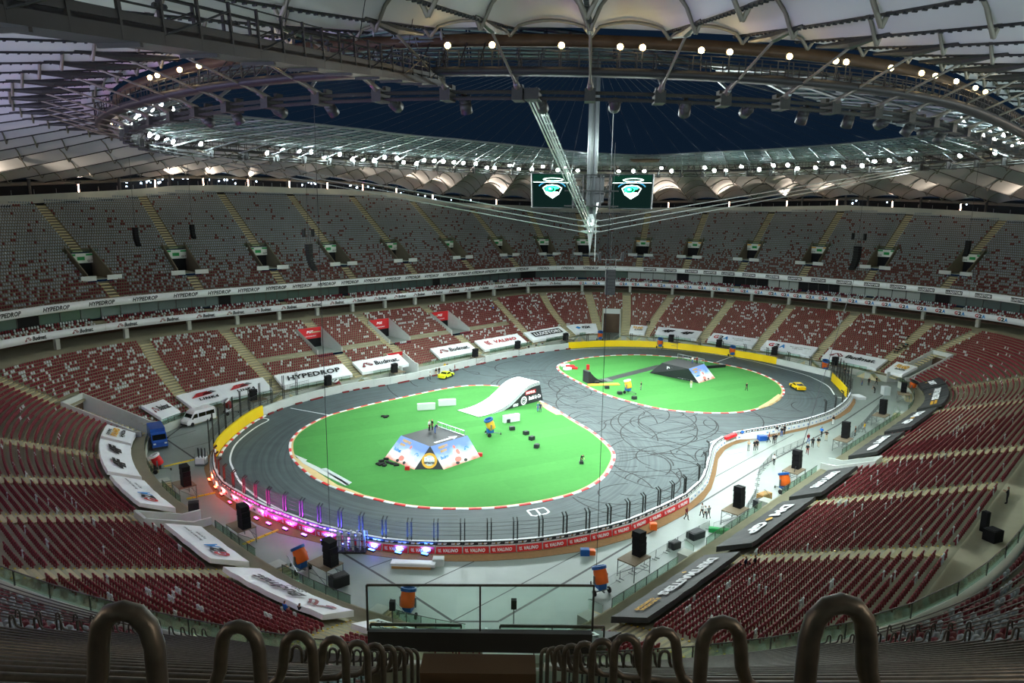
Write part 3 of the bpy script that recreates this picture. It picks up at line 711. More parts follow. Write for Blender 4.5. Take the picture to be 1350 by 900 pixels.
BANNERS = [(196.7, 191.0, 'w', 'bud', 'white banner with a red double peak logo beside the minibus, leftmost on the far stand'),
    (187.8, 167.4, 'w', 'link', 'white banner with two red splashes above four letters, behind the minibus'),
    (164.9, 148.7, 'w', 'hype', 'white banner with one long black capital word, under the left red entrance'),
    (146.2, 133.4, 'w', 'bud', 'white banner with red logo left of the lowest red entrance'),
    (123.8, 111.2, 'w', 'bud', 'white banner with red logo right of the lowest red entrance'),
    (108.9, 92.9, 'w', 'valino', 'white banner with red claw logo and red capital letters'),
    (90.2, 74.1, 'w', 'box', 'white banner with boxed white and black lettering'),
    (70.9, 55.8, 'w', 'pzm', 'small white banner with a blue diamond left of the far tunnel'),
    (42.4, 36.7, 'w', 'poland', 'small white banner with gold letters right of the far tunnel'),
    (33.0, 18.5, 'w', '4f', 'white banner with a black sign printed twice, facing us on the far end'),
    (14.7, 1.0, 'w', 'g2a', 'white banner with red, black and blue characters, first right of the doubled black sign'),
    (509.5, 495.3, 'w', 'g2a', 'white banner with red, black and blue characters, second right of the doubled black sign'),
    (492.2, 475.7, 'w', 'bud', 'white banner with red logo under the block where people sit'),
    (472.9, 465.7, 'w', 'poland', 'white banner with gold letters at the far right corner tunnel'),
    (452.1, 445.4, 'd', 'oq', 'smallest black banner at the top of the right stand'),
    (444.6, 423.8, 'd', 'masters', 'black banner with gold and white lettering, second from the top on the right stand'),
    (420.7, 404.2, 'd', 'dmgp', 'black banner with white letters and orange dot, third from the top on the right stand'),
    (400.8, 387.3, 'd', 'opps2', 'black banner with a white oval above white letters on the right stand'),
    (379.0, 365.9, 'd', 'opps', 'black banner with jagged white lettering beside the low passage on the right'),
    (363.9, 346.8, 'd', 'dmgp', 'large black banner with white letters and orange dot on the near right stand'),
    (344.2, 327.1, 'd', 'masters', 'long black banner ending in gold lettering on the near right stand'),
    (323.0, 310.4, 'd', 'dmgp', 'dark banner with white letters behind the near glass, right of the near tunnel'),
    (297.9, 291.8, 'w', 'poland2', 'white banner with large gold letters behind the near glass'),
    (288.4, 272.9, 'w', 'budsteel', 'large white banner with a red logo and a small second line, nearest on the left'),
    (270.4, 258.6, 'w', 'g2a', 'white banner with red, black and blue characters below the left low passage'),
    (251.3, 238.5, 'w', 'g2a', 'white banner with red, black and blue characters above the left low passage'),
    (236.8, 219.7, 'w', '4f', 'white banner with a black sign printed twice, on the left stand'),
    (218.3, 211.2, 'w', 'poland2', 'small white banner with gold letters at the top of the left stand')]   # (s left, s right as read from the field, colour, content)
def lower_seat_mask(i, d, sc):
    ok = lower_mask(SG, d, sc, 1.3, pad=1.2)
    if i <= 4:
        for (sa, sb, colr, what, lab) in BANNERS:
            w_ = (sa - sb) % LEN; ok &= ~((np.mod(SG - sb, LEN) < w_ + .3) | (np.mod(SG - sb, LEN) > LEN - .3))
    if i in (11, 12): ok &= ~((SG > 90) & (SG < 165))
    return ok
S_low = rows_of_seats([lrow(i) for i in range(LN)], lower_seat_mask, .42, .5)
S_up = rows_of_seats([urow(i) for i in range(UN)], lambda i, d, sc: upper_mask(i, d, sc, 1.1, .5), .42, .5)
S_mid = np.vstack([rows_of_seats([(34 + .85 * i, 13.9 + .4 * i)], lambda k, d, sc: (np.mod(SG, 18.3) > 1.6), .45, .55) for i in range(3)])
def seat_world(S):
    x, y, nx, ny = bowl(S[:, 0], S[:, 1]); return np.stack([x, y, S[:, 2]], 1), np.stack([nx, ny], 1)
def cull(S):
    P, N = seat_world(S); u, v, d = proj(P + np.array([0, 0, .5])); k = (d > 1) & (u > -160) & (u < 1510) & (v > 0) & (v < 1010); return S[k], P[k], N[k], u[k], v[k], d[k]
def seat_cloud(name, P, N, mi, fine, label, mats=('maroon', 'greyseat')):
    T, F = seat_template(fine); n = len(P); k = len(T)
    tx = np.stack([N[:, 1], -N[:, 0]], 1)      # viewer's right when facing outward
    X = P[:, None, 0] + T[None, :, 0] * tx[:, None, 0] - T[None, :, 1] * N[:, None, 0]
    Y = P[:, None, 1] + T[None, :, 0] * tx[:, None, 1] - T[None, :, 1] * N[:, None, 1]
    Z = P[:, None, 2] + np.broadcast_to(T[None, :, 2], X.shape)
    V = np.stack([X, Y, Z], -1).reshape(-1, 3); FF = (F[None] + (np.arange(n) * k)[:, None, None]).reshape(-1, 4)
    o = link(name, np_mesh(name, V, FF, [M[k_] for k_ in mats], np.repeat(mi, len(F))))
    return tag(o, label, 'seats', kind='stuff')
# nearest visible seats of the lower stand, one object each
S, P, N, u, v, d = cull(S_low)
ss = np.linspace(262, 356, 200); ex, ey, _, _ = bowl(ss, np.full(200, 31.6)); eu, ev, ed = proj(np.stack([ex, ey, np.full(200, 20.3)], 1)); o_ = np.argsort(eu)
vis = (v < np.interp(u, eu[o_], ev[o_]) - 4) & (u > 4) & (u < 1346)
hidden = ~vis & (v > 700)
cand = np.flatnonzero(vis & (v > 600)); cand = cand[np.argsort(d[cand])][:300]
grey = rng.random(len(S)) < np.where((S[:, 0] < 110) | (S[:, 0] > 470), .07 + .12 * S[:, 3] / LN, np.where(S[:, 0] < 205, .05 + .22 * (S[:, 3] / LN) ** 1.6, .025))
# neighbours tend to share the pale colour
grey |= np.roll(grey, 1) & (rng.random(len(S)) < .25)
T, F = seat_template(True)
SEATM = {}
for k_, m_ in ((0, M['maroon']), (1, M['greyseat'])):
    me = bpy.data.meshes.new('stadium_seat'); me.from_pydata(T.tolist(), [], F.tolist()); me.materials.append(m_); SEATM[k_] = me
for i in cand:
    g = int(grey[i]); o = bpy.data.objects.new('stadium_seat', SEATM[g]); o.location = P[i]; o.rotation_euler = (0, 0, math.atan2(-N[i, 0], N[i, 1])); o.rotation_euler[2] = math.atan2(-N[i, 0], N[i, 1]) + PI
    COL.objects.link(o)
    side = 'right' if u[i] > 675 else 'left'
    tag(o, ('%s folding seat in the nearest %s block of the lower stand' % ('grey' if g else 'maroon', side)), 'seat', '%s seats of the nearest %s block' % ('grey' if g else 'maroon', side))
rest = np.ones(len(S), bool); rest[cand] = False; rest &= ~hidden
nearm = rest & (d < 105)
seat_cloud('lower_stand_seats_near', P[nearm], N[nearm], grey[nearm].astype(int), True, 'maroon folding seats with a few grey ones filling the near lower stand')
farm = rest & (d >= 105)
seat_cloud('lower_stand_seats', P[farm], N[farm], grey[farm].astype(int), False, 'maroon seats speckled with pale grey ones filling the far lower stand')
S, P, N, u, v, d = cull(S_up)
fr = S[:, 3] / 40.; red = rng.random(len(S)) < np.clip(.62 - 1.5 * fr, .055, .62); red |= np.roll(red, 1) & (rng.random(len(S)) < .18)
k = d > 12
seat_cloud('upper_stand_seats', P[k], N[k], (~red[k]).astype(int), False, 'grey and maroon seats filling the upper stand, greyer towards the top', ('upmaroon_dim', 'upgrey_dim'))
S, P, N, u, v, d = cull(S_mid)
seat_cloud('middle_stand_seats', P, N, (rng.random(len(S)) < .45).astype(int), False, 'maroon and grey seats in three rows between the two ring banners')

# ================================================================== near upper tier: row rails with looped ends, front guards, opening guard
def row_rail(i, s_a, s_b, loop_at, sgn, label, grp):
    """tube along row i; ends at the aisle in an upright loop"""
    d, z = urow(i); d += .1
    pts = []
    n = max(3, int(abs(s_b - s_a) / .9))
    h = z + .74
    for q in np.linspace(s_b, s_a, n): pts.append(at(q, d, h))
    return pts, h
CAM_S, CAM_D = 308.68, 57.28
AZ = math.radians(-2.6)
def aisle_x(y): return math.tan(AZ) * y
def lat(d, q):
    """run s shifted q metres sideways along the row at d (ring through the camera's aisle)"""
    st = np.linspace(0, q - float(at(CAM_S, d, 0).x), 9); s = CAM_S
    for a_, b_ in zip(st[:-1], st[1:]): s += (b_ - a_) / float(scale_at(np.array([s]), np.array([d]))[0])
    return s
def add_rail(pts, r_, n, lab, grp):
    m_ = MB(); m_.tube(pts, r_, n); o = m_.build('row_rail', M['rail'], smooth=True); return tag(o, lab, 'handrail', grp)
def loop_end(p, out, hb, ht, leg):
    """upright loop at the tube end p; out: unit vector pointing along the tube; first point is the foot"""
    P = lambda a_, z_: Vector((p.x, p.y, 0)) + out * a_ + Vector((0, 0, z_))
    return [P(0, ht - leg), P(0, ht - .55), P(0, ht - .1), P(.012, ht - .045), P(.04, ht - .01), P(.075, ht), P(.11, ht - .01), P(.138, ht - .045), P(.15, ht - .1), P(.16, hb + .12), P(.185, hb + .05), P(.24, hb + .01), P(.33, hb)]
ORD = ['nearest', 'second', 'third', 'fourth', 'fifth', 'sixth', 'seventh', 'eighth', 'ninth', 'tenth']
for i in range(2, 31):
    d = urow(i)[0] - .3; y0 = CAM_D - d; near = i >= 21
    for sg in (-1, 1):
        ht = EYE + .164 - .70 * y0 + sg * .028 - .012; hb = ht - .31
        x0 = (aisle_x(y0) + sg * .865) if near else aisle_x(y0) + sg * 2.75
        s0 = lat(d, x0 + sg * .33); s1 = lat(d, sg * 12.2)
        row = [at(s, d, hb) for s in np.linspace(s0, s1, 20)]
        p0 = at(lat(d, x0), d, 0); out = (row[0] - Vector((p0.x, p0.y, hb))).normalized(); e0 = loop_end(p0, out, hb, ht, 1.1)[:-1]
        pe = row[-1]; oute = (row[-2] - row[-1]).normalized(); e1 = loop_end(pe + oute * -.33, oute, hb, ht, 1.1)[:-1][::-1]
        side = 'right' if sg > 0 else 'left'
        if near: add_rail(e0 + row + e1, .0275, 10 if y0 < 5 else 7, '%s looped metal row rail from the camera on the %s of the near steps' % (ORD[30 - i], side), 'looped row rails on the %s of the near steps' % side)
        else: add_rail(e0 + row + e1, .0275, 6, 'dark row rail further down the %s part of the near upper block' % side, 'lower row rails on the %s of the near block' % side)
        row = [at(s, d, hb) for s in np.linspace(lat(d, sg * 14.9), lat(d, sg * 28), 22)]
        pe = row[0]; oute = (row[1] - row[0]).normalized(); e0 = loop_end(pe - oute * .33, oute, hb, ht, 1.1)[:-1]
        add_rail(e0 + row, .0275, 6, 'dark row rail in the next upper block to the %s' % side, 'row rails of the next upper block to the %s' % side)
# guard above the opening straight ahead
def guard(name, p, q, h, label, par_h=0., par_m=None, npan=2, top_r=.022, group=None):
    p, q = Vector(p), Vector(q); r = empty(name, p); x = (q - p); L_ = x.length; r.rotation_euler = (0, 0, math.atan2(x.y, x.x)); dz = q.z - p.z
    L2 = Vector((x.x, x.y)).length
    tag(r, label, 'guard rail', group)
    if par_h: 
        b = MB(); b.box((L2 / 2, .02, -par_h / 2), (L2, .12, par_h)); b.build('parapet', par_m, r)
    for i in range(npan):
        a, b_ = i * L2 / npan + .02, (i + 1) * L2 / npan - .02; za, zb = dz * a / L2, dz * b_ / L2
        m_ = MB(); m_.add([(a, -.01, za + .03), (b_, -.01, zb + .03), (b_, -.01, zb + h), (a, -.01, za + h), (a, .01, za + .03), (b_, .01, zb + .03), (b_, .01, zb + h), (a, .01, za + h)], [(0, 1, 2, 3), (7, 6, 5, 4), (3, 2, 6, 7), (0, 4, 5, 1), (0, 3, 7, 4), (1, 5, 6, 2)])
        m_.build('glass_pane', M['guard'], r)
    MB().cyl((0, 0, h), (L2, 0, dz + h), top_r, n=6).build('top_rail', M['rail'], r)
    for i in range(npan + 1):
        a = i * L2 / npan; MB().box((a, 0, dz * a / L2 + h / 2), (.03, .03, h)).build('post', M['darksteel'], r)
    return r
yg = 10.6; xg = aisle_x(yg)
guard('opening_guard', (xg - 1.85, yg, EYE - 6.9), (xg + 1.87, yg, EYE - 6.86), .82, 'long glass guard with dark top rail straight ahead above the near opening', .35, M['black'], 2)
b = MB(); b.box((xg, yg - .3, EYE - 7.85), (1.86, .5, 1.15)); tag(b.build('opening_parapet', M['brownwall']), 'brown concrete parapet between the two rows of rail loops', 'parapet')
for sg in (-1, 1):
    xa, xb = (xg - .37, xg - 2.0) if sg < 0 else (xg + .33, xg + 2.2)
    guard('opening_guard', (min(xa, xb), yg + .9, EYE - 7.72), (max(xa, xb), yg + .9, EYE - 7.72), .36, 'low %s glass guard behind the rail loops' % ('left' if sg < 0 else 'right'), 0, None, 2, .03)
def guard_run(pts, h, lab, grp=None):
    r = tag(empty('front_guard', pts[0]), lab, 'guard rail', grp); o = Vector(pts[0])
    for p, q in zip(pts[:-1], pts[1:]):
        p, q = Vector(p) - o, Vector(q) - o; x = (q - p); L_ = x.length; F_ = frameM(p, x.normalized(), Vector((-x.y, x.x, 0)).normalized(), Vector((0, 0, 1)))
        b = MB(); b.box((L_ / 2, 0, h / 2 + .02), (L_ - .06, .02, h - .04)); b.build('glass_pane', M['guard'], r, F_)
        b = MB(); b.box((0, 0, h / 2), (.045, .045, h)); b.build('post', M['darksteel'], r, F_)
    MB().tube([Vector(p) - o + Vector((0, 0, h)) for p in pts], .03, 6).build('top_rail', M['rail'], r)
guard_run([at(256 + 2.05 * k, 31.75, 19.71) for k in range(53)], .78, 'low glass front guard with thin rail along the near upper stand edge')
# glass guards along the lower front wall, open at stairs and passages
run_ = []
for k in range(int(LEN / 2.0) + 1):
    s0 = k * 2.0
    stop = k * 2.0 > LEN or any(abs(float(near_s(s0, c))) * float(scale_at(np.array([s0]), np.array([4.]))[0]) < hw + 1.2 for c, hw, d0, d1, zf, st in LOWER_CUTS if d0 == 0) or any(abs(float(near_s(s0, aisle_s(a, 3)))) < 1.7 for a in AISLES) or float(scale_at(np.array([s0]), np.array([1.9]))[0]) < .35
    if stop:
        if len(run_) > 2: guard_run(run_, .95, 'glass guard on the front wall of the lower stand', 'glass guards round the field')
        run_ = []
    else: run_.append(at(s0, wall_d(s0) + .12, 1.45))

# ================================================================== banners over the front rows
def strip2d(pts, w):
    P = [Vector((x, y)) for x, y in pts]; n = len(P); L_, R_ = [], []
    for i in range(n):
        t = (P[min(i + 1, n - 1)] - P[max(i - 1, 0)]).normalized(); o = Vector((-t.y, t.x)) * w / 2; L_.append(P[i] + o); R_.append(P[i] - o)
    return [(p.x, p.y, 0) for p in L_ + R_], [(i, n + i, n + i + 1, i + 1) for i in range(n - 1)]
LOGO = {}
def logo_mesh(kind, m_):
    if (kind, m_.name) in LOGO: return LOGO[(kind, m_.name)]
    b = MB()
    if kind == 'roofs':    # two joined peaks
        b.add(*strip2d([(-.95, -.42), (-.55, -.1), (-.3, .32), (-.1, .36), (.1, .1), (.45, -.22), (.7, -.3), (.95, -.12)], .2)); b.add(*strip2d([(-.95, -.42), (-.62, -.42), (-.35, -.2)], .17)); b.add(*strip2d([(.0, .3), (.3, .38), (.6, .1), (.95, -.12)], .17))
    elif kind == 'claw':
        for k in range(3): b.add(*strip2d([(-.45 + .28 * k, .4), (-.4 + .28 * k, -.1), (-.15 + .28 * k, -.42)], .15))
        b.add(*strip2d([(-.45, .4), (0, .25), (.3, .45)], .13))
    elif kind == 'splash':
        for k in range(5): b.add(*strip2d([(-1.0 + .12 * k, -.3 + .13 * k), (-.2, -.2 + .12 * k), (.55 - .05 * k, -.1 + .1 * k)], .11))
    elif kind == 'dark_splash':
        for k in range(4): b.add(*strip2d([(-.4 + .1 * k, -.2 + .12 * k), (.3, -.1 + .12 * k), (1.0 - .1 * k, .1 + .1 * k)], .1))
    elif kind == 'diamond': b.add([(-.5, 0, 0), (0, -.36, 0), (.5, 0, 0), (0, .36, 0)], [(0, 1, 2, 3)])
    elif kind == 'bar': b.add([(-.5, -.5, 0), (.5, -.5, 0), (.5, .5, 0), (-.5, .5, 0)], [(0, 1, 2, 3)])
    elif kind == 'ball': b.add([(.5 * math.cos(i * PI / 10), .5 * math.sin(i * PI / 10), 0) for i in range(20)], [tuple(range(20))])
    elif kind == 'ringm':
        n = 28
        b.add([(r * math.cos(i * 2 * PI / n), r * math.sin(i * 2 * PI / n), 0) for r in (.5, .34) for i in range(n)], [(i, (i + 1) % n, n + (i + 1) % n, n + i) for i in range(n)])
    LOGO[(kind, m_.name)] = b.mesh('logo', m_); return LOGO[(kind, m_.name)]
def dims(me):
    if 'w' not in me: 
        c = np.array([v.co for v in me.vertices]); me['w'] = float(np.ptp(c[:, 0])); me['h'] = float(np.ptp(c[:, 1])); me['cx'] = float(c[:, 0].min() + c[:, 0].max()) / 2; me['cy'] = float(c[:, 1].min() + c[:, 1].max()) / 2
    return me['w'], me['h'], me['cx'], me['cy']
def fit(me, name, parent, c, X, Y, w_, h_):
    w, h, cx, cy = dims(me); sx, sy = w_ / w, h_ / h; Z = X.cross(Y).normalized()
    return link(name, me, parent, frameM(c, X, Y, Z) @ Matrix.Diagonal((sx, sy, 1, 1)) @ Matrix.Translation((-cx, -cy, 0)))
def words(parent, o, X, Y, W, H, what):
    """o centre, X right, Y up, W x H the room; what = content key"""
    c = lambda fx, fy: o + X * (W * fx) + Y * (H * fy)
    T_ = lambda k, m_: txt(k, M[m_])
    if what == 'hype': fit(T_('HYPEDROP', 'textblack'), 'lettering', parent, c(0, 0), X, Y, W * .78, H * .42)
    elif what == 'bud': fit(logo_mesh('roofs', M['brick']), 'logo', parent, c(-.3, -.02), X, Y, W * .24, H * .42); fit(T_('Budmat.', 'textblack'), 'lettering', parent, c(.12, 0), X, Y, W * .52, H * .4)
    elif what == 'budsteel': fit(logo_mesh('roofs', M['brick']), 'logo', parent, c(-.33, -.02), X, Y, W * .22, H * .5); fit(T_('Budmat.', 'textblack'), 'lettering', parent, c(.08, .06), X, Y, W * .5, H * .42); fit(T_('Steel', 'textblack'), 'lettering', parent, c(-.02, -.3), X, Y, W * .16, H * .2)
    elif what == 'g2a':
        for k, (ch, m_) in enumerate((('G2', 'textred'), ('2', 'textblack'), ('A', 'textblue'))): fit(T_(ch, m_), 'lettering', parent, c(-.36 + .115 * k, 0), X, Y, W * .105, H * .44)
        fit(T_('fine1', 'textblack'), 'lettering', parent, c(.2, .1), X, Y, W * .4, H * .13); fit(T_('fine2', 'textblack'), 'lettering', parent, c(.16, -.1), X, Y, W * .2, H * .12)
    elif what == 'valino': fit(logo_mesh('claw', M['textred']), 'logo', parent, c(-.3, 0), X, Y, W * .13, H * .55); fit(T_('VALINO', 'textred'), 'lettering', parent, c(.1, 0), X, Y, W * .52, H * .36)
    elif what == 'box': box_word(parent, c(0, 0), X, Y, W * .78, H * .6)
    elif what == 'pzm': fit(logo_mesh('diamond', M['textblue']), 'logo', parent, c(-.22, 0), X, Y, W * .2, H * .4); fit(T_('PZM', 'textblack'), 'lettering', parent, c(.08, 0), X, Y, W * .3, H * .32)
    elif what == 'poland': fit(T_('POLAND', 'textgold'), 'lettering', parent, c(-.02, .12), X, Y, W * .62, H * .38); fit(T_('LADA', 'textblack'), 'lettering', parent, c(.05, -.2), X, Y, W * .5, H * .22)
    elif what == 'poland2': fit(T_('DRIVING', 'textblack'), 'lettering', parent, c(-.1, .32), X, Y, W * .5, H * .12); fit(T_('POLAND', 'textgold'), 'lettering', parent, c(0, .1), X, Y, W * .7, H * .26); fit(T_('LADA', 'textblack'), 'lettering', parent, c(.05, -.2), X, Y, W * .6, H * .2)
    elif what == '4f':
        for e in (-1, 1): fit(T_('4F', 'textblack'), 'lettering', parent, c(.22 * e, 0), X, Y, W * .3, H * .42)
    elif what == 'link':
        for e in (-.24, .2): fit(logo_mesh('splash', M['textred']), 'logo', parent, c(e - .03, .1), X, Y, W * .24, H * .36); fit(logo_mesh('dark_splash', M['textblack']), 'logo', parent, c(e + .06, .14), X, Y, W * .17, H * .28); fit(T_('LINK', 'textblack'), 'lettering', parent, c(e + .02, -.24), X, Y, W * .22, H * .2)
    elif what == 'dmgp': fit(T_('DM', 'textwhite'), 'lettering', parent, c(-.2, 0), X, Y, W * .28, H * .4); fit(logo_mesh('ball', M['textgold']), 'logo', parent, c(0, 0), X, Y, W * .07, H * .2); fit(T_('GP', 'textwhite'), 'lettering', parent, c(.19, 0), X, Y, W * .24, H * .4)
    elif what == 'masters': fit(T_('MASTERS', 'textwhite'), 'lettering', parent, c(-.1, .02), X, Y, W * .6, H * .34); fit(logo_mesh('diamond', M['textgold']), 'logo', parent, c(-.16, -.3), X, Y, W * .03, H * .16); fit(T_('EUROPEAN', 'textgold'), 'lettering', parent, c(.33, .09), X, Y, W * .17, H * .14); fit(T_('CHAMP', 'textgold'), 'lettering', parent, c(.33, -.09), X, Y, W * .17, H * .14)
    elif what == 'opps': fit(T_('OPPS', 'textwhite'), 'lettering', parent, c(0, 0), X, Y, W * .62, H * .36)
    elif what == 'opps2': fit(T_('WRC', 'textwhite'), 'lettering', parent, c(-.12, 0), X, Y, W * .4, H * .36); fit(logo_mesh('ball', M['textwhite']), 'logo', parent, c(.26, .1), X, Y, W * .3, H * .34)
    elif what == 'oq': fit(T_('DRIFT', 'textwhite'), 'lettering', parent, c(.05, 0), X, Y, W * .6, H * .3); fit(logo_mesh('diamond', M['textgold']), 'logo', parent, c(-.2, -.25), X, Y, W * .1, H * .14)
def box_word(parent, o, X, Y, W, H):
    n = X.cross(Y).normalized()
    fit(logo_mesh('bar', M['textblack']), 'logo', parent, o, X, Y, W, H)
    fit(txt('box', M['textwhite']), 'lettering', parent, o + n * .03, X, Y, W * .9, H * .62)
for (sa, sb, colr, what, lab) in BANNERS:
    wd_ = (sa - sb) % LEN; sm = (sb + wd_ / 2) % LEN; n = nrm(sm)
    r = empty('seat_cover_banner', at(sm, LD0, 2.4)); tag(r, lab, 'banner')
    R0 = Matrix.Translation(-r.location)
    k = max(3, int(wd_ / 1.5)); s = np.linspace(sb, sb + wd_, k + 1); V = []; pr = [(3.72, 1.75), (3.72, 2.38), (3.95, 2.5), (7.55, 4.12), (7.7, 3.7)]
    for d_, z_ in pr:
        x, y, _, _ = bowl(s, np.full(len(s), d_)); V.append(np.stack([x, y, z_ + .05 * np.sin(s * 2.3 + d_)], 1))
    V = np.stack(V, 1); kk = len(pr); idx = np.arange(len(s) * kk).reshape(len(s), kk); F = np.stack([idx[:-1, :-1], idx[1:, :-1], idx[1:, 1:], idx[:-1, 1:]], -1).reshape(-1, 4).tolist()
    F.append(idx[0].tolist()); F.append(idx[-1][::-1].tolist())
    me = bpy.data.meshes.new('cloth'); me.from_pydata((V.reshape(-1, 3) - np.array(r.location)).tolist(), [], F); me.materials.append(M['white' if colr == 'w' else 'charcoal']); me.update()
    link('cloth', me, r)
    X = Vector((n.y, -n.x, 0)); slope = math.atan2(4.12 - 2.5, 3.6); Y = (n * math.cos(slope) + Vector((0, 0, 1)) * math.sin(slope)).normalized()
    Wm = float((at(sb, 5.7, 0) - at(sb + wd_, 5.7, 0)).length)
    c = (at(sb, 5.7, 0) + at(sb + wd_, 5.7, 0)) / 2 * .35 + at(sm, 5.7, 0) * .65
    c.z = 3.30 + .1
    words(r, c - r.location + Vector((0, 0, .06)), X, Y, Wm, 3.7, what)

# ring banners
def ring_banner(name, d, z0, z1, s0, s1, marks, what, label):
    r = empty(name, at((s0 + s1) / 2, d, z0)); tag(r, label, 'banner'); k = max(1, int(round((s1 - s0) / 16.)))
    for q in range(k):
        a, b_ = s0 + (s1 - s0) * q / k + .03, s0 + (s1 - s0) * (q + 1) / k - .03; ss = np.linspace(a, b_, 12); V = []
        for dd, zz in ((d, z0), (d, z1), (d + .06, z1), (d + .06, z0)):
            x, y, _, _ = bowl(ss, np.full(12, dd)); V.append(np.stack([x, y, np.full(12, zz)], 1))
        V = np.stack(V, 1); idx = np.arange(48).reshape(12, 4); F = np.concatenate([np.stack([idx[:-1, j], idx[1:, j], idx[1:, (j + 1) % 4], idx[:-1, (j + 1) % 4]], -1) for j in range(4)])
        link('banner_panel', np_mesh('banner_panel', V.reshape(-1, 3) - np.array(r.location), F, M['white']), r)
    for s in marks:
        n = nrm(s); X = Vector((n.y, -n.x, 0)); Y = Vector((0, 0, 1)); o = at(s, d - .07, (z0 + z1) / 2) - r.location; H = z1 - z0
        if what == 'hype': fit(txt('HYPEDROP', M['textblack']), 'lettering', r, o, X, Y, 5.2, H * .55)
        elif what == 'bud': fit(logo_mesh('roofs', M['brick']), 'logo', r, o - X * 1.45, X, Y, 1.25, H * .52); fit(txt('Budmat.', M['textblack']), 'lettering', r, o + X * .75, X, Y, 2.7, H * .55)
        elif what == 'g2a':
            for k_, (ch, m_) in enumerate((('G2', 'textred'), ('2', 'textblack'), ('A', 'textblue'))): fit(txt(ch, M[m_]), 'lettering', r, o + X * (k_ - 1) * .86, X, Y, .8, H * .62)
        elif what == 'box': box_word(r, o, X, Y, 4.1, H * .62)
sp = lambda a, b, st: list(np.arange(a, b, st))
ring_banner('ring_banner', 31.5, 18.15, 19.66, 46., 215., [54.5, 59.2, 63.9, 68.7, 74.2, 79.6, 85.1, 90.6] + sp(96.4, 214, 6.8), 'hype', 'white upper ring banner repeating one word in black capitals, left half')
ring_banner('ring_banner', 31.5, 18.15, 19.66, 440. - LEN, 46., [40.9, 35.8, 30.3, 25.4, 20.6, 15.1, 8.8, 2.2, -4.6, -11.2, -17.5, -23.2, -29.1, -34.6, -40, -45.5, -51, -56.5, -62], 'box', 'white upper ring banner with boxed white lettering, right half')
ring_banner('ring_banner', 33.65, 12.95, 14.4, 58., 215., [61, 65.5, 70, 74.5, 80.5, 86.5, 92.8] + sp(99.3, 214, 6.75), 'bud', 'white lower ring banner with dark red double peak logos, left half')
ring_banner('ring_banner', 33.65, 12.95, 14.4, 440. - LEN, 58., [55.8, 53.1, 50.2, 47.2, 44.4, 41.3, 38.1, 34.8] + sp(31.4 - 27 * 3.7, 31.6, 3.7), 'g2a', 'white lower ring banner with red, black and blue characters, right half')

# ================================================================== mast, screens, cables
mast = tag(empty('central_mast', (CX, CY, 0)), 'pale steel mast hanging point down over the middle of the field', 'mast')
b = MB()
for e in (-1, 1): b.cyl((e * .55, 0, 35.5), (e * .55, 0, 66), .4, n=10)
b.cyl((0, .5, 35.5), (0, .5, 66), .4, n=10); b.build('mast_tube', M['steel'], mast, smooth=True)
b = MB(); b.lathe([(.02, 30.2), (.45, 33.2), (.8, 35.2), (.8, 36.2), (.5, 37.2)], 10); b.build('mast_tip', M['cable'], mast)
CORN = [(1.50, 61.28, 47.26), (-61.36, 120.88, 47.26), (85.08, 151.97, 47.26), (24.47, 198.54, 47.26)]     # world points where the four main cable bundles meet the ring
for z in (34.0, 35.0, 36.0):
    c = MB()
    for (x_, y_, z_) in CORN:
        v = Vector((x_ - CX, y_ - CY, 0)).normalized(); c.cyl(Vector((v.x * .5, v.y * .5, z)), Vector((v.x * 1.7, v.y * 1.7, z + .1)), .38, .12, 8)
    c.build('cable_socket', M['cable'], mast)
MB().cyl((.9, -.6, 28.6), (.9, -.6, 36), .06, n=5).build('rod', M['cable'], mast)
for k, (x_, y_, z_) in enumerate(CORN):
    cbn = tag(empty('main_cable', (x_, y_, z_)), ['bright triple cable bundle climbing from the mast tip to the near ring hub', 'bright cable bundle running from the mast tip to the left end of the ring', 'bright cable bundle running from the mast tip to the right end of the ring', 'cable bundle running from the mast tip to the far side of the ring'][k], 'cable')
    e = Vector((x_, y_, z_)); v = Vector((CX - x_, CY - y_, 0)).normalized(); sd = Vector((-v.y, v.x, 0))
    for zz in (34.0, 35.0, 36.0):
        for s_ in (-1, 1):
            off = (zz - 35) * .55
            a_ = Vector((0, 0, off + .0)) + sd * (s_ * .3); b_ = Vector((CX, CY, zz)) - v * 1.5 + sd * s_ * .18 - e; MB().cyl(a_, b_, .075, n=5).build('strand', M['cable'], cbn)
    sp_ = MB()
    for q in range(26):
        p = Vector((0, 0, .55)).lerp(Vector((CX, CY, 36)) - v * 1.5 - e, (q + 1) / 28); sp_.box(p, (.12, .8, .1), rz=math.atan2(v.y, v.x))
    tag(sp_.build('spacer', M['steel'], cbn), kind='stuff')
    MB().box((0, 0, 0), (1.8, 1.2, .9), rz=math.atan2(v.y, v.x)).build('anchor_block', M['darksteel'], cbn)
cube = tag(empty('screen_cube', (CX, CY, 0)), 'open steel frame round the mast that carries the screens', 'frame')
fw_ = Vector((-CX, -CY, 0)).normalized(); rg = Vector((-fw_.y, fw_.x, 0))
for z in (38.6, 41.2, 43.9):
    q = [rg * a_ + fw_ * b_ + Vector((0, 0, z)) for a_, b_ in ((-4.6, 4.2), (4.6, 4.2), (4.6, -4.2), (-4.6, -4.2))]
    for i in range(4): MB().cyl(q[i], q[(i + 1) % 4], .12, n=5).build('frame_bar', M['catwalk'], cube)
for a_, b_ in ((-3.2, 4.2), (3.2, 4.2), (3.2, -4.2), (-3.2, -4.2), (-1.5, 4.2), (1.5, 4.2)): MB().cyl(rg * a_ + fw_ * b_ + Vector((0, 0, 38.2)), rg * a_ + fw_ * b_ + Vector((0, 0, 44)), .11, n=5).build('frame_post', M['catwalk'], cube)
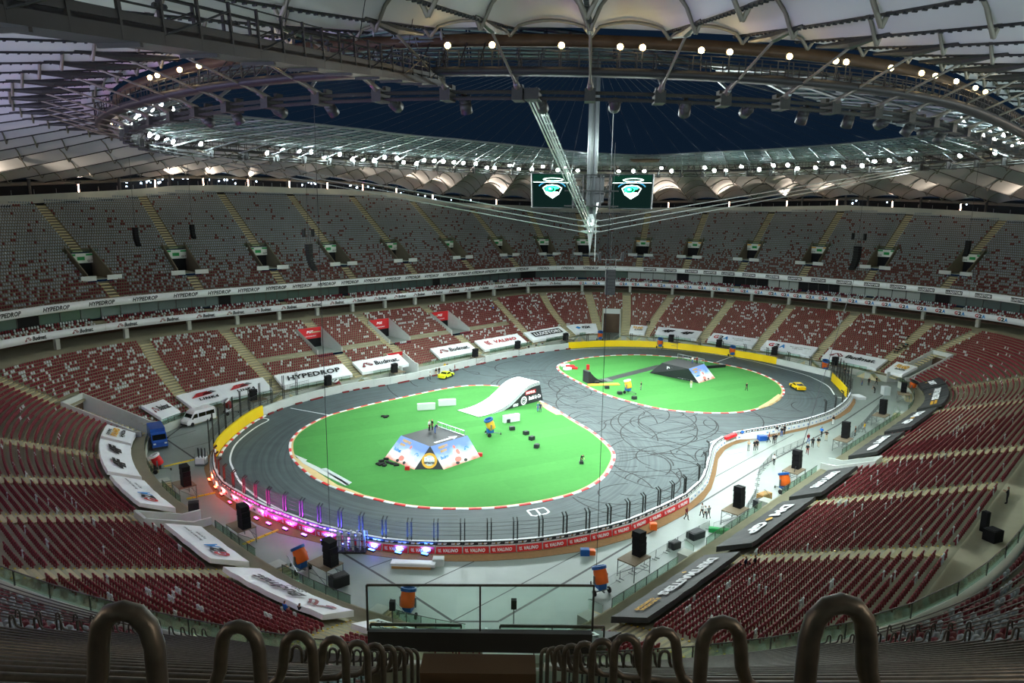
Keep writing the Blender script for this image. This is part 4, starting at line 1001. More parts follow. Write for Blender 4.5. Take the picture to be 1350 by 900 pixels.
for a_ in (-3.2, -1.5, 1.5): MB().cyl(rg * a_ + fw_ * 4.2 + Vector((0, 0, 38.4)), rg * (a_ + 1.7) + fw_ * 4.2 + Vector((0, 0, 43.6)), .07, n=4).build('brace', M['catwalk'], cube)
MB().box(Vector((0, 0, 38.5)), (8.6, 8.0, .15), rz=math.atan2(rg.y, rg.x)).build('service_deck', M['catwalk'], cube)
MB().box(rg * 1.4 + Vector((0, 0, 41.5)), (1.6, 1.2, 4.4), rz=math.atan2(rg.y, rg.x)).build('equipment_rack', M['black'], cube)
scr_dark = emis('screen_dark', (8, 22, 20), .5); scr_top = emis('screen_green_dark', (10, 40, 30), .5); scr_g = emis('screen_green', (40, 226, 130), 1.6); scr_w = emis('screen_white', (220, 255, 240), 1.8); scr_b = emis('screen_blue', (40, 96, 120), 1.0)
for e, lab in ((-1, 'left video screen with a glowing green shield emblem'), (1, 'right video screen with a glowing green shield emblem')):
    s_ = tag(empty('video_screen', Vector((CX, CY, 41.2)) + rg * e * 6.9 + fw_ * 3.2), lab, 'screen')
    # rg points to the viewer's left or right; build an upright frame facing the viewer, tipped down
    X = Vector((fw_.y, -fw_.x, 0)) * -1.0; X = X if X.x > 0 else -X
    X = (X * math.cos(e * .38) + fw_ * -math.sin(e * .38) * (1)).normalized() if False else (Matrix.Rotation(-e * .35 * (1 if rg.x > 0 else -1), 3, 'Z') @ X)
    Zf = Vector((X.y, -X.x, 0)); Zf = Zf if Zf.dot(fw_) > 0 else -Zf
    Yv = (Vector((0, 0, 1)) * math.cos(.12) + -Zf * -math.sin(-.12)).normalized(); Zf = X.cross(Yv).normalized()
    Fm = frameM(Vector((0, 0, 0)), X, Yv, Zf)
    b = MB(); b.box((0, 0, -.3), (7.5, 6.0, .5)); b.build('screen_case', M['black'], s_, Fm)
    def flat(pts, z, m_, nm='picture'): b = MB(); b.add([(x_, y_, z) for x_, y_ in pts], [tuple(range(len(pts)))]); return b.build(nm, m_, s_, Fm)
    flat([(-3.6, -2.9), (3.6, -2.9), (3.6, 2.9), (-3.6, 2.9)], -.03, scr_dark); flat([(-3.5, 1.5), (3.5, 1.5), (3.5, 2.8), (-3.5, 2.8)], -.02, scr_top)
    flat([(-3.5, 1.42), (3.5, 1.42), (3.5, 1.5), (-3.5, 1.5)], -.01, scr_w)
    el = lambda cx_, cy_, a_, b_, n=24: [(cx_ + a_ * math.cos(i * 2 * PI / n), cy_ + b_ * math.sin(i * 2 * PI / n)) for i in range(n)]
    flat(el(.2, 1.95, 1.9, .32), -.012, scr_w); flat(el(.2, 1.98, 1.7, .2), -.008, scr_top)
    sh = [(-1.8, .5), (-1.1, .95), (0, 1.1), (1.1, .95), (1.8, .5), (1.2, -.6), (0, -1.35), (-1.2, -.6)]
    flat(sh, -.01, scr_w); flat([(x_ * .9, y_ * .88) for x_, y_ in sh], -.006, scr_dark); flat([(x_ * .62, y_ * .5 - .45) for x_, y_ in sh[4:] + sh[:1]], -.003, scr_w)
    flat(el(-.35, .3, .95, .62), -.002, scr_g); flat(el(-.3, .25, .7, .42), .001, scr_dark); flat(el(-.4, .32, .5, .3), .004, scr_g); flat(el(.75, .55, .5, .25), .003, scr_g); flat(el(-.45, .35, .2, .13), .007, scr_w)
    arc = [(2.6 * math.cos(t), .3 + 1.35 * math.sin(t)) for t in np.linspace(.35, PI - .35, 14)]; v_, f_ = strip2d(arc, .22)
    b = MB(); b.add([(p[0], p[1], -.01) for p in v_], f_); b.build('picture', scr_b, s_, Fm)

# ================================================================== lamps
def spot(name, loc, target, watts, size, blend, col, parent=None, rad=.35):
    l = bpy.data.lights.new(name, 'SPOT'); l.energy = watts; l.spot_size = size; l.spot_blend = blend; l.color = col; l.shadow_soft_size = rad
    o = bpy.data.objects.new(name, l); COL.objects.link(o)
    d = (Vector(target) - Vector(loc)).normalized(); o.rotation_euler = d.to_track_quat('-Z', 'Y').to_euler(); o.location = loc
    if parent: o.parent = parent; o.location = Vector(loc) - parent.location
    return o
FL_BODY = {}; FLN = [0]
def flood(a, off, z, grp, lab, shroud=False):
    p = pol(a, float(rN(a)) + off, z); q = Vector((CX, CY, 0)); inward = Vector((CX - p.x, CY - p.y, 0)).normalized()
    tgt = Vector((CX, CY, 0)) + (p - Vector((CX, CY, p.z))) * rng.uniform(-.15, .72) + Vector((rng.uniform(-10, 10), rng.uniform(-10, 10), 0)); tgt.z = 0
    FLN[0] += 1
    if FLN[0] % 5 in (0, 2): tgt = Vector((CX, CY, 9)) - (p - Vector((CX, CY, p.z))) * rng.uniform(.85, 1.25)
    d = (tgt - p).normalized(); r = empty('floodlight', p); tag(r, lab, 'floodlight', grp)
    r.rotation_euler = d.to_track_quat('-Z', 'Y').to_euler()
    if 'body' not in FL_BODY:
        b = MB(); b.lathe([(.12, .5), (.3, .42), (.46, .05), (.5, -.02)], 12); b.box((0, 0, .62), (.36, .36, .3)); FL_BODY['body'] = b.mesh('housing', M['darksteel'], True)
        b = MB(); b.lathe([(.46, .0), (.4, -.16), (.24, -.27), (.02, -.31)], 12); FL_BODY['lens'] = b.mesh('lens', M['lens'], True)
        b = MB(); b.tube([(-.56, 0, .05), (-.56, 0, .55), (.56, 0, .55), (.56, 0, .05)], .05, 5); FL_BODY['yoke'] = b.mesh('yoke', M['darksteel'])
    for k in ('housing', 'lens', 'yoke'):
        o = link(k, FL_BODY['body' if k == 'housing' else k], r)
    if shroud:
        b = MB(); b.lathe([(.5, 0), (.52, -1.0), (.49, -1.0), (.47, 0)], 12); b.build('shroud', M['darksteel'], r, smooth=True)
    l = bpy.data.lights.new('flood_beam', 'SPOT'); l.energy = FLOOD_W * (2 if shroud else 1); l.spot_size = math.radians(76); l.spot_blend = .9; l.color = (.85, 1., 1.); l.shadow_soft_size = .4
    lo = bpy.data.objects.new('flood_beam', l); COL.objects.link(lo); lo.parent = r; lo.location = (0, 0, -.45)
# far side and both ends; angles run anticlockwise from +x
far_a = np.linspace(math.radians(-46), math.radians(222), 92)
for i, a in enumerate(far_a):
    dg_ = math.degrees(a)
    if rng.random() < (.45 if dg_ < 14 or dg_ > 166 else .08): continue
    a = a + rng.uniform(-.012, .012); deg = math.degrees(a)
    side = 'far' if 20 < deg < 160 else ('right end' if deg <= 20 else 'left end')
    flood(a, -.9, ZN + (2.0 if rng.random() < .55 else 1.15), 'floodlights on the %s of the ring' % side, 'white floodlight on the %s of the roof ring' % side)
for i, a in enumerate(np.linspace(math.radians(228), math.radians(308), 16)):
    flood(a, -1.5, ZN - .3, 'floodlights on the near side of the ring', 'floodlight aimed away from us on the near side of the ring', True)
WARM = [(-64.30, 116.73, 50.36), (-65.36, 121.00, 50.36), (-66.42, 127.69, 50.36), (-36.31, 73.63, 50.36), (-34.94, 72.37, 50.36), (-31.34, 69.30, 50.36), (-28.63, 67.25, 50.36), (-23.66, 64.07, 50.36), (-18.63, 61.56, 50.36), (-5.27, 57.93, 50.36), (-1.81, 57.58, 50.36), (3.52, 57.43, 50.36), (8.07, 57.65, 50.36), (9.83, 57.83, 50.36), (14.56, 58.52, 50.36), (16.93, 58.99, 50.36), (22.17, 60.35, 50.36), (26.59, 61.85, 50.36), (27.64, 62.26, 50.36), (32.54, 64.46, 50.36), (36.39, 66.59, 50.36), (38.35, 67.83, 50.36), (41.81, 70.33, 50.36), (45.82, 73.73, 50.36), (48.35, 76.08, 50.36), (92.83, 141.21, 50.36), (92.68, 141.83, 50.36)]
for i, (x_, y_, z_) in enumerate(WARM):
    r = empty('walkway_lamp', (x_, y_, z_)); tag(r, 'warm yellow lamp on the near part of the ring walkway', 'lamp', 'warm lamps along the ring walkway')
    b = MB(); b.cyl((0, 0, -1.5), (0, 0, -.2), .05, n=5); b.box((0, .14, 0), (.5, .16, .42)); b.build('lamp_body', M['darksteel'], r)
    b = MB(); b.lathe([(.24, 0), (.2, .1), (.02, .17)], 10, Matrix.Rotation(PI / 2, 4, 'X')); b.build('lens', M['warmlens'], r)
    l = bpy.data.lights.new('lamp_glow', 'POINT'); l.energy = WARM_W; l.color = (1, .8, .5); l.shadow_soft_size = .25; lo = bpy.data.objects.new('lamp_glow', l); COL.objects.link(lo); lo.parent = r; lo.location = (0, -.35, .05)
# rim lights: short glowing tubes; uplights for the far membrane, added spots for the near
for k, s in enumerate(np.arange(3, LEN, 12.4)):
    if 302 < s < 316: s += 0
    z = rim_z(s); p = at(s, float(rim_d(s)) + .9, z + 1.0); r = empty('rim_light', p); side = 'right' if s > 440 or s < 45 else ('left' if s > 100 else 'middle')
    tag(r, 'short glowing tube light on the %s of the upper stand rim' % side, 'lamp', 'tube lights on the %s of the stand rim' % side)
    b = MB(); b.cyl((0, 0, 0), (0, 0, 1.7), .13, n=8); b.build('tube', M['tubelens'], r); b = MB(); b.cyl((0, 0, 1.7), (0, 0, 2.0), .2, n=8); b.box((0, 0, 2.15), (.9, .9, .25)); b.build('cap', M['darksteel'], r)
    if 215 < s < 405:
        l = bpy.data.lights.new('tube_glow', 'POINT'); l.energy = 480; l.color = (1, .82, .6); l.shadow_soft_size = .4; lo = bpy.data.objects.new('tube_glow', l); COL.objects.link(lo); lo.parent = r; lo.location = (0, 0, 1.2)
    n = nrm(s); ps_ = p + Vector((0, 0, 2.6)) - n * .6
    a_ = math.atan2(p.y - CY, p.x - CX); tg = pol(a_ + .03 * (-1) ** k, float(rN(a_)) + 22, ZM - 3)
    behind = 215 < s < 405
    if behind: spot('uplight', at(s, 47., 31.5), pol(a_, float(rN(a_)) + 26, ZM), UP_W * (6.4 if s < 300 else 4.0), math.radians(150), .9, (.6, .57, 1.) if s < 300 else (.72, .93, 1.), r)  # added spots over the near seats, no fixture there, to brighten the roof
    else: spot('uplight', ps_, tg, UP_W * (5.0 if k % 2 else 2.6), math.radians(78), .6, (1, .82, .66), r)
# distant windows and lamps outside, seen in the gap under the roof
cl_ = emis('far_lamp', (196, 226, 255), 6.)
for k in range(54):
    s = rng.uniform(60, 168) if k < 44 else rng.uniform(462, 520); p = at(s, 71.5, rim_z(s) + rng.uniform(1.6, 3.2)); b = MB(); b.box((0, 0, 0), (.25, .25, rng.uniform(.15, .5)))
    o = b.build('outer_lamp', cl_); o.location = p; tag(o, 'tiny bluish lamp in the dark gap between stand rim and roof', 'lamp', 'tiny lamps in the gap under the roof')

# ================================================================== hanging loudspeaker arrays
def line_array(p, n_box, w_, curve, zt, lab, face, frame_=True):
    r = tag(empty('hanging_speaker_array', p), lab, 'loudspeaker'); fd = Vector((face[0], face[1], 0)).normalized(); ang = math.atan2(fd.y, fd.x) + PI / 2
    z = 0.; x0 = 0.; h = .42 * w_ / 1.3
    for i in range(n_box):
        t = curve * (i / max(1, n_box - 1)) ** 2
        c = Vector((0, 0, z)) - fd * x0 * 1.0
        b = MB(); b.box((0, 0, 0), (w_, .7 * w_ / 1.3, h * .94)); b.build('speaker_box', M['speaker'], r, Matrix.Translation(c) @ Matrix.Rotation(ang, 4, 'Z') @ Matrix.Rotation(-t, 4, 'X'))
        z -= h * math.cos(t); x0 += h * math.sin(t)
    if frame_:
        b = MB(); b.box((0, 0, h), (w_ * 1.1, .5, .14)); b.cyl((-w_ * .5, 0, h), (-w_ * .5, 0, h + 1.3), .06, n=5); b.cyl((w_ * .5, 0, h), (w_ * .5, 0, h + 1.3), .06, n=5); b.box((0, 0, h + 1.4), (w_ * 2.4, .14, .14)); b.build('bumper', M['darksteel'], r, Matrix.Rotation(ang, 4, 'Z'))
        for e in (-1, 1):
            b = MB(); b.box((0, 0, 0), (.5, .5, 1.5)); b.build('side_fill', M['speaker'], r, Matrix.Rotation(ang, 4, 'Z') @ Matrix.Translation((e * w_ * 1.15, 0, h + 1.9)))
    MB().cyl((0, 0, h), (0, 0, zt - p[2]), .035, n=4).build('hoist_cable', M['darkcable'], r)
line_array((-40.3, 140, 30.45), 11, 1.5, 0.75, 49.0, 'large curved black speaker array hanging before the left upper stand', (-1, 0.25), True)
line_array((16.88, 122, 27.63), 8, 1.7, 0.05, 49.0, 'tallest black speaker array hanging straight below the mast, right of it', (0, 1), True)
line_array((79.98, 165, 30.13), 10, 1.7, 0.7, 49.0, 'curved black speaker array hanging before the right upper stand', (1, 0.25), True)
line_array((-79.6, 150, 32.95), 11, 1.1, 0.5, 49.0, 'small curved speaker array hanging before the left upper stand, leftmost', (-1, 0.3), False)
line_array((-74.33, 165, 33.3), 9, 1.1, 0.4, 49.0, 'small curved speaker array second from the left', (-1, 0.3), False)
line_array((102.26, 160, 32.02), 10, 1.1, 0.5, 49.0, 'small curved speaker array farthest right', (1, 0.3), False)
# thin wires hanging to the field
for p, z0, z1, lab in [((9.23, 68.93), 0, 48.0, 'thin dark wire hanging to the field beside the right orange cannon'), ((-19.16, 70.18), 0, 48.0, 'thin dark wire hanging to the field on the left of the near infield')]:
    o = MB(); o.cyl((0, 0, 0), (.0, 0, z1 - z0), .03, n=5); o.box((0, 0, .6), (.25, .25, .5)); o = o.build('hanging_wire', M['darkcable']); o.location = (p[0], p[1], z0); tag(o, lab, 'wire')

# ================================================================== track, turf, kerbs
def curve_mat_asphalt():
    m = mat('asphalt', (78, 92, 92), .6, var=.25, scale=.5, detail=8, col2=(54, 67, 68), spec=.35); nt = m.node_tree; b = nt.nodes['Principled BSDF']
    # worn streaks running round the bends
    tc = nt.nodes.new('ShaderNodeTexCoord'); out = None; src = b.inputs['Base Color'].links[0].from_socket
    for (cx_, cy_, an, ra, mn) in (INF1, INF2):
        mp = nt.nodes.new('ShaderNodeMapping'); mp.vector_type = 'TEXTURE'; mp.inputs['Location'].default_value = (cx_, cy_, 0); mp.inputs['Rotation'].default_value = (0, 0, an); mp.inputs['Scale'].default_value = (ra, 1, 1); nt.links.new(tc.outputs['Object'], mp.inputs['Vector'])
        ln = nt.nodes.new('ShaderNodeVectorMath'); ln.operation = 'LENGTH'; nt.links.new(mp.outputs[0], ln.inputs[0])
        nz = nt.nodes.new('ShaderNodeTexNoise'); nz.noise_dimensions = '2D'; nz.inputs['Scale'].default_value = 1.0; nz.inputs['Detail'].default_value = 5
        sx = nt.nodes.new('ShaderNodeSeparateXYZ'); nt.links.new(mp.outputs[0], sx.inputs[0]); at_ = nt.nodes.new('ShaderNodeMath'); at_.operation = 'ARCTAN2'; nt.links.new(sx.outputs[1], at_.inputs[0]); nt.links.new(sx.outputs[0], at_.inputs[1])
        cb = nt.nodes.new('ShaderNodeCombineXYZ'); ml = nt.nodes.new('ShaderNodeMath'); ml.operation = 'MULTIPLY'; ml.inputs[1].default_value = 2.3; nt.links.new(ln.outputs['Value'], ml.inputs[0]); nt.links.new(ml.outputs[0], cb.inputs[0]); nt.links.new(at_.outputs[0], cb.inputs[1]); nt.links.new(cb.outputs[0], nz.inputs['Vector'])
        rp = nt.nodes.new('ShaderNodeValToRGB'); rp.color_ramp.elements[0].position = .38; rp.color_ramp.elements[1].position = .6; rp.color_ramp.elements[0].color = (.42, .42, .42, 1); nt.links.new(nz.outputs['Fac'], rp.inputs[0])
        mx = nt.nodes.new('ShaderNodeMix'); mx.data_type = 'RGBA'; mx.blend_type = 'MULTIPLY'; mr = nt.nodes.new('ShaderNodeMapRange'); mr.inputs['From Min'].default_value = mn * 1.15; mr.inputs['From Max'].default_value = mn * 1.15 + 11; mr.inputs['To Min'].default_value = .62; mr.inputs['To Max'].default_value = 0.; nt.links.new(ln.outputs['Value'], mr.inputs['Value']); nt.links.new(mr.outputs[0], mx.inputs[0]); nt.links.new(src, mx.inputs[6]); nt.links.new(rp.outputs[0], mx.inputs[7]); src = mx.outputs[2]
    nt.links.new(src, b.inputs['Base Color']); return m
P1 = [(-35.23, 107.27), (-36.26, 110.97), (-36.46, 115.78), (-35.62, 120.14), (-34.16, 124.85), (-31.65, 128.42), (-26.99, 133.9), (-19.62, 141.16), (-14.91, 145.75), (-9.64, 149.29), (-3.03, 149.61), (2.54, 144.68), (6.35, 135.96), (8.91, 130.69), (11.87, 122.99), (14.1, 118.2), (15.56, 112.93), (16.46, 108.43), (16.38, 105.24), (15.4, 101.55), (13.58, 96.29), (10.15, 91.46), (6.12, 88.5), (1.05, 86.16), (-3.44, 85.08), (-8.01, 84.95), (-10.95, 85.1), (-14.31, 85.94), (-18.01, 87.77), (-21.3, 89.44), (-25.18, 92.23), (-28.33, 95.21), (-31.7, 99.94), (-33.81, 103.47)]
P2 = [(10.65, 168.37), (12.87, 173.68), (19.69, 180.54), (28.94, 184.01), (36.92, 184.49), (46.03, 181.13), (51.34, 175.87), (56.66, 170.07), (59.52, 163.72), (60.49, 155.56), (59.53, 149.36), (57.41, 144.17), (53.06, 137.5), (48.63, 133.47), (44.17, 130.67), (38.57, 129.92), (33.4, 130.72), (28.53, 132.59), (23.82, 137.31), (18.94, 143.59), (15.14, 152.57), (12.02, 161.2)]
OUT = [(-45.43, 102.72), (-44.06, 98.89), (-41.99, 94.48), (-40.32, 91.75), (-38.65, 89.42), (-36.21, 87.1), (-32.69, 84), (-30.16, 81.94), (-30.16, 81.94), (-27.68, 80.4), (-24.81, 78.51), (-22.11, 76.9), (-19.45, 75.82), (-16.15, 74.23), (-12.91, 73.42), (-9.85, 73.14), (-6.93, 73.21), (-3.79, 73.33), (-0.73, 73.6), (2.44, 74.17), (5.33, 75.03), (8.21, 76.17), (11.21, 77.59), (13.95, 79.06), (16.66, 81.42), (19.28, 83.68), (21.36, 85.64), (23.32, 87.69), (23.32, 87.69), (25.2, 90.35), (27.13, 93.33), (28.48, 96.78), (30.28, 101.74), (31.94, 106.49), (32.97, 108.88), (35.31, 111.84), (35.31, 111.84), (37.78, 114.16), (37.78, 114.16), (41.18, 115.9), (45.9, 118.17), (52.58, 121.92), (57.18, 125.32), (60.82, 128.46), (65.62, 134.22), (68.72, 138.77), (70.8, 142.37), (70.28, 142.95), (72.05, 149.97), (73.64, 157.66), (74.96, 161.44), (71.36, 167.96), (67.27, 174.99), (67.27, 174.99), (64.14, 179.36), (56.39, 186.66), (47.61, 192.9), (39.69, 195.69), (26.93, 196.55), (15.6, 191.98), (15.6, 191.98), (5.11, 184.57), (-2.87, 177.33), (-10.16, 168.9), (-18.24, 158.08), (-25.67, 150.18), (-32.82, 144.87), (-37.82, 139.4), (-43.39, 131.54), (-45.74, 124.84), (-45.74, 124.84), (-46.58, 121.05), (-46.76, 116.21), (-46.63, 110.96), (-46.17, 106.51), (-45.34, 103.06)]
def fitell(P):
    P = np.array(P); c = P.mean(0); q = P - c; w_, v_ = np.linalg.eigh(q.T @ q); return c[0], c[1], math.atan2(v_[1, 1], v_[0, 1]), math.sqrt(w_[1] / w_[0]), float(abs(q @ v_[:, 0]).max())
INF1, INF2 = fitell(P1), fitell(P2)
M['asphalt'] = curve_mat_asphalt()
def turf_mat():
    m = mat('turf', (72, 138, 66), .9, var=.1, scale=1.2, detail=8, spec=.15); nt = m.node_tree; b = nt.nodes['Principled BSDF']; src = b.inputs['Base Color'].links[0].from_socket
    tc = nt.nodes.new('ShaderNodeTexCoord'); mp = nt.nodes.new('ShaderNodeMapping'); mp.inputs['Rotation'].default_value = (0, 0, math.radians(-28)); nt.links.new(tc.outputs['Object'], mp.inputs[0])
    br = nt.nodes.new('ShaderNodeTexBrick'); br.inputs['Scale'].default_value = .12; br.inputs['Mortar Size'].default_value = .004; br.inputs['Color1'].default_value = (1, 1, 1, 1); br.inputs['Color2'].default_value = (.72, .78, .74, 1); br.inputs['Mortar'].default_value = (.8, .85, .8, 1); br.inputs['Brick Width'].default_value = 2.6; br.inputs['Row Height'].default_value = .42; nt.links.new(mp.outputs[0], br.inputs[0])
    mx = nt.nodes.new('ShaderNodeMix'); mx.data_type = 'RGBA'; mx.blend_type = 'MULTIPLY'; mx.inputs[0].default_value = .55; nt.links.new(src, mx.inputs[6]); nt.links.new(br.outputs[0], mx.inputs[7]); nt.links.new(mx.outputs[2], b.inputs['Base Color']); return m
M['turf'] = turf_mat()
out_s = smooth_poly(OUT, True, 2)
tr = MB(); tr.poly(out_s, .0, .03); track = tag(tr.build('race_track', M['asphalt']), kind='structure')
def fan(pts, z, thick, name, m_, par=None):
    b = MB(); b.poly([(p[0], p[1]) for p in pts], z, z + thick); return b.build(name, m_, par)
kerbm = {}
for nm, m_ in (('r', M['coral']), ('w', M['white'])):
    b = MB(); b.box((0, 0, .05), (1.62, .42, .1), top=(1, .8)); kerbm[nm] = b.mesh('kerb_block', m_)
for k, P_ in enumerate((P1, P2)):
    sm = smooth_poly(P_, True, 2)
    t_ = tag(fan(sm, .03, .035, 'turf_infield', M['palesand']), ['large green turf infield inside the near loop of the track', 'smaller green turf infield inside the far loop of the track'][k], 'infield', kind='structure')
    inner = offset_line(sm, .5, True); inner = smooth_poly(inner, True, 1)
    fan(inner, .065, .03, 'turf', M['turf'], t_)
    rs = resample(sm, 1.66, True)
    kr = tag(empty('kerb', (rs[0][0], rs[0][1], 0)), ['red and white kerb ringing the large near infield', 'red and white kerb ringing the smaller far infield'][k], 'kerb')
    for i in range(len(rs) - 1):
        a_, b_ = rs[i], rs[i + 1]; o = link('kerb_block', kerbm['r' if i % 2 else 'w'], kr); o.location = Vector(((a_[0] + b_[0]) / 2, (a_[1] + b_[1]) / 2, .03)) - kr.location; o.rotation_euler = (0, 0, math.atan2(b_[1] - a_[1], b_[0] - a_[0]))
def patch(name, pts, m_, label, cat, z=.1, th=.03):
    o = fan(pts, z, th, name, m_); return tag(o, label, cat)
patch('sand_patch', [(-34.14, 104.14), (-32.59, 102.51), (-30.54, 100.62), (-27.76, 96.7), (-23.93, 92.27), (-20.8, 89.97), (-18.71, 88.25), (-20.63, 89.2), (-24.32, 91.71), (-27.93, 94.94), (-31.38, 99.64)], M['palesand'], 'strip of pale sand along the lower left edge of the near infield', 'sand')
patch('turf_edge_mat', [(-33.56, 104.16), (-30.91, 101.91), (-30.95, 101.25), (-28.33, 98.8), (-23.87, 94.21), (-22.26, 92.32), (-22.82, 92.03), (-27.06, 96.13), (-31.01, 100.28)], M['paleconc'], 'white strip folded along the lower left turf edge', 'mat', .13)
patch('turf_edge_mat', [(-27.84, 98.2), (-27.14, 98.54), (-22.13, 93.15), (-22.51, 92.04)], M['greyseat'], 'grey striped mat on the lower left turf edge', 'mat', .13)
patch('sand_patch', [(57.01, 143.54), (55.02, 139.88), (51.68, 135.77), (48.29, 132.93), (48.85, 134.56), (52.59, 139.19), (56.5, 144.75)], M['palesand'], 'pale sand at the bottom of the far infield bend', 'sand')
patch('sand_patch', [(6.35, 135.96), (8.91, 130.69), (9.72, 127.68), (8.43, 127.63), (7.01, 130.61), (5.69, 134.27)], M['palesand'], 'pale sand by the foot of the white ramp', 'sand')
patch('run_up_strip', [(21.3, 157.17), (36.7, 172.39), (37.69, 169.86), (21.44, 154.29)], M['charcoal'], 'dark run-up strip crossing the far infield', 'strip', .1)
sb_ = tag(fan([(73.4, 146.17), (70.06, 138.84), (66.08, 132.65), (61.86, 127.92), (56.99, 123.91), (51.86, 120.12), (44.93, 116.21), (40.7, 114.47), (36.93, 111.79), (34.78, 109.2), (32.41, 104.79), (30.23, 98.32), (28.05, 92.82), (26, 89.1), (24.47, 87.09), (22.11, 83.99), (19.11, 81.07), (16.42, 78.63), (12.94, 76.58), (10.09, 74.91), (7.56, 73.76), (2.39, 72.23), (-2.62, 71.5), (-5.68, 71.34), (-9.39, 71.5), (-11.67, 71.7), (-14.58, 72.32), (-18.88, 73.44), (-20.48, 74.67), (-24.15, 76.27), (-27.17, 77.55), (-30.65, 79.89), (-33.61, 82.62), (-36.67, 85.76), (-38.99, 88.14), (-41.79, 92.25), (-44.88, 97.94), (-46.29, 102.03), (-47.24, 106.47), (-45.43, 102.72), (-44.06, 98.89), (-41.99, 94.48), (-40.32, 91.75), (-38.65, 89.42), (-36.21, 87.1), (-32.69, 84), (-30.16, 81.94), (-30.16, 81.94), (-27.68, 80.4), (-24.81, 78.51), (-22.11, 76.9), (-19.45, 75.82), (-16.15, 74.23), (-12.91, 73.42), (-9.85, 73.14), (-6.93, 73.21), (-3.79, 73.33), (-0.73, 73.6), (2.44, 74.17), (5.33, 75.03), (8.21, 76.17), (11.21, 77.59), (13.95, 79.06), (16.66, 81.42), (19.28, 83.68), (21.36, 85.64), (23.32, 87.69), (23.32, 87.69), (25.2, 90.35), (27.13, 93.33), (28.48, 96.78), (30.28, 101.74), (31.94, 106.49), (32.97, 108.88), (35.31, 111.84), (35.31, 111.84), (37.78, 114.16), (37.78, 114.16), (41.18, 115.9), (45.9, 118.17), (52.58, 121.92), (57.18, 125.32), (60.82, 128.46), (65.62, 134.22), (68.72, 138.77), (70.8, 142.37)], .0, .045, 'sand_band', M['sand']), kind='structure')
# white lines painted on the asphalt
def ribbon(pts, w_, z, name, m_, par=None):
    P = np.array(pts, float); T_ = np.gradient(P, axis=0); T_ /= np.hypot(*T_.T)[:, None] + 1e-9; N_ = np.stack([-T_[:, 1], T_[:, 0]], 1) * w_ / 2
    V = np.vstack([np.c_[P + N_, np.full(len(P), z)], np.c_[P - N_, np.full(len(P), z)]]); n = len(P); F = np.array([(i, i + 1, n + i + 1, n + i) for i in range(n - 1)]); return link(name, np_mesh(name, V, F, m_), par)
for pts in [[(-45.38, 123.42), (-43.35, 122.71), (-44.46, 118.89), (-44.75, 112.6), (-44.5, 108.39), (-43.44, 104.15), (-42.25, 100.86), (-40.83, 98.38), (-38.27, 93.75), (-36.1, 90.81), (-33.52, 87.93), (-30.87, 85.45), (-28.8, 83.88)], [(-42.19, 130.02), (-33.85, 125.83)], [(16.13, 190.72), (26.36, 193.74), (35.96, 194.35), (48.08, 191.32), (55.88, 185.62), (60.43, 181.02), (64.25, 175.17), (69.86, 164.26), (70.54, 158.38), (70.71, 152.59), (68.85, 146.14)], [(68.85, 146.14), (68.08, 143.45), (68.92, 142.58)], [(52.38, 176.47), (59.52, 184.85)], [(2.21, 84.79), (4.49, 85.79), (5.09, 84.18), (2.84, 82.99), (2.21, 84.79)], [(3.29, 85.28), (3.91, 83.47)], [(7.92, 77.9), (14.64, 81.69), (17.11, 84.41)], [(17.11, 84.41), (17.73, 84.09)], [(33.07, 112.42), (35.93, 115.3)]]: ribbon(resample(pts, .8) if len(pts) < 6 else resample(smooth_poly(pts, False, 2), .8), .28, .036, 'painted_line', M['white'], track)
for pts in [[(-56.55, 110.82), (-48.12, 102.16)], [(-18.59, 72.92), (-10.07, 64.88), (-5.21, 59.95)], [(-5.21, 59.95), (-0.89, 60.05)], [(-0.89, 60.11), (7.11, 68.57), (15.78, 77.81)], [(16.4, 78.52), (24.43, 86.92), (36.72, 100.38), (59.34, 123.27), (81.98, 148.75)], [(-56.99, 111.74), (-57.34, 117.94)]]: ribbon(resample(pts, 1.0), .28, .006, 'floor_joint', M['darksteel'], floor)
for pts in [[(-10.24, 65.02), (-3.86, 71.39)], [(-5.22, 60.08), (5.96, 71.63), (8.26, 73.96)], [(29.92, 97.41), (49.17, 117.7)], [(-15, 69.79), (-12.65, 71.85)], [(-56.44, 111.37), (-54.07, 115.92)], [(-51.96, 106.3), (-49.22, 109.71)]]: ribbon(resample(pts, 1.0), .14, .006, 'floor_joint', M['darksteel'], floor)
for k, pts in enumerate([[(-51.11, 98.65), (-46.6, 103.02)], [(-42.49, 87.08), (-39.61, 89.29)], [(-30.44, 74.63), (-27.59, 78.44)]]):
    a_, b_ = pts; v = Vector((b_[0] - a_[0], b_[1] - a_[1], 0)); o = MB(); nseg = 5
    for i in range(nseg): o.box(((i + .5) * v.length / nseg, 0, .06), (v.length / nseg - .06, .42, .12), top=(1, .6))
    o = o.build('cable_ramp', M['yellowpaint']); o.location = (a_[0], a_[1], 0); o.rotation_euler = (0, 0, math.atan2(v.y, v.x)); tag(o, ['yellow cable ramp by the caged trolley left of the track', 'yellow cable ramp beside the second left speaker stage', 'yellow cable ramp in front of the third left speaker stage'][k], 'cable ramp')
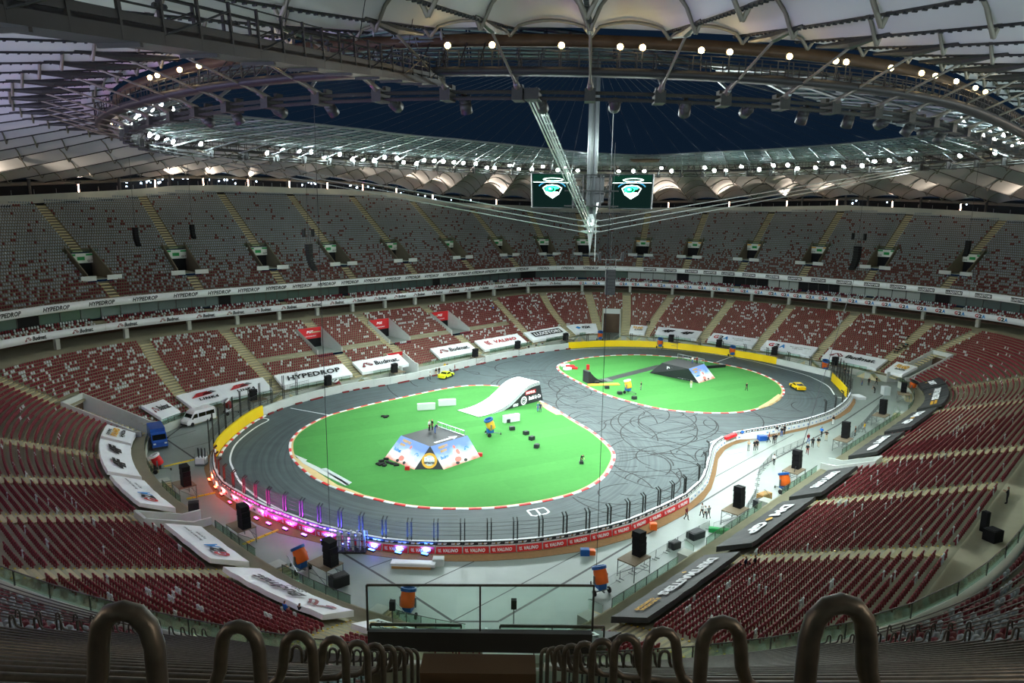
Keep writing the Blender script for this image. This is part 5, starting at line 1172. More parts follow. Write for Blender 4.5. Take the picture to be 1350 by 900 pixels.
# tyre marks: thin dark arcs
V = []; F = []
def skid(pts, w_):
    P = np.array(pts); T_ = np.gradient(P, axis=0); T_ /= np.hypot(*T_.T)[:, None] + 1e-9; N_ = np.stack([-T_[:, 1], T_[:, 0]], 1) * w_ / 2; n = len(P); b0 = len(V)
    z = .034 + .0015 * rng.random()
    V.extend(np.c_[P + N_, np.full(n, z)].tolist()); V.extend(np.c_[P - N_, np.full(n, z)].tolist()); F.extend([(b0 + i, b0 + i + 1, b0 + n + i + 1, b0 + n + i) for i in range(n - 1)])
def inside(p, poly):
    x_, y_ = p; c = False; n = len(poly); j = n - 1
    for i in range(n):
        if (poly[i][1] > y_) != (poly[j][1] > y_) and x_ < (poly[j][0] - poly[i][0]) * (y_ - poly[i][1]) / (poly[j][1] - poly[i][1]) + poly[i][0]: c = not c
        j = i
    return c
sm1, sm2 = smooth_poly(P1, True, 1), smooth_poly(P2, True, 1)
def on_track(p): return inside(p, OUT) and not inside(p, sm1) and not inside(p, sm2)
cen = [(24.79, 106.24), (31.29, 118.02), (18.89, 93.62), (13.6, 142.72), (7.54, 148.8), (2.73, 159.18), (18.16, 129.04), (28.24, 122.29), (57.58, 137.71), (32.86, 113.98), (22.72, 122.06), (23.37, 99.62), (-4.4, 162.66)]
for k in range(150):
    c = cen[int(rng.integers(len(cen)))]; r = abs(rng.normal(7.5, 6.)) + 2.; a0 = rng.uniform(0, 2 * PI); ln = rng.uniform(.6, 3.2); e = rng.uniform(.55, 1.); rot = rng.uniform(0, PI)
    cx_, cy_ = c[0] + rng.normal(0, 7), c[1] + rng.normal(0, 7); t = np.linspace(a0, a0 + ln, 22); q = np.stack([r * np.cos(t), r * e * np.sin(t)], 1); R_ = np.array([[math.cos(rot), -math.sin(rot)], [math.sin(rot), math.cos(rot)]]); q = q @ R_.T + (cx_, cy_)
    good = [on_track(p) for p in q]
    for a_, b_ in runs(np.array(good)):
        if b_ - a_ > 4: skid(q[a_:b_], .2)
tag(link('tyre_marks', np_mesh('tyre_marks', np.array(V), np.array(F), M['rubber']), track), kind='stuff')

# ================================================================== barriers round the track
def path(pts): return np.array(pts, float)
def along(pts, step): return resample(smooth_poly(pts, False, 2), step)
jersey = [(-.34, 0), (-.34, .12), (-.16, .34), (-.12, .95), (.12, .95), (.16, .34), (.34, .12), (.34, 0)]
def unit_mesh(L_, kind):
    Mx = Matrix(((0, 1, 0, 0), (-1, 0, 0, 0), (0, 0, 1, 0), (0, 0, 0, 1)))
    b = MB(); b.prism(jersey, L_ - .08, Mx); return b
UM = {}
def barrier_run(pts, step, kind, label, grp, cat='barrier', start=0):
    rs = along(pts, step)
    for i in range(len(rs) - 1):
        a_, b_ = rs[i], rs[i + 1]; L_ = float(np.hypot(*(b_ - a_))); r = empty('barrier', ((a_[0] + b_[0]) / 2, (a_[1] + b_[1]) / 2, 0.0), math.atan2(b_[1] - a_[1], b_[0] - a_[0]))
        tag(r, label, cat, grp)
        # local x along the run, the outer side is -y
        key = (kind, round(L_, 1))
        if key not in UM:
            m_ = unit_mesh(L_, kind); UM[key] = m_.mesh('concrete_block', M['yellow'] if kind == 'yellow' else M['paleconc'])
        link('concrete_block', UM[key], r)
        if kind in ('valino', 'white', 'led'):
            k2 = (kind, 'b', round(L_, 1))
            if k2 not in UM:
                m_ = MB(); m_.box((0, -.36, .52), (L_ - .12, .06, .78), M=Matrix.Rotation(-.1, 3, 'X')); UM[k2] = m_.mesh('board', M['coral'] if kind == 'valino' else M['white'])
                m_ = MB(); m_.box((0, .02, 1.14), (L_ - .02, .14, .38)); UM[k2 + ('s',)] = m_.mesh('strip_board', M['black'])
                m_ = MB(); m_.box((0, .26, 1.3), (L_, .3, .12)); UM[k2 + ('t',)] = m_.mesh('top_board', M['white'])
            link('board', UM[k2], r); link('strip_board', UM[k2 + ('s',)], r); link('top_board', UM[k2 + ('t',)], r)
            X, Y = Vector((1, 0, 0)), Vector((0, .1, .995)).normalized()
            if kind == 'valino':
                fit(txt('VALINO', M['textwhite']), 'lettering', r, Vector((.18, -.41, .52)), X, Y, L_ * .56, .42); fit(logo_mesh('claw', M['textwhite']), 'logo', r, Vector((-L_ * .34, -.41, .52)), X, Y, .4, .44)
            else:
                for e in (-.24, .24): fit(txt('TOYO', M['textblue'] if kind == 'white' else M['textblack']), 'lettering', r, Vector((L_ * e, -.41, .52)), X, Y, L_ * .16, .26)
            for e in (-.25, .25):
                fit(txt('DM', M['textwhite']), 'lettering', r, Vector((L_ * e - .3, -.06, 1.14)), X, Vector((0, 0, 1)), .42, .2); fit(txt('GP', M['textwhite']), 'lettering', r, Vector((L_ * e + .3, -.06, 1.14)), X, Vector((0, 0, 1)), .4, .2)
                fit(logo_mesh('ball', M['textgold']), 'logo', r, Vector((L_ * e, -.06, 1.14)), X, Vector((0, 0, 1)), .13, .13)
        if kind == 'red': 
            m_ = MB(); m_.box((0, -.1, 1.1), (L_ - .05, .9, .4), top=(1, .7)); m_.build('red_cushion', M['red'], r)
def poles(pts, step, h, label, grp, off=.35, pair=.45, skip=lambda i: False):
    rs = along(pts, step)
    for i in range(len(rs)):
        if skip(i): continue
        a_, b_ = rs[max(i - 1, 0)], rs[min(i + 1, len(rs) - 1)]; ang = math.atan2(b_[1] - a_[1], b_[0] - a_[0]); r = empty('fence_post_pair', (rs[i][0], rs[i][1], 0), ang); tag(r, label, 'fence post', grp)
        if 'pole' not in UM:
            m_ = MB(); m_.box((0, 0, 1.75), (.13, .13, 3.5)); m_.box((0, .22, 3.62), (.11, .5, .11), M=Matrix.Rotation(.6, 3, 'X')); UM['pole'] = m_.mesh('pole', M['darksteel'])
            m_ = MB()
            for z in (1.5, 2.0, 2.5, 3.0, 3.45): m_.cyl((0, 0, z), (3.0, 0, z), .018, n=4)
            UM['wires'] = m_.mesh('wire_strands', M['darkcable'])
        for e in (-1, 1): o = link('pole', UM['pole'], r); o.location = (e * pair / 2, off, 0)
        o = link('wire_strands', UM['wires'], r); o.location = (0, off, 0); o.scale = (step / 3.0, 1, 1)
UM['w'] = None
def wall_run(pts, step, m_, label, grp, h=1.75, kerb=False):
    rs = along(pts, step)
    for i in range(len(rs) - 1):
        a_, b_ = rs[i], rs[i + 1]; L_ = float(np.hypot(*(b_ - a_))); r = tag(empty('barrier', ((a_[0] + b_[0]) / 2, (a_[1] + b_[1]) / 2, 0), math.atan2(b_[1] - a_[1], b_[0] - a_[0])), label, 'barrier', grp)
        key = ('wall', m_.name, round(L_, 2))
        if key not in UM: q = MB(); q.box((0, 0, h / 2), (L_ - .03, .5, h), top=(1, .7)); UM[key] = q.mesh('wall_block', m_)
        link('wall_block', UM[key], r)
        if kerb:
            for k in range(3): o = link('kerb_block', kerbm['r' if k % 2 else 'w'], r); o.location = ((k - 1) * L_ / 3, .62, .03); o.scale = (L_ / 3 / 1.64, 1, 1.6)
barrier_run([(-45.43, 102.72), (-44.06, 98.89), (-41.99, 94.48), (-40.32, 91.75), (-38.65, 89.42), (-36.21, 87.1), (-32.69, 84), (-30.16, 81.94)], 3.0, 'led', 'white barrier unit with black strip lit pink at the left bend', 'pink lit barrier units at the left bend')
barrier_run([(-30.16, 81.94), (-27.68, 80.4), (-24.81, 78.51), (-22.11, 76.9), (-19.45, 75.82), (-16.15, 74.23), (-12.91, 73.42), (-9.85, 73.14), (-6.93, 73.21), (-3.79, 73.33), (-0.73, 73.6), (2.44, 74.17), (5.33, 75.03), (8.21, 76.17), (11.21, 77.59), (13.95, 79.06), (16.66, 81.42), (19.28, 83.68), (21.36, 85.64), (23.32, 87.69)], 3.02, 'valino', 'concrete barrier unit with a red lettered board on the near straight', 'red boarded barrier units on the near straight')
barrier_run([(23.32, 87.69), (25.2, 90.35), (27.13, 93.33), (28.48, 96.78), (30.28, 101.74), (31.94, 106.49), (32.97, 108.88), (35.31, 111.84)], 2.6, 'white', 'white boarded barrier unit in the right hand dip of the track', 'white barrier units in the right dip')
barrier_run([(35.31, 111.84), (37.78, 114.16)], 2.6, 'red', 'barrier unit under red cushions in the right hand dip', 'red cushioned barrier units')
barrier_run([(37.78, 114.16), (41.18, 115.9), (45.9, 118.17), (52.58, 121.92), (57.18, 125.32), (60.82, 128.46), (65.62, 134.22), (68.72, 138.77), (70.8, 142.37)], 2.6, 'white', 'white boarded barrier unit round the right bend', 'white barrier units round the right bend')
wall_run([(70.28, 142.95), (72.05, 149.97), (73.64, 157.66)], 4.0, M['yellow'], 'short yellow wall block on the right bend', 'yellow blocks on the right bend')
wall_run([(74.96, 161.44), (71.36, 167.96), (67.27, 174.99)], 4.0, M['paleconc'], 'white wall block right of the long yellow wall', 'white wall blocks right of the yellow wall', 1.5)
wall_run([(67.27, 174.99), (64.14, 179.36), (56.39, 186.66), (47.61, 192.9), (39.69, 195.69), (26.93, 196.55), (15.6, 191.98)], 4.0, M['yellow'], 'block of the long yellow wall on the far bend', 'yellow wall blocks on the far bend')
wall_run([(15.6, 191.98), (5.11, 184.57), (-2.87, 177.33), (-10.16, 168.9), (-18.24, 158.08), (-25.67, 150.18), (-32.82, 144.87), (-37.82, 139.4), (-43.39, 131.54), (-45.74, 124.84)], 4.0, M['paleconc'], 'white wall block along the far left straight', 'white wall blocks on the far straight', 1.6)
wall_run([(-45.74, 124.84), (-46.58, 121.05), (-46.76, 116.21), (-46.63, 110.96), (-46.17, 106.51), (-45.34, 103.06)], 3.0, M['yellow'], 'yellow wall block on the left bend', 'yellow wall blocks on the left bend', 2.0, True)
poles([(-45.43, 102.72), (-44.06, 98.89), (-41.99, 94.48), (-40.32, 91.75), (-38.65, 89.42), (-36.21, 87.1), (-32.69, 84), (-30.16, 81.94)], 3.0, 3.5, 'pair of dark fence posts glowing red at the left bend', 'red lit fence post pairs', skip=lambda i: i < 2)
poles([(-30.16, 81.94), (-27.68, 80.4), (-24.81, 78.51), (-22.11, 76.9), (-19.45, 75.82), (-16.15, 74.23), (-12.91, 73.42), (-9.85, 73.14), (-6.93, 73.21), (-3.79, 73.33), (-0.73, 73.6), (2.44, 74.17), (5.33, 75.03), (8.21, 76.17), (11.21, 77.59), (13.95, 79.06), (16.66, 81.42), (19.28, 83.68), (21.36, 85.64), (23.32, 87.69)], 3.02, 3.5, 'pair of dark fence posts behind the red boarded barrier', 'fence post pairs on the near straight')
poles([(23.32, 87.69), (25.2, 90.35), (27.13, 93.33), (28.48, 96.78), (30.28, 101.74), (31.94, 106.49), (32.97, 108.88), (35.31, 111.84)], 5.2, 3.5, 'pair of dark fence posts in the right dip', 'fence post pairs in the right dip', skip=lambda i: i > 3)
poles([(37.78, 114.16), (41.18, 115.9), (45.9, 118.17), (52.58, 121.92), (57.18, 125.32), (60.82, 128.46), (65.62, 134.22), (68.72, 138.77), (70.8, 142.37)], 5.0, 3.5, 'dark fence post pair above the right bend', 'fence post pairs on the right bend', skip=lambda i: i < 5)
poles([(74.96, 161.44), (71.36, 167.96), (67.27, 174.99), (67.27, 174.99), (64.14, 179.36), (56.39, 186.66), (47.61, 192.9), (39.69, 195.69), (26.93, 196.55), (15.6, 191.98)], 6.5, 3.5, 'pair of dark fence posts behind the far yellow wall', 'fence post pairs behind the yellow wall', off=-.6)
# fence mesh above the yellow walls: panels between slim posts
def mesh_fence(pts, step, h, z0, label, grp):
    rs = along(pts, step)
    for i in range(len(rs) - 1):
        a_, b_ = rs[i], rs[i + 1]; L_ = float(np.hypot(*(b_ - a_))); r = empty('mesh_fence', (a_[0], a_[1], 0), math.atan2(b_[1] - a_[1], b_[0] - a_[0])); tag(r, label, 'fence', grp)
        for q in (0, .35): MB().box((q, 0, (z0 + h) / 2 + .2), (.1, .1, h + z0)).build('fence_post', M['darksteel'], r)
        for z in (z0, h): MB().box((L_ / 2, 0, z), (L_, .05, .05)).build('fence_bar', M['darksteel'], r)
        b = MB()
        for q in range(1, 12): b.box((q * L_ / 12, 0, (z0 + h) / 2), (.02, .02, h - z0))
        for z in np.linspace(z0, h, 7)[1:-1]: b.box((L_ / 2, 0, z), (L_, .02, .02))
        tag(b.build('fence_wires', M['darksteel'], r), kind='stuff')
mesh_fence(offset_line(np.array([(-40.01, 137.25), (-43.64, 132.34), (-46.08, 125.8), (-46.91, 121.95), (-47.08, 117.05), (-46.93, 111.73), (-46.46, 107.22), (-45.62, 103.73)]), .8)[::-1], 3.4, 3.7, 1.9, 'dark mesh fence panel above the left yellow wall', 'mesh fence panels on the left bend')
mesh_fence(offset_line(np.array([(73.64, 157.66), (72.05, 149.97), (70.28, 142.95)]), -.8), 2.6, 3.9, 1.8, 'dark mesh fence panel above the right yellow wall', 'mesh fence panels on the right bend')
# tyre bits and marker blocks at the foot of the far white wall
red_bits = [(15.57, 191.10, -2.53), (12.31, 188.79, -2.53), (8.03, 185.77, -2.53), (5.71, 184.14, -2.45), (4.18, 182.78, -2.40), (0.80, 179.72, -2.40), (-1.92, 177.24, -2.40), (-3.61, 175.40, -2.28), (-7.06, 171.41, -2.28), (-8.16, 170.14, -2.28), (-10.88, 166.78, -2.21), (-13.22, 163.63, -2.21), (-15.19, 161.00, -2.21), (-17.62, 157.74, -2.29), (-20.36, 154.80, -2.33), (-23.24, 151.74, -2.33), (-24.29, 150.62, -2.33), (-27.96, 147.61, -2.50), (-30.92, 145.41, -2.50), (-32.63, 144.05, -2.31), (-34.43, 142.07, -2.31), (-38.52, 137.20, -2.19), (-39.40, 135.96, -2.19), (-41.48, 133.03, -2.19), (-43.71, 128.52, -1.91), (-44.58, 126.04, -1.91)]
bm1 = MB(); bm1.box((0, 0, .14), (1.5, .3, .28)); um = bm1.mesh('kerb_strip', M['brick'])
for (x_, y_, an) in red_bits:
    o = link('kerb_strip', um); o.location = (x_, y_, .03); o.rotation_euler = (0, 0, an); tag(o, 'short dark red block at the foot of the far white wall', 'kerb', 'red blocks along the far wall')
# coloured floor lights washing the near barrier
for k, (x_, y_, c, nm) in enumerate([(-42.15, 93.34, (1, 0.08, 0.02), 'red'), (-40.19, 90.68, (1, 0.05, 0.02), 'red'), (-38.44, 88.41, (1, 0.04, 0.03), 'red'), (-36.28, 85.77, (1, 0.02, 0.06), 'crimson'), (-33.95, 83.51, (1, 0.02, 0.25), 'pink'), (-31.19, 81.15, (1, 0.03, 0.55), 'magenta'), (-29.21, 79.73, (0.85, 0.04, 0.8), 'magenta'), (-26.75, 78.36, (0.6, 0.06, 1), 'violet'), (-24.05, 76.85, (0.35, 0.06, 1), 'violet'), (-21.36, 75.39, (0.15, 0.08, 1), 'blue'), (-18.71, 74.53, (0.06, 0.1, 1), 'blue'), (-15.46, 73.35, (0.04, 0.12, 1), 'blue'), (-12.39, 72.81, (0.03, 0.14, 1), 'blue'), (-9.4, 72.54, (0.03, 0.16, 1), 'blue')]):
    m_ = emis('led_' + nm + str(k), tuple(int(255 * q ** .45) for q in c), 5.)
    r = empty('floor_light', (x_, y_, .045)); tag(r, '%s glowing floor light, number %s from the left end of the near barrier' % (nm, ['one', 'two', 'three', 'four', 'five', 'six', 'seven', 'eight', 'nine', 'ten', 'eleven', 'twelve', 'thirteen', 'fourteen'][k]), 'floor light')
    cw = Vector((CX - x_ - 0, CY - y_, 0)).normalized(); ang = math.atan2(cw.y, cw.x) - PI / 2
    r.rotation_euler = (0, 0, ang)
    b = MB(); b.box((0, 0, .1), (.8, .3, .2)); b.build('lamp_case', M['black'], r); b = MB(); b.box((0, 0, .23), (.74, .24, .06)); b.build('lamp_lens', m_, r)
    l = bpy.data.lights.new('wash', 'SPOT'); l.energy = 900; l.color = c; l.spot_size = math.radians(125); l.spot_blend = .8; l.shadow_soft_size = .2; lo = bpy.data.objects.new('wash', l); COL.objects.link(lo); lo.parent = r; lo.location = (0, 0, .4); lo.rotation_euler = Vector((0, .55, .8)).to_track_quat('-Z', 'Y').to_euler()

# ================================================================== ramps and landing stages on the turf
def stage(base, topz, inset, lab, name='landing_stage', panels=(), pal=None):
    """truncated pyramid; base corners anticlockwise, inset pulls the top edge in"""
    c = Vector((sum(p[0] for p in base) / len(base), sum(p[1] for p in base) / len(base), 0)); r = tag(empty(name, c), lab, 'stage')
    B = [Vector((p[0], p[1], 0)) - c for p in base]; n = len(B); T_ = [Vector((p[0], p[1], topz)) - Vector((c.x, c.y, 0)) for p in inset]
    b = MB(); b.add(B + T_, [tuple(range(n - 1, -1, -1)), tuple(range(n, 2 * n))] + [(i, (i + 1) % n, n + (i + 1) % n, n + i) for i in range(n)]); b.build('deck_block', M['black'], r)
    return r, B, T_
scr_art = None
def art_panel(r, q, what, proud=.06):
    """q: four corners bottom left, bottom right, top right, top left"""
    X = (q[1] - q[0]).normalized(); n = X.cross((q[3] - q[0])).normalized(); 
    o = n * proud; b = MB(); b.add([v + o for v in q] + [v for v in q], [(0, 1, 2, 3), (0, 4, 5, 1), (1, 5, 6, 2), (2, 6, 7, 3), (3, 7, 4, 0)]); pn = b.build('printed_panel', M['artprint'], r)
    L = lambda u_, v_: (q[0] * (1 - u_) + q[1] * u_) * (1 - v_) + (q[3] * (1 - u_) + q[2] * u_) * v_ + n * (proud + .02)
    Y = (L(.5, 1) - L(.5, 0)).normalized(); W = (q[1] - q[0]).length; H = (q[3] - q[0]).length
    X2 = (L(.8, .5) - L(.2, .5)).normalized()
    fit(txt('FMX', M['textgold']), 'lettering', pn, L(.3, .86), X2, Y, W * .3, H * .1); fit(txt('SHOW', M['textgold']), 'lettering', pn, L(.24, .7), X2, Y, W * .18, H * .1)
    fit(txt('Budmat.', M['textblue']), 'lettering', pn, L(.2, .46), X2, Y, W * .26, H * .13); fit(logo_mesh('roofs', M['textblue']), 'logo', pn, L(.8, .55), X2, Y, W * .16, H * .13)
    # rider print: blocks of red and white
    for (u_, v_, w_, h_, m_) in ((.52, .72, .07, .14, 'pinkprint'), (.5, .46, .2, .34, 'white'), (.55, .5, .1, .22, 'pinkprint'), (.46, .22, .18, .2, 'pinkprint'), (.6, .24, .12, .2, 'white'), (.62, .1, .09, .12, 'charcoal'), (.4, .09, .1, .12, 'charcoal'), (.2, .2, .12, .16, 'white')): fit(logo_mesh('ball', M[m_]), 'logo', pn, L(u_, v_) + n * .005 * (1 + u_), X2, Y, W * w_, H * h_)
    return pn
def art_mat():
    m = mat('artprint', (230, 226, 226), .55, var=.02); nt = m.node_tree; b = nt.nodes['Principled BSDF']; tc = nt.nodes.new('ShaderNodeTexCoord'); sp_ = nt.nodes.new('ShaderNodeSeparateXYZ'); nt.links.new(tc.outputs['Generated'], sp_.inputs[0]); nz = nt.nodes.new('ShaderNodeTexNoise'); nz.inputs['Scale'].default_value = 3.; nt.links.new(tc.outputs['Generated'], nz.inputs[0])
    ad = nt.nodes.new('ShaderNodeMath'); ad.operation = 'MULTIPLY_ADD'; ad.inputs[1].default_value = .5; nt.links.new(nz.outputs['Fac'], ad.inputs[0]); nt.links.new(sp_.outputs[2], ad.inputs[2]); rp = nt.nodes.new('ShaderNodeValToRGB'); e = rp.color_ramp.elements; e[0].position = .2; e[0].color = srgb(222, 92, 66); e[1].position = 1.2 if False else .98; e[1].color = srgb(112, 142, 206)
    for p_, c in ((.42, (238, 214, 206)), (.62, (226, 226, 232)), (.8, (160, 182, 226))): k = e.new(p_); k.color = srgb(*c)
    nt.links.new(ad.outputs[0], rp.inputs[0]); nt.links.new(rp.outputs[0], b.inputs['Base Color']); return m
M['artprint'] = art_mat(); M['pinkprint'] = mat('pinkprint', (222, 132, 118), .6, var=.05)
M['rampwhite'] = mat('rampwhite', (244, 246, 242), .6, var=.03, scale=.5)
r, B_, T_ = stage([(-19.36, 103.47), (-14.17, 98.48), (-9.83, 98.63), (-4.72, 104.16), (-12.08, 109.08)], 3.10, [(-17.05, 105.08), (-12.04, 100.11), (-11.94, 100.11), (-6.81, 105.48), (-11.87, 110.46)], 'large black landing stage with printed sloping sides on the near infield')
art_panel(r, [B_[0], B_[1], T_[1], T_[0]], 'a'); art_panel(r, [B_[2], B_[3], T_[3], T_[2]], 'b')
q0, q1, q2 = B_[1], B_[2], (T_[1] + T_[2]) / 2; X = (q1 - q0).normalized(); Y = (q2 - (q0 + q1) / 2).normalized(); o_ = (q0 + q1) / 2 + Y * (q2 - (q0 + q1) / 2).length * .4 + X.cross(Y) * .06
fit(logo_mesh('ringm', M['textgold']), 'logo', r, o_, X, Y, 2.3, 2.3); fit(logo_mesh('ball', M['greyseat']), 'logo', r, o_ - X.cross(Y) * .02, X, Y, 2.0, 2.0); fit(txt('Drift', M['textwhite']), 'lettering', r, o_ + Y * .25 + X.cross(Y) * .02, X, Y, 1.5, .6); fit(txt('MASTERS', M['textblack']), 'lettering', r, o_ - Y * .35 + X.cross(Y) * .02, X, Y, 1.6, .3)
ar = MB(); ar.add(*strip2d([(-2.2, 0), (1.2, 0)], .5)); ar.add([(1.1, -.75, 0), (2.4, 0, 0), (1.1, .75, 0)], [(0, 1, 2)]); o = ar.build('painted_arrow', M['white'], r); d_ = T_[3] - T_[2]; o.location = (T_[2] + T_[3]) * .5 + (T_[0] - T_[2]) * .12 + Vector((0, 0, .03)); o.rotation_euler = (0, 0, math.atan2(d_.y, d_.x))
tz = tag(empty('truss_rail', r.location + T_[4] * .92 + Vector((0, 0, .0)), math.atan2((T_[3] - T_[4]).y, (T_[3] - T_[4]).x)), 'silver truss railing along the back edge of the near landing stage', 'truss'); Lr = (T_[3] - T_[4]).length * .92
for z_ in (.35, 1.1): MB().cyl((0, 0, z_), (Lr, 0, z_), .07, n=6).build('truss_bar', M['cable'], tz)
for k in range(7): MB().cyl((k * Lr / 6, 0, 0), (k * Lr / 6, 0, 1.1), .05, n=5).build('truss_post', M['cable'], tz)
r, B_, T_ = stage([(32.64, 163.23), (42.03, 153.58), (47.10, 158.72), (37.70, 168.37)], 3.00, [(35.20, 161.30), (39.92, 155.19), (44.76, 160.53), (40.04, 166.63)], 'black landing stage with white lettering on the far infield')
art_panel(r, [B_[1], B_[2], T_[2], T_[1]], 'b'); q = [B_[0], B_[1], T_[1], T_[0]]; X = (q[1] - q[0]).normalized(); Y = ((q[2] + q[3]) - (q[0] + q[1])).normalized(); Zn = X.cross(Y).normalized(); Y = Zn.cross(X); c_ = (q[0] + q[1] + q[2] + q[3]) / 4 + Zn * .06; fit(txt('Drift', M['textwhite']), 'lettering', r, c_ - X * .9 + Y * .55, X, Y, 2.2, .9); fit(txt('MASTERS', M['textwhite']), 'lettering', r, c_ + X * 2.4 + Y * .4, X, Y, 4.2, .55); fit(txt('fine1', M['textwhite']), 'lettering', r, c_ + X * 3.6 - Y * .9, X, Y, 5.0, .8)
tz = tag(empty('truss_rail', r.location + T_[3], math.atan2((T_[2] - T_[3]).y, (T_[2] - T_[3]).x)), 'silver railing and lamps along the back edge of the far landing stage', 'truss'); Lr = (T_[2] - T_[3]).length
for z_ in (.35, 1.1): MB().cyl((0, 0, z_), (Lr, 0, z_), .07, n=6).build('truss_bar', M['cable'], tz)
for k in range(6): MB().cyl((k * Lr / 5, 0, 0), (k * Lr / 5, 0, 1.1), .05, n=5).build('truss_post', M['cable'], tz)
RP = tag(empty('takeoff_ramp', (-5.98, 125.22, 0.06), 0.7979), 'big white curved takeoff ramp with printed black side on the near infield', 'ramp'); RL, RW, RH = 17.70, 5.94, 3.9
prf = [(0, 0.02), (.1, .0), (.2, .02), (.28, .06), (.38, .155), (.47, .28), (.58, .53), (.68, .8), (.75, .92), (.81, .975), (.88, .995), (.94, 1.0)]
pz = lambda t: float(np.interp(t, [a for a, _ in prf], [b for _, b in prf])) * RH + .05
b = MB(); n = 40; V = []
for i in range(n + 1):
    t = i / n * .94
    for y_ in np.linspace(0, RW, 5): V.append((t * RL, y_, pz(t) + .04))
b.add(V, [(i * 5 + j, (i + 1) * 5 + j, (i + 1) * 5 + j + 1, i * 5 + j + 1) for i in range(n) for j in range(4)]); b.build('ramp_surface', M['rampwhite'], RP, smooth=True)
for y_, nm in ((0.0, 'printed_side'), (RW, 'plain_side')):
    b = MB(); V = [(i / n * .94 * RL, y_, pz(i / n * .94)) for i in range(n + 1)]; V += [(1.0 * RL, y_, 0), (0, y_, 0)]
    b.add(V + [(x_, y_ + (.05 if y_ == 0 else -.05), z_) for x_, y_, z_ in V], [tuple(range(len(V))), tuple(range(2 * len(V) - 1, len(V) - 1, -1))] + [(i, i + len(V), (i + 1) % len(V) + len(V), (i + 1) % len(V)) for i in range(len(V))]); b.build(nm, M['black'], RP)
b = MB(); b.add([(.94 * RL, 0, RH), (.94 * RL, RW, RH), (RL, RW, 0), (RL, 0, 0)], [(0, 1, 2, 3)]); b.build('ramp_back', M['black'], RP)
for k in (.25, .6, .95): v_ = [(i / n * .94 * RL, -.03, max(.03, pz(i / n * .94) - k * .55)) for i in range(8, n + 1)]; MB().tube(v_, .05, 5).build('edge_pipe', M['greyseat'], RP)
X_, Y_ = Vector((1, 0, 0)), Vector((0, 0, 1)); fit(logo_mesh('bar', M['textred']), 'logo', RP, Vector((RL * .79, -.06, 2.35)), X_, Y_, RL * .17, .8); fit(txt('MOTUL', M['textwhite']), 'lettering', RP, Vector((RL * .79, -.09, 2.35)), X_, Y_, RL * .15, .5)
fit(logo_mesh('ringm', M['textwhite']), 'logo', RP, Vector((RL * .68, -.06, .95)), X_, Y_, 1.7, 1.7); fit(logo_mesh('ringm', M['textwhite']), 'logo', RP, Vector((RL * .68, -.07, .95)), X_, Y_, .8, .8); fit(txt('Build', M['textwhite']), 'lettering', RP, Vector((RL * .86, -.06, 1.15)), X_, Y_, RL * .2, .8); fit(txt('Nitro', M['textwhite']), 'lettering', RP, Vector((RL * .55, -.06, .5)), X_, Y_, RL * .08, .6)
KR = tag(empty('kicker_ramp', (16.53, 152.99, .1), 0.4179), 'small black kicker ramp at the end of the dark run-up strip', 'ramp')
b = MB(); pf = [(0, 0), (0, 2.6), (.35, 2.7)] + [(.35 + (4.91 - .35) * t, 2.6 * (1 - t) ** 2.2 + .06) for t in np.linspace(.08, 1, 9)] + [(4.91, 0)]; b.prism(pf, 2.6, None); b.build('ramp_body', M['black'], KR); MB().box((5.71, 0, .05), (1.6, 2.8, .08)).build('ramp_lip', M['steel'], KR)

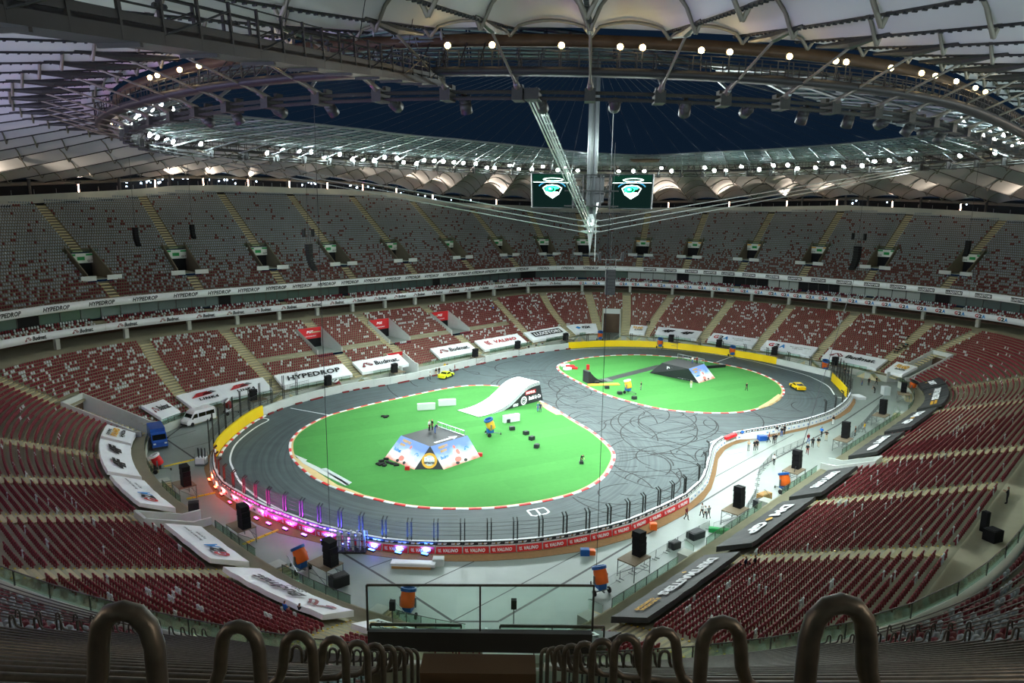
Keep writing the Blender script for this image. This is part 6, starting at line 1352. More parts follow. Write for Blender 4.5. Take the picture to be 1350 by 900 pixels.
# ================================================================== vehicles
def wheel(r, w_, mats=None):
    b = MB(); b.lathe([(r * .45, -w_ / 2), (r * .95, -w_ / 2), (r, -w_ * .3), (r, w_ * .3), (r * .95, w_ / 2), (r * .45, w_ / 2)], 14, Matrix.Rotation(PI / 2, 4, 'X'), 0); b.lathe([(.02, -w_ * .42), (r * .55, -w_ * .46), (r * .55, w_ * .46), (.02, w_ * .42)], 10, Matrix.Rotation(PI / 2, 4, 'X'), 1); return b.mesh('wheel', [M['rubber'], M['steel']])
def vehicle(name, p, rz, lab, cat, prof, width, paint, glass, wheels, lower_dark=None, roof_taper=1., extra=None):
    """prof: side outline (x forward, z); glass: list of side-window outlines; windscreens as (x0,z0,x1,z1,w)"""
    r = tag(empty(name, (p[0], p[1], .03), rz), lab, cat); b = MB(); n = len(prof); hw = width / 2
    zs = [z for _, z in prof]; zm = max(zs); V = []
    for e in (-1, 1):
        for x_, z_ in prof:
            k = 1. if z_ < zm * .55 else 1 - (1 - roof_taper) * (z_ - zm * .55) / (zm * .45); V.append((x_, e * hw * k, z_))
    b.add(V, [tuple(range(n)), tuple(range(2 * n - 1, n - 1, -1))] + [(i, n + i, n + (i + 1) % n, (i + 1) % n) for i in range(n)]); body = b.build('body', paint, r)
    def wy(z_): return hw * (1. if z_ < zm * .55 else 1 - (1 - roof_taper) * (z_ - zm * .55) / (zm * .45)) + .012
    for pl in glass['side']:
        for e in (-1, 1):
            b = MB(); q = [(x_, e * wy(z_), z_) for x_, z_ in pl]; b.add(q + [(x_, y_ - e * .03, z_) for x_, y_, z_ in q], [tuple(range(len(q))) if e < 0 else tuple(range(len(q) - 1, -1, -1))]); b.build('side_window', M['carglass'], r)
    for (x0, z0, x1, z1, fr) in glass['ends']:
        d = Vector((x1 - x0, 0, z1 - z0)); nn = Vector((d.z, 0, -d.x)).normalized(); s_ = 1 if nn.x * fr > 0 else -1; o = nn * s_ * .015; b = MB()
        q = [Vector((x0, -wy(z0) * .88, z0)) + o, Vector((x0, wy(z0) * .88, z0)) + o, Vector((x1, wy(z1) * .86, z1)) + o, Vector((x1, -wy(z1) * .86, z1)) + o]; b.add(q, [(0, 1, 2, 3)]); b.build('windscreen' if fr > 0 else 'rear_window', M['carglass'], r)
    wm = wheel(wheels[2], .24)
    for x_ in wheels[:2]:
        for e in (-1, 1): link('wheel', wm, r, Matrix.Translation((x_, e * (hw - .1), wheels[2])))
    xf, xb = max(x_ for x_, _ in prof), min(x_ for x_, _ in prof)
    for e in (-1, 1):
        MB().box((xf - .06, e * hw * .72, zm * .36), (.16, .34, .2)).build('headlight', M['white'], r); MB().box((xb + .03, e * hw * .78, zm * .42), (.1, .22, .22)).build('tail_light', M['red'], r)
        MB().box((glass['mirror'], e * (hw + .12), zm * .52), (.12, .2, .2)).build('mirror', M['black'], r)
    MB().box((xf + .02, 0, .42), (.16, width * .94, .26)).build('front_bumper', M['charcoal'] if lower_dark else paint, r); MB().box((xb - .02, 0, .42), (.14, width * .94, .24)).build('rear_bumper', M['charcoal'] if lower_dark else paint, r)
    return r
vehicle('minibus', (-55.40, 120.09), -2.0767, 'white high-roofed minibus parked beside the far left stand', 'van', [(-2.9, .35), (-2.9, 1.5), (-2.85, 2.35), (-2.6, 2.6), (1.0, 2.62), (1.45, 2.45), (2.15, 1.45), (2.75, 1.2), (2.95, .95), (2.95, .35)], 2.05, M['carwhite'], dict(side=[[(-2.6, 1.35), (-.9, 1.35), (-.9, 2.05), (-2.6, 2.05)], [(-.8, 1.35), (.6, 1.35), (.6, 2.05), (-.8, 2.05)], [(.8, 1.35), (1.95, 1.35), (1.4, 2.05), (.8, 2.05)]], ends=[(2.1, 1.5, 1.5, 2.35, 1), (-2.9, 1.4, -2.87, 2.1, -1)], mirror=1.9), (-1.9, 1.95, .36), True, .92)
vehicle('box_truck', (-56.63, 108.06), -0.9726, 'blue box truck parked at the left corner tunnel', 'truck', [(-3.2, .5), (-3.2, 3.0), (.9, 3.0), (.95, 2.45), (1.7, 2.35), (2.2, 1.45), (2.8, 1.25), (2.9, .5)], 2.2, M['truckblue'], dict(side=[[(1.0, 1.4), (2.0, 1.4), (1.6, 2.2), (1.0, 2.2)]], ends=[(2.18, 1.5, 1.75, 2.25, 1)], mirror=2.0), (-2.0, 2.0, .42), True, .97)
vehicle('race_car', (62.56, 149.88), 1.6171, 'yellow race car with a white bonnet on the right bend', 'car', [(-2.2, .3), (-2.25, .85), (-1.9, 1.0), (-1.2, 1.02), (-.7, 1.36), (.4, 1.36), (1.0, .95), (1.9, .82), (2.2, .6), (2.2, .3)], 1.8, M['caryellow'], dict(side=[[(-1.1, .98), (.75, .95), (.3, 1.28), (-.65, 1.28)]], ends=[(.98, .98, .45, 1.32, 1), (-1.2, 1.04, -.72, 1.33, -1)], mirror=.8), (-1.35, 1.35, .33), False, .82)
for o in bpy.data.objects:
    if o.name.startswith('race_car'): MB().box((1.6, 0, .8), (1.15, 1.5, .12), M=Matrix.Rotation(.12, 3, 'Y')).build('white_bonnet', M['carwhite'], o); MB().box((-2.15, 0, 1.25), (.35, 1.5, .06)).build('rear_wing', M['black'], o); break
rc = vehicle('race_car', (-14.94, 156.50), 1.1229, 'lime yellow race car stopped by the crew at the far white wall', 'car', [(-2.2, .3), (-2.25, .9), (-1.9, 1.02), (-1.2, 1.04), (-.7, 1.38), (.4, 1.38), (1.0, .98), (1.9, .85), (2.2, .6), (2.2, .3)], 1.8, M['carlime'], dict(side=[[(-1.1, 1.0), (.75, .97), (.3, 1.3), (-.65, 1.3)]], ends=[(.98, 1.0, .45, 1.34, 1), (-1.2, 1.06, -.72, 1.35, -1)], mirror=.8), (-1.35, 1.35, .33), False, .82)
MB().box((1.6, 0, .83), (1.1, 1.5, .12), M=Matrix.Rotation(.12, 3, 'Y')).build('white_bonnet', M['carwhite'], rc)

# ================================================================== fan cannons, speaker stages, field stairs
def cannon(name, p, rz, tilt, lab, barrel, rim_, basecol, sc=1., cat='fan cannon'):
    r = tag(empty(name, (p[0], p[1], p[2] if len(p) > 2 else 0.0), rz), lab, cat); r.scale = (sc, sc, sc)
    R_ = Matrix.Translation((0, 0, 1.75)) @ Matrix.Rotation(tilt, 4, 'Y')
    b = MB(); b.lathe([(.55, -.75), (.62, -.7), (.66, 0), (.6, .55), (.62, .6)], 16, R_); b.build('barrel', barrel, r, smooth=True)
    b = MB(); b.lathe([(.6, .58), (.7, .6), (.7, .86), (.6, .9), (.52, .86), (.5, .6)], 16, R_); b.build('nozzle_ring', rim_, r)
    b = MB(); b.lathe([(.02, .66), (.5, .64)], 12, R_); b.lathe([(.5, -.74), (.02, -.72)], 12, R_); b.build('grille', M['darksteel'], r)
    b = MB(); b.box((0, 0, .85), (.95, .8, .6)); b.box((0, 0, 1.2), (.3, 1.0, .2)); b.build('motor_housing', basecol, r)
    for e in (-1, 1): b = MB(); b.box((0, e * .7, 1.4), (.18, .1, .9)); b.build('yoke_arm', M['steel'], r)
    b = MB(); b.box((0, 0, .42), (1.5, .14, .12)); b.box((-.3, 0, .42), (.14, 1.5, .12)); b.cyl((.7, 0, .42), (1.7, 0, .2), .05, n=6); b.build('chassis', M['steel'], r)
    wm = UM.setdefault('cw', wheel(.3, .16))
    for e in (-1, 1): link('wheel', wm, r, Matrix.Translation((-.3, e * .8, .3)))
    b = MB(); b.cyl((1.65, 0, 0), (1.65, 0, .3), .08, n=6); b.build('jockey_leg', M['darksteel'], r)
    return r
cannon('fan_cannon', (-22.03, 68.81, 0), 2.5, 0.55, 'orange fan cannon with blue ring beside the nearest left speaker platform', M['orange'], M['bluepaint'], M['bluepaint'], 1.08)
cannon('fan_cannon', (-9.51, 60.74, 0), 1.4, 0.35, 'orange fan cannon seen through the near glass, left of the tunnel', M['orange'], M['bluepaint'], M['bluepaint'], 1.08)
cannon('fan_cannon', (9.20, 65.32, 0), 2.0, 0.45, 'orange fan cannon with blue ring by the nearest right speaker platform', M['orange'], M['bluepaint'], M['bluepaint'], 1.08)
cannon('fan_cannon', (37.70, 91.78, 0), 1.9, 0.4, 'orange fan cannon beside the second right speaker platform', M['orange'], M['bluepaint'], M['bluepaint'], 1.08)
cannon('fan_cannon', (41.52, 194.15, 0), -1.5, 0.3, 'orange and blue fan cannon behind the middle of the far yellow wall', M['orange'], M['bluepaint'], M['bluepaint'], 1.1)
cannon('fan_cannon', (25.97, 204.68, 0), -1.5, 0.3, 'orange and blue fan cannon left of the far tunnel', M['orange'], M['bluepaint'], M['bluepaint'], 1.1)
cannon('fan_cannon', (58.59, 183.81, 0), -1.5, 0.3, 'orange and blue fan cannon behind the right part of the yellow wall', M['orange'], M['bluepaint'], M['bluepaint'], 1.1)
cannon('fan_cannon', (75.57, 166.16, 0), -1.6, 0.3, 'orange and blue fan cannon near the right end of the white wall', M['orange'], M['bluepaint'], M['bluepaint'], 1.2)
cannon('fan_cannon', (-52.30, 125.54, 0), 0.6, -0.5, 'red and white fan cannon on a trailer right of the minibus', M['brick'], M['white'], M['white'], 1.1)
cannon('fan_cannon', (-36.34, 142.81, 0), 0.6, -0.5, 'red and white fan cannon on a trailer below the black lettered banner', M['brick'], M['white'], M['white'], 1.0)
cannon('fan_cannon', (-50.95, 96.52, 0), 0.5, -0.4, 'red fan cannon with white nozzle at the left wall', M['red'], M['white'], M['darksteel'], 1.05)
cannon('fan_cannon', (85.89, 146.76, 0), 2.4, -0.3, 'orange fan cannon below the smallest black banner', M['orange'], M['darksteel'], M['darksteel'], 1.1)
cannon('fan_cannon', (-3.54, 114.69, 0.1), 0.3, -0.35, 'yellow barrelled fan cannon on two wheels beside the near landing stage', M['textgold'], M['bluepaint'], M['bluepaint'], 1.15)
cannon('fan_cannon', (24.53, 144.10, 0.1), -0.6, -0.3, 'yellow barrelled fan cannon on two wheels on the far infield', M['textgold'], M['white'], M['bluepaint'], 1.1)
def speaker_stage(p, rz, lab, zdeck=1.9, w_=3.0, d_=2.2, n_box=4, far=False):
    r = tag(empty('speaker_platform', (p[0], p[1], 0), rz), lab.replace('black speaker stack', 'scaffold under the speaker stack'), 'platform', None)
    MB().box((0, 0, zdeck), (w_, d_, .12)).build('deck', M['plywood'], r)
    for x_ in (-w_ / 2 + .05, w_ / 2 - .05):
        for y_ in (-d_ / 2 + .05, d_ / 2 - .05): MB().cyl((x_, y_, 0), (x_, y_, zdeck), .05, n=6).build('leg', M['steel'], r)
    for x_ in (-w_ / 2 + .05, w_ / 2 - .05): MB().cyl((x_, -d_ / 2, .2), (x_, d_ / 2, zdeck - .1), .035, n=5).build('brace', M['steel'], r)
    for y_ in (-d_ / 2 + .05, d_ / 2 - .05): MB().cyl((-w_ / 2, y_, .2), (w_ / 2, y_, zdeck - .1), .035, n=5).build('brace', M['steel'], r); MB().cyl((-w_ / 2, y_, .9), (w_ / 2, y_, .9), .035, n=5).build('ledger', M['steel'], r)
    Rz = Matrix.Rotation(rz, 4, 'Z'); q = Rz @ Vector((-w_ * .3, 0, 0)); s_ = tag(empty('speaker_stack', (p[0] + q.x, p[1] + q.y, zdeck + .06), rz), lab, 'loudspeaker')
    for i in range(n_box):
        b = MB(); b.box((0, 0, 0), (1.25, 1.0, .66)); b.box((-.0, -.51, 0), (1.1, .03, .54)); b.build('speaker_box', M['speaker'], s_, Matrix.Translation((.02 * i * i, 0, .36 + .68 * i)) @ Matrix.Rotation(-.04 * i, 4, 'Y'))
speaker_stage((-42.95, 87.63), 2.311, 'black speaker stack at the upper left field edge', 1.9, n_box=4)
speaker_stage((-30.83, 75.52), 2.380, 'black speaker stack below the left low passage', 1.9, n_box=4)
speaker_stage((-18.95, 67.18), 2.502, 'black speaker stack beside the nearest left orange cannon', 1.9, n_box=4)
speaker_stage((13.19, 69.03), 3.950, 'black speaker stack nearest on the right field edge', 1.9, n_box=4)
speaker_stage((27.81, 81.73), 3.951, 'black speaker stack above the large right black banner', 1.9, n_box=4)
speaker_stage((40.41, 95.47), 3.951, 'black speaker stack beside the second right orange cannon', 1.9, n_box=4)
speaker_stage((53.97, 109.69), 3.951, 'black speaker stack third up the right field edge', 1.9, n_box=4)
speaker_stage((67.37, 123.87), 3.952, 'black speaker stack fourth up the right field edge', 1.9, n_box=4)
speaker_stage((80.52, 140.46), 4.262, 'black speaker stack farthest up the right field edge', 1.7, n_box=3)
speaker_stage((-48.35, 129.87), 0.868, 'black speaker stack before the red splash banner', 1.7, n_box=3)
speaker_stage((-37.23, 141.76), 0.809, 'black speaker stack before the black lettered banner', 1.7, n_box=3)
speaker_stage((-25.57, 153.99), 0.809, 'black speaker stack before the logo banner left of the low red entrance', 1.7, n_box=3)
speaker_stage((-8.49, 171.90), 0.809, 'black speaker stack before the logo banner right of the low red entrance', 1.7, n_box=3)
speaker_stage((2.09, 182.99), 0.809, 'black speaker stack before the red lettered banner', 1.7, n_box=3)
speaker_stage((15.68, 195.83), 0.804, 'black speaker stack before the boxed lettering banner', 1.7, n_box=3)
speaker_stage((45.40, 194.39), 5.691, 'black speaker stack before the doubled black sign banner', 1.7, n_box=3)
speaker_stage((56.89, 187.70), 5.524, 'black speaker stack before the first three colour banner', 1.7, n_box=3)
speaker_stage((68.30, 177.69), 5.520, 'black speaker stack before the second three colour banner', 1.7, n_box=3)
speaker_stage((78.64, 166.02), 5.331, 'black speaker stack before the right logo banner', 1.7, n_box=3)
def field_stair(s, two, lab, grp=None):
    n = nrm(s); t = Vector((-n.y, n.x, 0)); r = tag(empty('field_stair', at(s, wall_d(s) - .68, 0), math.atan2(t.y, t.x)), lab, 'stairs', grp)
    # local x along the wall, local y outward
    MB().box((0, 0, .72), (1.5, 1.3, 1.44)).build('landing', M['wall'], r)
    for e in ((-1, 1) if two else (two or -1,) if False else ((-1, 1) if two else (1,))):
        for k in range(7): h = 1.44 - .2 * (k + 1); MB().box((e * (.75 + .3 * (k + .5)), 0, h / 2), (.3, 1.3, h)).build('step', M['stair'], r)
        MB().tube([(e * .7, .62, 2.4), (e * .9, .62, 2.4), (e * 2.85, .62, 1.0), (e * 2.85, .62, 0)], .04, 6).build('handrail', M['cable'], r)
        b = MB(); b.add([(e * .75, .62, 1.5), (e * 2.8, .62, .1), (e * 2.8, .62, .95), (e * .75, .62, 2.35)], [(0, 1, 2, 3)]); b.build('glass_pane', M['guard'], r)
for a in AISLES:
    s = a[0]; near = 215 < s < 400
    if any(abs(float(near_s(s, c))) < 4 for c, hw, d0, d1, zf, st in LOWER_CUTS if d0 == 0): continue
    if float(scale_at(np.array([s]), np.array([1.5]))[0]) < .5: continue
    field_stair(s, not near, 'concrete stairs from the field up to %s' % ('a near side aisle of the lower stand' if near else 'a far side aisle of the lower stand'), 'stairs to the %s aisles' % ('near' if near else 'far'))
# crowd barriers on the right of the field
def crowd_fence(pts, lab, grp):
    rs = resample(pts, 2.3)
    for i in range(len(rs) - 1):
        a_, b_ = rs[i], rs[i + 1]; L_ = float(np.hypot(*(b_ - a_))); r = tag(empty('crowd_barrier', (a_[0], a_[1], 0), math.atan2(b_[1] - a_[1], b_[0] - a_[0])), lab, 'barrier', grp)
        if 'cf' not in UM:
            m_ = MB(); m_.tube([(.05, 0, .12), (.05, 0, 1.1), (2.2, 0, 1.1), (2.2, 0, .12), (.05, 0, .12)], .025, 5); UM['cf'] = m_.mesh('frame', M['steel']); m_ = MB()
            for q in range(1, 14): m_.cyl((.05 + q * .154, 0, .12), (.05 + q * .154, 0, 1.1), .01, n=3)
            UM['cf2'] = m_.mesh('bars', M['steel']); m_ = MB()
            for q in (.3, 1.95): m_.box((q, 0, .03), (.06, .6, .06))
            UM['cf3'] = m_.mesh('foot', M['steel'])
        link('frame', UM['cf'], r); tag(link('bars', UM['cf2'], r), kind='stuff'); link('foot', UM['cf3'], r)
crowd_fence([(24.57, 79.55), (28.47, 81.75), (33.25, 90.08), (36.55, 98.53), (41.41, 105.78), (48.96, 112.62)], 'steel crowd barrier in the row curving along the right of the field', 'crowd barriers on the right')
crowd_fence([(10, 66.21), (14.76, 71.01), (20.76, 77.07), (24.28, 80.16)], 'steel crowd barrier in the row beside the nearest right stage', 'crowd barriers nearest on the right')
crowd_fence([(54.51, 110.93), (64.54, 123.76), (76.21, 139.69)], 'steel crowd barrier at the upper right of the field', 'crowd barriers at the upper right')
# ================================================================== small things
def boxthing(name, p, size, m_, lab, cat, rz=0., group=None, z=0.):
    b = MB(); b.box((0, 0, size[2] / 2), size); b.box((0, 0, size[2] + .02), (size[0] * .8, size[1] * .8, .05)); o = b.build(name, m_); o.location = (p[0], p[1], z); o.rotation_euler = (0, 0, rz); return tag(o, lab, cat, group)
boxthing('floor_lamp_box', (-0.57, 122.39), (0.9, 0.7, 0.6), M['black'], 'small black box on the turf, number one from the back right of the yellow cannon', 'box', 0.00, None, 0.10)
boxthing('floor_lamp_box', (0.19, 117.98), (0.9, 0.7, 0.6), M['black'], 'small black box on the turf, number two from the back right of the yellow cannon', 'box', 0.30, None, 0.10)
boxthing('floor_lamp_box', (2.59, 115.55), (0.9, 0.7, 0.6), M['black'], 'small black box on the turf, number three from the back right of the yellow cannon', 'box', 0.60, None, 0.10)
boxthing('floor_lamp_box', (3.50, 112.76), (0.9, 0.7, 0.6), M['black'], 'small black box on the turf, number four from the back right of the yellow cannon', 'box', 0.90, None, 0.10)
boxthing('floor_lamp_box', (4.19, 108.79), (0.9, 0.7, 0.6), M['black'], 'small black box on the turf, number five from the back right of the yellow cannon', 'box', 1.20, None, 0.10)
boxthing('floor_lamp_box', (18.92, 151.67), (0.9, 0.7, 0.6), M['black'], 'small black box on the far turf, number one from the kicker ramp', 'box', 0.00, None, 0.10)
boxthing('floor_lamp_box', (20.59, 147.73), (0.9, 0.7, 0.6), M['black'], 'small black box on the far turf, number two from the kicker ramp', 'box', 0.20, None, 0.10)
boxthing('floor_lamp_box', (22.68, 143.08), (0.9, 0.7, 0.6), M['black'], 'small black box on the far turf, number three from the kicker ramp', 'box', 0.40, None, 0.10)
boxthing('floor_lamp_box', (25.07, 139.31), (0.9, 0.7, 0.6), M['black'], 'small black box on the far turf, number four from the kicker ramp', 'box', 0.60, None, 0.10)
boxthing('concrete_block', (-16.23, 130.03), (3.4, 0.7, 1.2), M['paleconc'], 'pale concrete block on the turf, left of a pair before the ramp', 'block', 0.25, None, 0.10)
boxthing('concrete_block', (-12.52, 133.10), (3.4, 0.7, 1.2), M['paleconc'], 'pale concrete block on the turf, right of a pair before the ramp', 'block', 0.25, None, 0.10)
boxthing('concrete_block', (0.04, 122.88), (3.2, 0.7, 1.3), M['paleconc'], 'pale concrete block right of the yellow cannon', 'block', 0.50, None, 0.10)
boxthing('white_slab', (-10.32, 70.09), (4.8, 1.0, 0.3), M['white'], 'stack of long white panels on timber lying before the near barrier', 'panel', -0.05, None, 0.25)
boxthing('timber_pallet', (-10.48, 70.06), (4.2, 1.1, 0.25), M['wood'], 'timber bearers under the long white panels', 'pallet', -0.05, None, 0.00)
boxthing('white_crate', (-7.68, 70.62), (1.2, 0.9, 0.8), M['greyseat'], 'pale crate right of the long white panels', 'crate', 0.00, None, 0.00)
boxthing('white_pallet', (72.26, 142.44), (2.0, 2.6, 0.6), M['white'], 'white wrapped pallet by the right bend', 'pallet', 0.10, None, 0.00)
boxthing('flat_panel', (36.38, 108.43), (3.6, 1.1, 0.1), M['white'], 'white flat panel lying on the floor inside the right dip', 'panel', 0.50, None, 0.00)
boxthing('white_box', (40.97, 115.29), (4.5, 1.0, 0.9), M['white'], 'white printed box on the inner edge of the right barrier', 'box', 0.20, None, 0.00)
boxthing('blue_crate', (42.46, 114.34), (1.2, 1.0, 0.8), M['truckblue'], 'blue crate behind the right barrier', 'crate', 0.20, None, 0.00)
boxthing('blue_crate', (43.05, 114.56), (1.0, 0.9, 0.7), M['bluepaint'], 'second blue crate touching the first behind the right barrier', 'crate', 0.20, None, 0.00)
boxthing('equipment_case', (-17.37, 66.17), (1.8, 1.2, 1.1), M['black'], 'black equipment rack beside the nearest left speaker platform', 'case', 0.70, None, 0.00)
boxthing('equipment_case', (22.04, 77.88), (2.0, 1.2, 0.8), M['black'], 'open black equipment case at the right wall above the stairs', 'case', 0.60, None, 0.00)
boxthing('equipment_case', (18.91, 75.14), (1.2, 0.9, 0.8), M['black'], 'black equipment case at the foot of the right stairs', 'case', 0.60, None, 0.00)
boxthing('equipment_case', (32.66, 86.85), (1.5, 1.0, 1.0), M['black'], 'dark equipment case beside the wooden crate on the right', 'case', 0.60, None, 0.00)
boxthing('wooden_crate', (33.86, 88.59), (2.0, 1.0, 1.2), M['wood'], 'wooden crate at the right wall near the second right cannon', 'crate', 0.60, None, 0.00)
boxthing('green_net_roll', (25.38, 79.17), (2.8, 0.7, 0.5), M['signgreen'], 'bright green net roll beside the right speaker platform', 'net', -0.30, None, 0.00)
boxthing('drum', (79.71, 145.84), (1.4, 1.4, 1.8), M['greyseat'], 'pale drum at the upper right end of the floor joint', 'drum', 0.00, None, 0.00)
boxthing('wooden_crate', (84.02, 165.81), (1.6, 1.4, 1.5), M['wood'], 'wooden crate behind the right end of the white wall', 'crate', 0.00, None, 0.00)
boxthing('wooden_crate', (10.76, 101.77), (0.6, 0.6, 0.4), M['black'], 'black foot plate under the hooded black figure on the near infield', 'plate', 0.00, None, 0.10)
boxthing('advert_pillar', (-38.38, 80.31), (1.2, 1.0, 2.6), M['black'], 'black and red advertising pillar at the left low passage', 'pillar', 0.40, None, 0.00)
boxthing('orange_stand', (17.39, 79.87), (0.8, 0.7, 0.8), M['orange'], 'small orange stand on the sand of the near right bend', 'stand', 0.00, None, 0.00)
boxthing('foam_block', (8.45, 73.25), (1.0, 0.7, 0.7), M['bluepaint'], 'small blue bundle on the sand under the red boards', 'bundle', 0.00, None, 0.00)
boxthing('foam_block', (8.98, 73.44), (1.3, 0.7, 0.5), M['orange'], 'small orange bundle beside the blue one on the sand', 'bundle', 0.00, None, 0.00)
boxthing('inflatable_bag', (14.34, 168.13), (2.0, 1.2, 0.5), M['red'], 'red inflatable bag at the left tip of the far infield', 'bag', 0.20, None, 0.10)
boxthing('inflatable_bag', (15.13, 166.51), (1.6, 1.0, 0.4), M['red'], 'second red inflatable bag at the left tip of the far infield', 'bag', -0.20, None, 0.10)
boxthing('inflatable_bag', (13.13, 169.33), (2.2, 1.2, 0.5), M['white'], 'white tarpaulin bundle at the left tip of the far infield', 'bundle', 0.10, None, 0.10)
boxthing('inflatable_bag', (13.41, 165.60), (1.8, 1.1, 0.5), M['white'], 'second white tarpaulin bundle at the left tip of the far infield', 'bundle', 0.50, None, 0.10)
boxthing('rolled_mat', (49.99, 169.68), (6.0, 0.7, 0.6), M['black'], 'rolled black mat right of the far landing stage', 'mat', 0.35, None, 0.10)
boxthing('landing_board', (20.35, 151.06), (7.0, 1.4, 0.15), M['textgold'], 'flat printed board lying beside the kicker ramp', 'board', 0.15, None, 0.10)
boxthing('rubber_puck', (-19.03, 102.54), (0.8, 0.5, 0.2), M['rubber'], 'small black rubber pad on the turf left of the near stage', 'pad', 0.00, 'black pads left of the near stage', 0.10)
boxthing('rubber_puck', (-19.57, 101.70), (0.8, 0.5, 0.2), M['rubber'], 'small black rubber pad on the turf left of the near stage', 'pad', 0.50, 'black pads left of the near stage', 0.10)
boxthing('rubber_puck', (-19.81, 100.56), (0.8, 0.5, 0.2), M['rubber'], 'small black rubber pad on the turf left of the near stage', 'pad', 1.00, 'black pads left of the near stage', 0.10)
boxthing('rubber_puck', (-19.13, 100.58), (0.8, 0.5, 0.2), M['rubber'], 'small black rubber pad on the turf left of the near stage', 'pad', 1.50, 'black pads left of the near stage', 0.10)
boxthing('rubber_puck', (-18.57, 101.25), (0.8, 0.5, 0.2), M['rubber'], 'small black rubber pad on the turf left of the near stage', 'pad', 2.00, 'black pads left of the near stage', 0.10)
boxthing('rubber_puck', (-18.03, 100.78), (0.8, 0.5, 0.2), M['rubber'], 'small black rubber pad on the turf left of the near stage', 'pad', 2.50, 'black pads left of the near stage', 0.10)
boxthing('rubber_puck', (-17.52, 100.48), (0.8, 0.5, 0.2), M['rubber'], 'small black rubber pad on the turf left of the near stage', 'pad', 3.00, 'black pads left of the near stage', 0.10)
boxthing('rubber_puck', (-17.05, 100.02), (0.8, 0.5, 0.2), M['rubber'], 'small black rubber pad on the turf left of the near stage', 'pad', 3.50, 'black pads left of the near stage', 0.10)
boxthing('rubber_puck', (-19.39, 100.10), (0.8, 0.5, 0.2), M['rubber'], 'small black rubber pad on the turf left of the near stage', 'pad', 4.00, 'black pads left of the near stage', 0.10)
boxthing('rubber_puck', (-18.77, 99.80), (0.8, 0.5, 0.2), M['rubber'], 'small black rubber pad on the turf left of the near stage', 'pad', 4.50, 'black pads left of the near stage', 0.10)
boxthing('rubber_puck', (-23.57, 124.96), (0.7, 0.5, 0.2), M['rubber'], 'small black pad on the turf in the upper left of the near infield', 'pad', 0.00, 'black pads in the upper left of the near infield', 0.10)
boxthing('rubber_puck', (-23.03, 124.27), (0.7, 0.5, 0.2), M['rubber'], 'small black pad on the turf in the upper left of the near infield', 'pad', 0.50, 'black pads in the upper left of the near infield', 0.10)
boxthing('rubber_puck', (-22.88, 124.99), (0.7, 0.5, 0.2), M['rubber'], 'small black pad on the turf in the upper left of the near infield', 'pad', 1.00, 'black pads in the upper left of the near infield', 0.10)
boxthing('red_weight', (-15.16, 98.37), (0.7, 0.5, 0.5), M['red'], 'red weight at the lower left foot of the near stage', 'weight', 0.00, None, 0.10)
boxthing('red_weight', (-4.74, 104.56), (0.7, 0.5, 0.5), M['red'], 'red weight at the right foot of the near stage', 'weight', 0.00, None, 0.10)
boxthing('red_marker', (18.37, 165.87), (0.7, 0.7, 1.2), M['red'], 'small red and white marker behind the kicker ramp', 'marker', 0.00, None, 0.10)
r = tag(empty('caged_trolley', (-17.83, 73.54, 0)), 'grey steel cage full of tubes on the near floor below the violet boards', 'trolley'); MB().box((0, 0, .15), (3.6, 1.6, .2)).build('base', M['darksteel'], r)
for k in range(7):
    for e in (-1, 1): MB().box((-1.75 + k * .58, e * .75, 1.1), (.06, .06, 1.9)).build('cage_bar', M['steel'], r)
for k in range(9): MB().cyl((-1.5 + k * .37, (-1) ** k * .3, .25), (-1.5 + k * .37, (-1) ** k * .3, 2.3), .14, n=7).build('gas_tube', M['greyseat'], r)
for z in (.9, 1.6, 2.05):
    for e in (-1, 1): MB().box((0, e * .77, z), (3.6, .05, .06)).build('cage_rail', M['steel'], r)
r = tag(empty('caged_trolley', (-45.87, 99.46, 0)), 'pale cage trolley with black bottles standing on the yellow cable ramp', 'trolley'); MB().box((0, 0, .2), (1.5, 1.2, .2)).build('base', M['steel'], r); MB().box((0, 0, .8), (1.4, 1.1, .9)).build('white_crate', M['white'], r)
for k in range(5): MB().cyl((-.5 + k * .25, (-1) ** k * .2, 1.2), (-.5 + k * .25, (-1) ** k * .2, 2.6), .09, n=7).build('bottle', M['black'], r)
for e in (-1, 1):
    for q in (-1, 1): MB().box((e * .72, q * .57, 1.), (.05, .05, 1.9)).build('cage_bar', M['steel'], r)
boxthing('equipment_case', (40.79, 55.55), (1.2, 1.0, 1.0), M['speaker'], 'black equipment case in a steel frame on the near right concourse', 'case', .4, None, 10.95)
boxthing('equipment_case', (41.21, 57.28), (0.5, 0.5, 1.8), M['speaker'], 'tall black speaker column on the near right concourse', 'case', .4, None, 10.95)
r = tag(empty('pole_speaker', (-10.25, 56.74, 1.45)), 'small black speaker on a pole left of the near tunnel', 'loudspeaker'); MB().cyl((0, 0, 0), (0, 0, 1.7), .04, n=6).build('pole', M['darksteel'], r); MB().box((0, 0, 2.1), (.5, .45, .85)).build('cabinet', M['speaker'], r)
r = tag(empty('pole_speaker', (0.45, 57.19, 1.45)), 'small black speaker on a pole right of the near tunnel', 'loudspeaker'); MB().cyl((0, 0, 0), (0, 0, 1.7), .04, n=6).build('pole', M['darksteel'], r); MB().box((0, 0, 2.1), (.5, .45, .85)).build('cabinet', M['speaker'], r)
p_, q_ = Vector((40.01, 94.39, 2.0)), Vector((80.45, 165, 25.57)); o = MB(); o.cyl((0, 0, 0), q_ - p_, .05, n=5); o = o.build('slanting_wire', M['darkcable']); o.location = p_; tag(o, 'dark slanting cable from the right hanging array down to a speaker platform', 'wire')

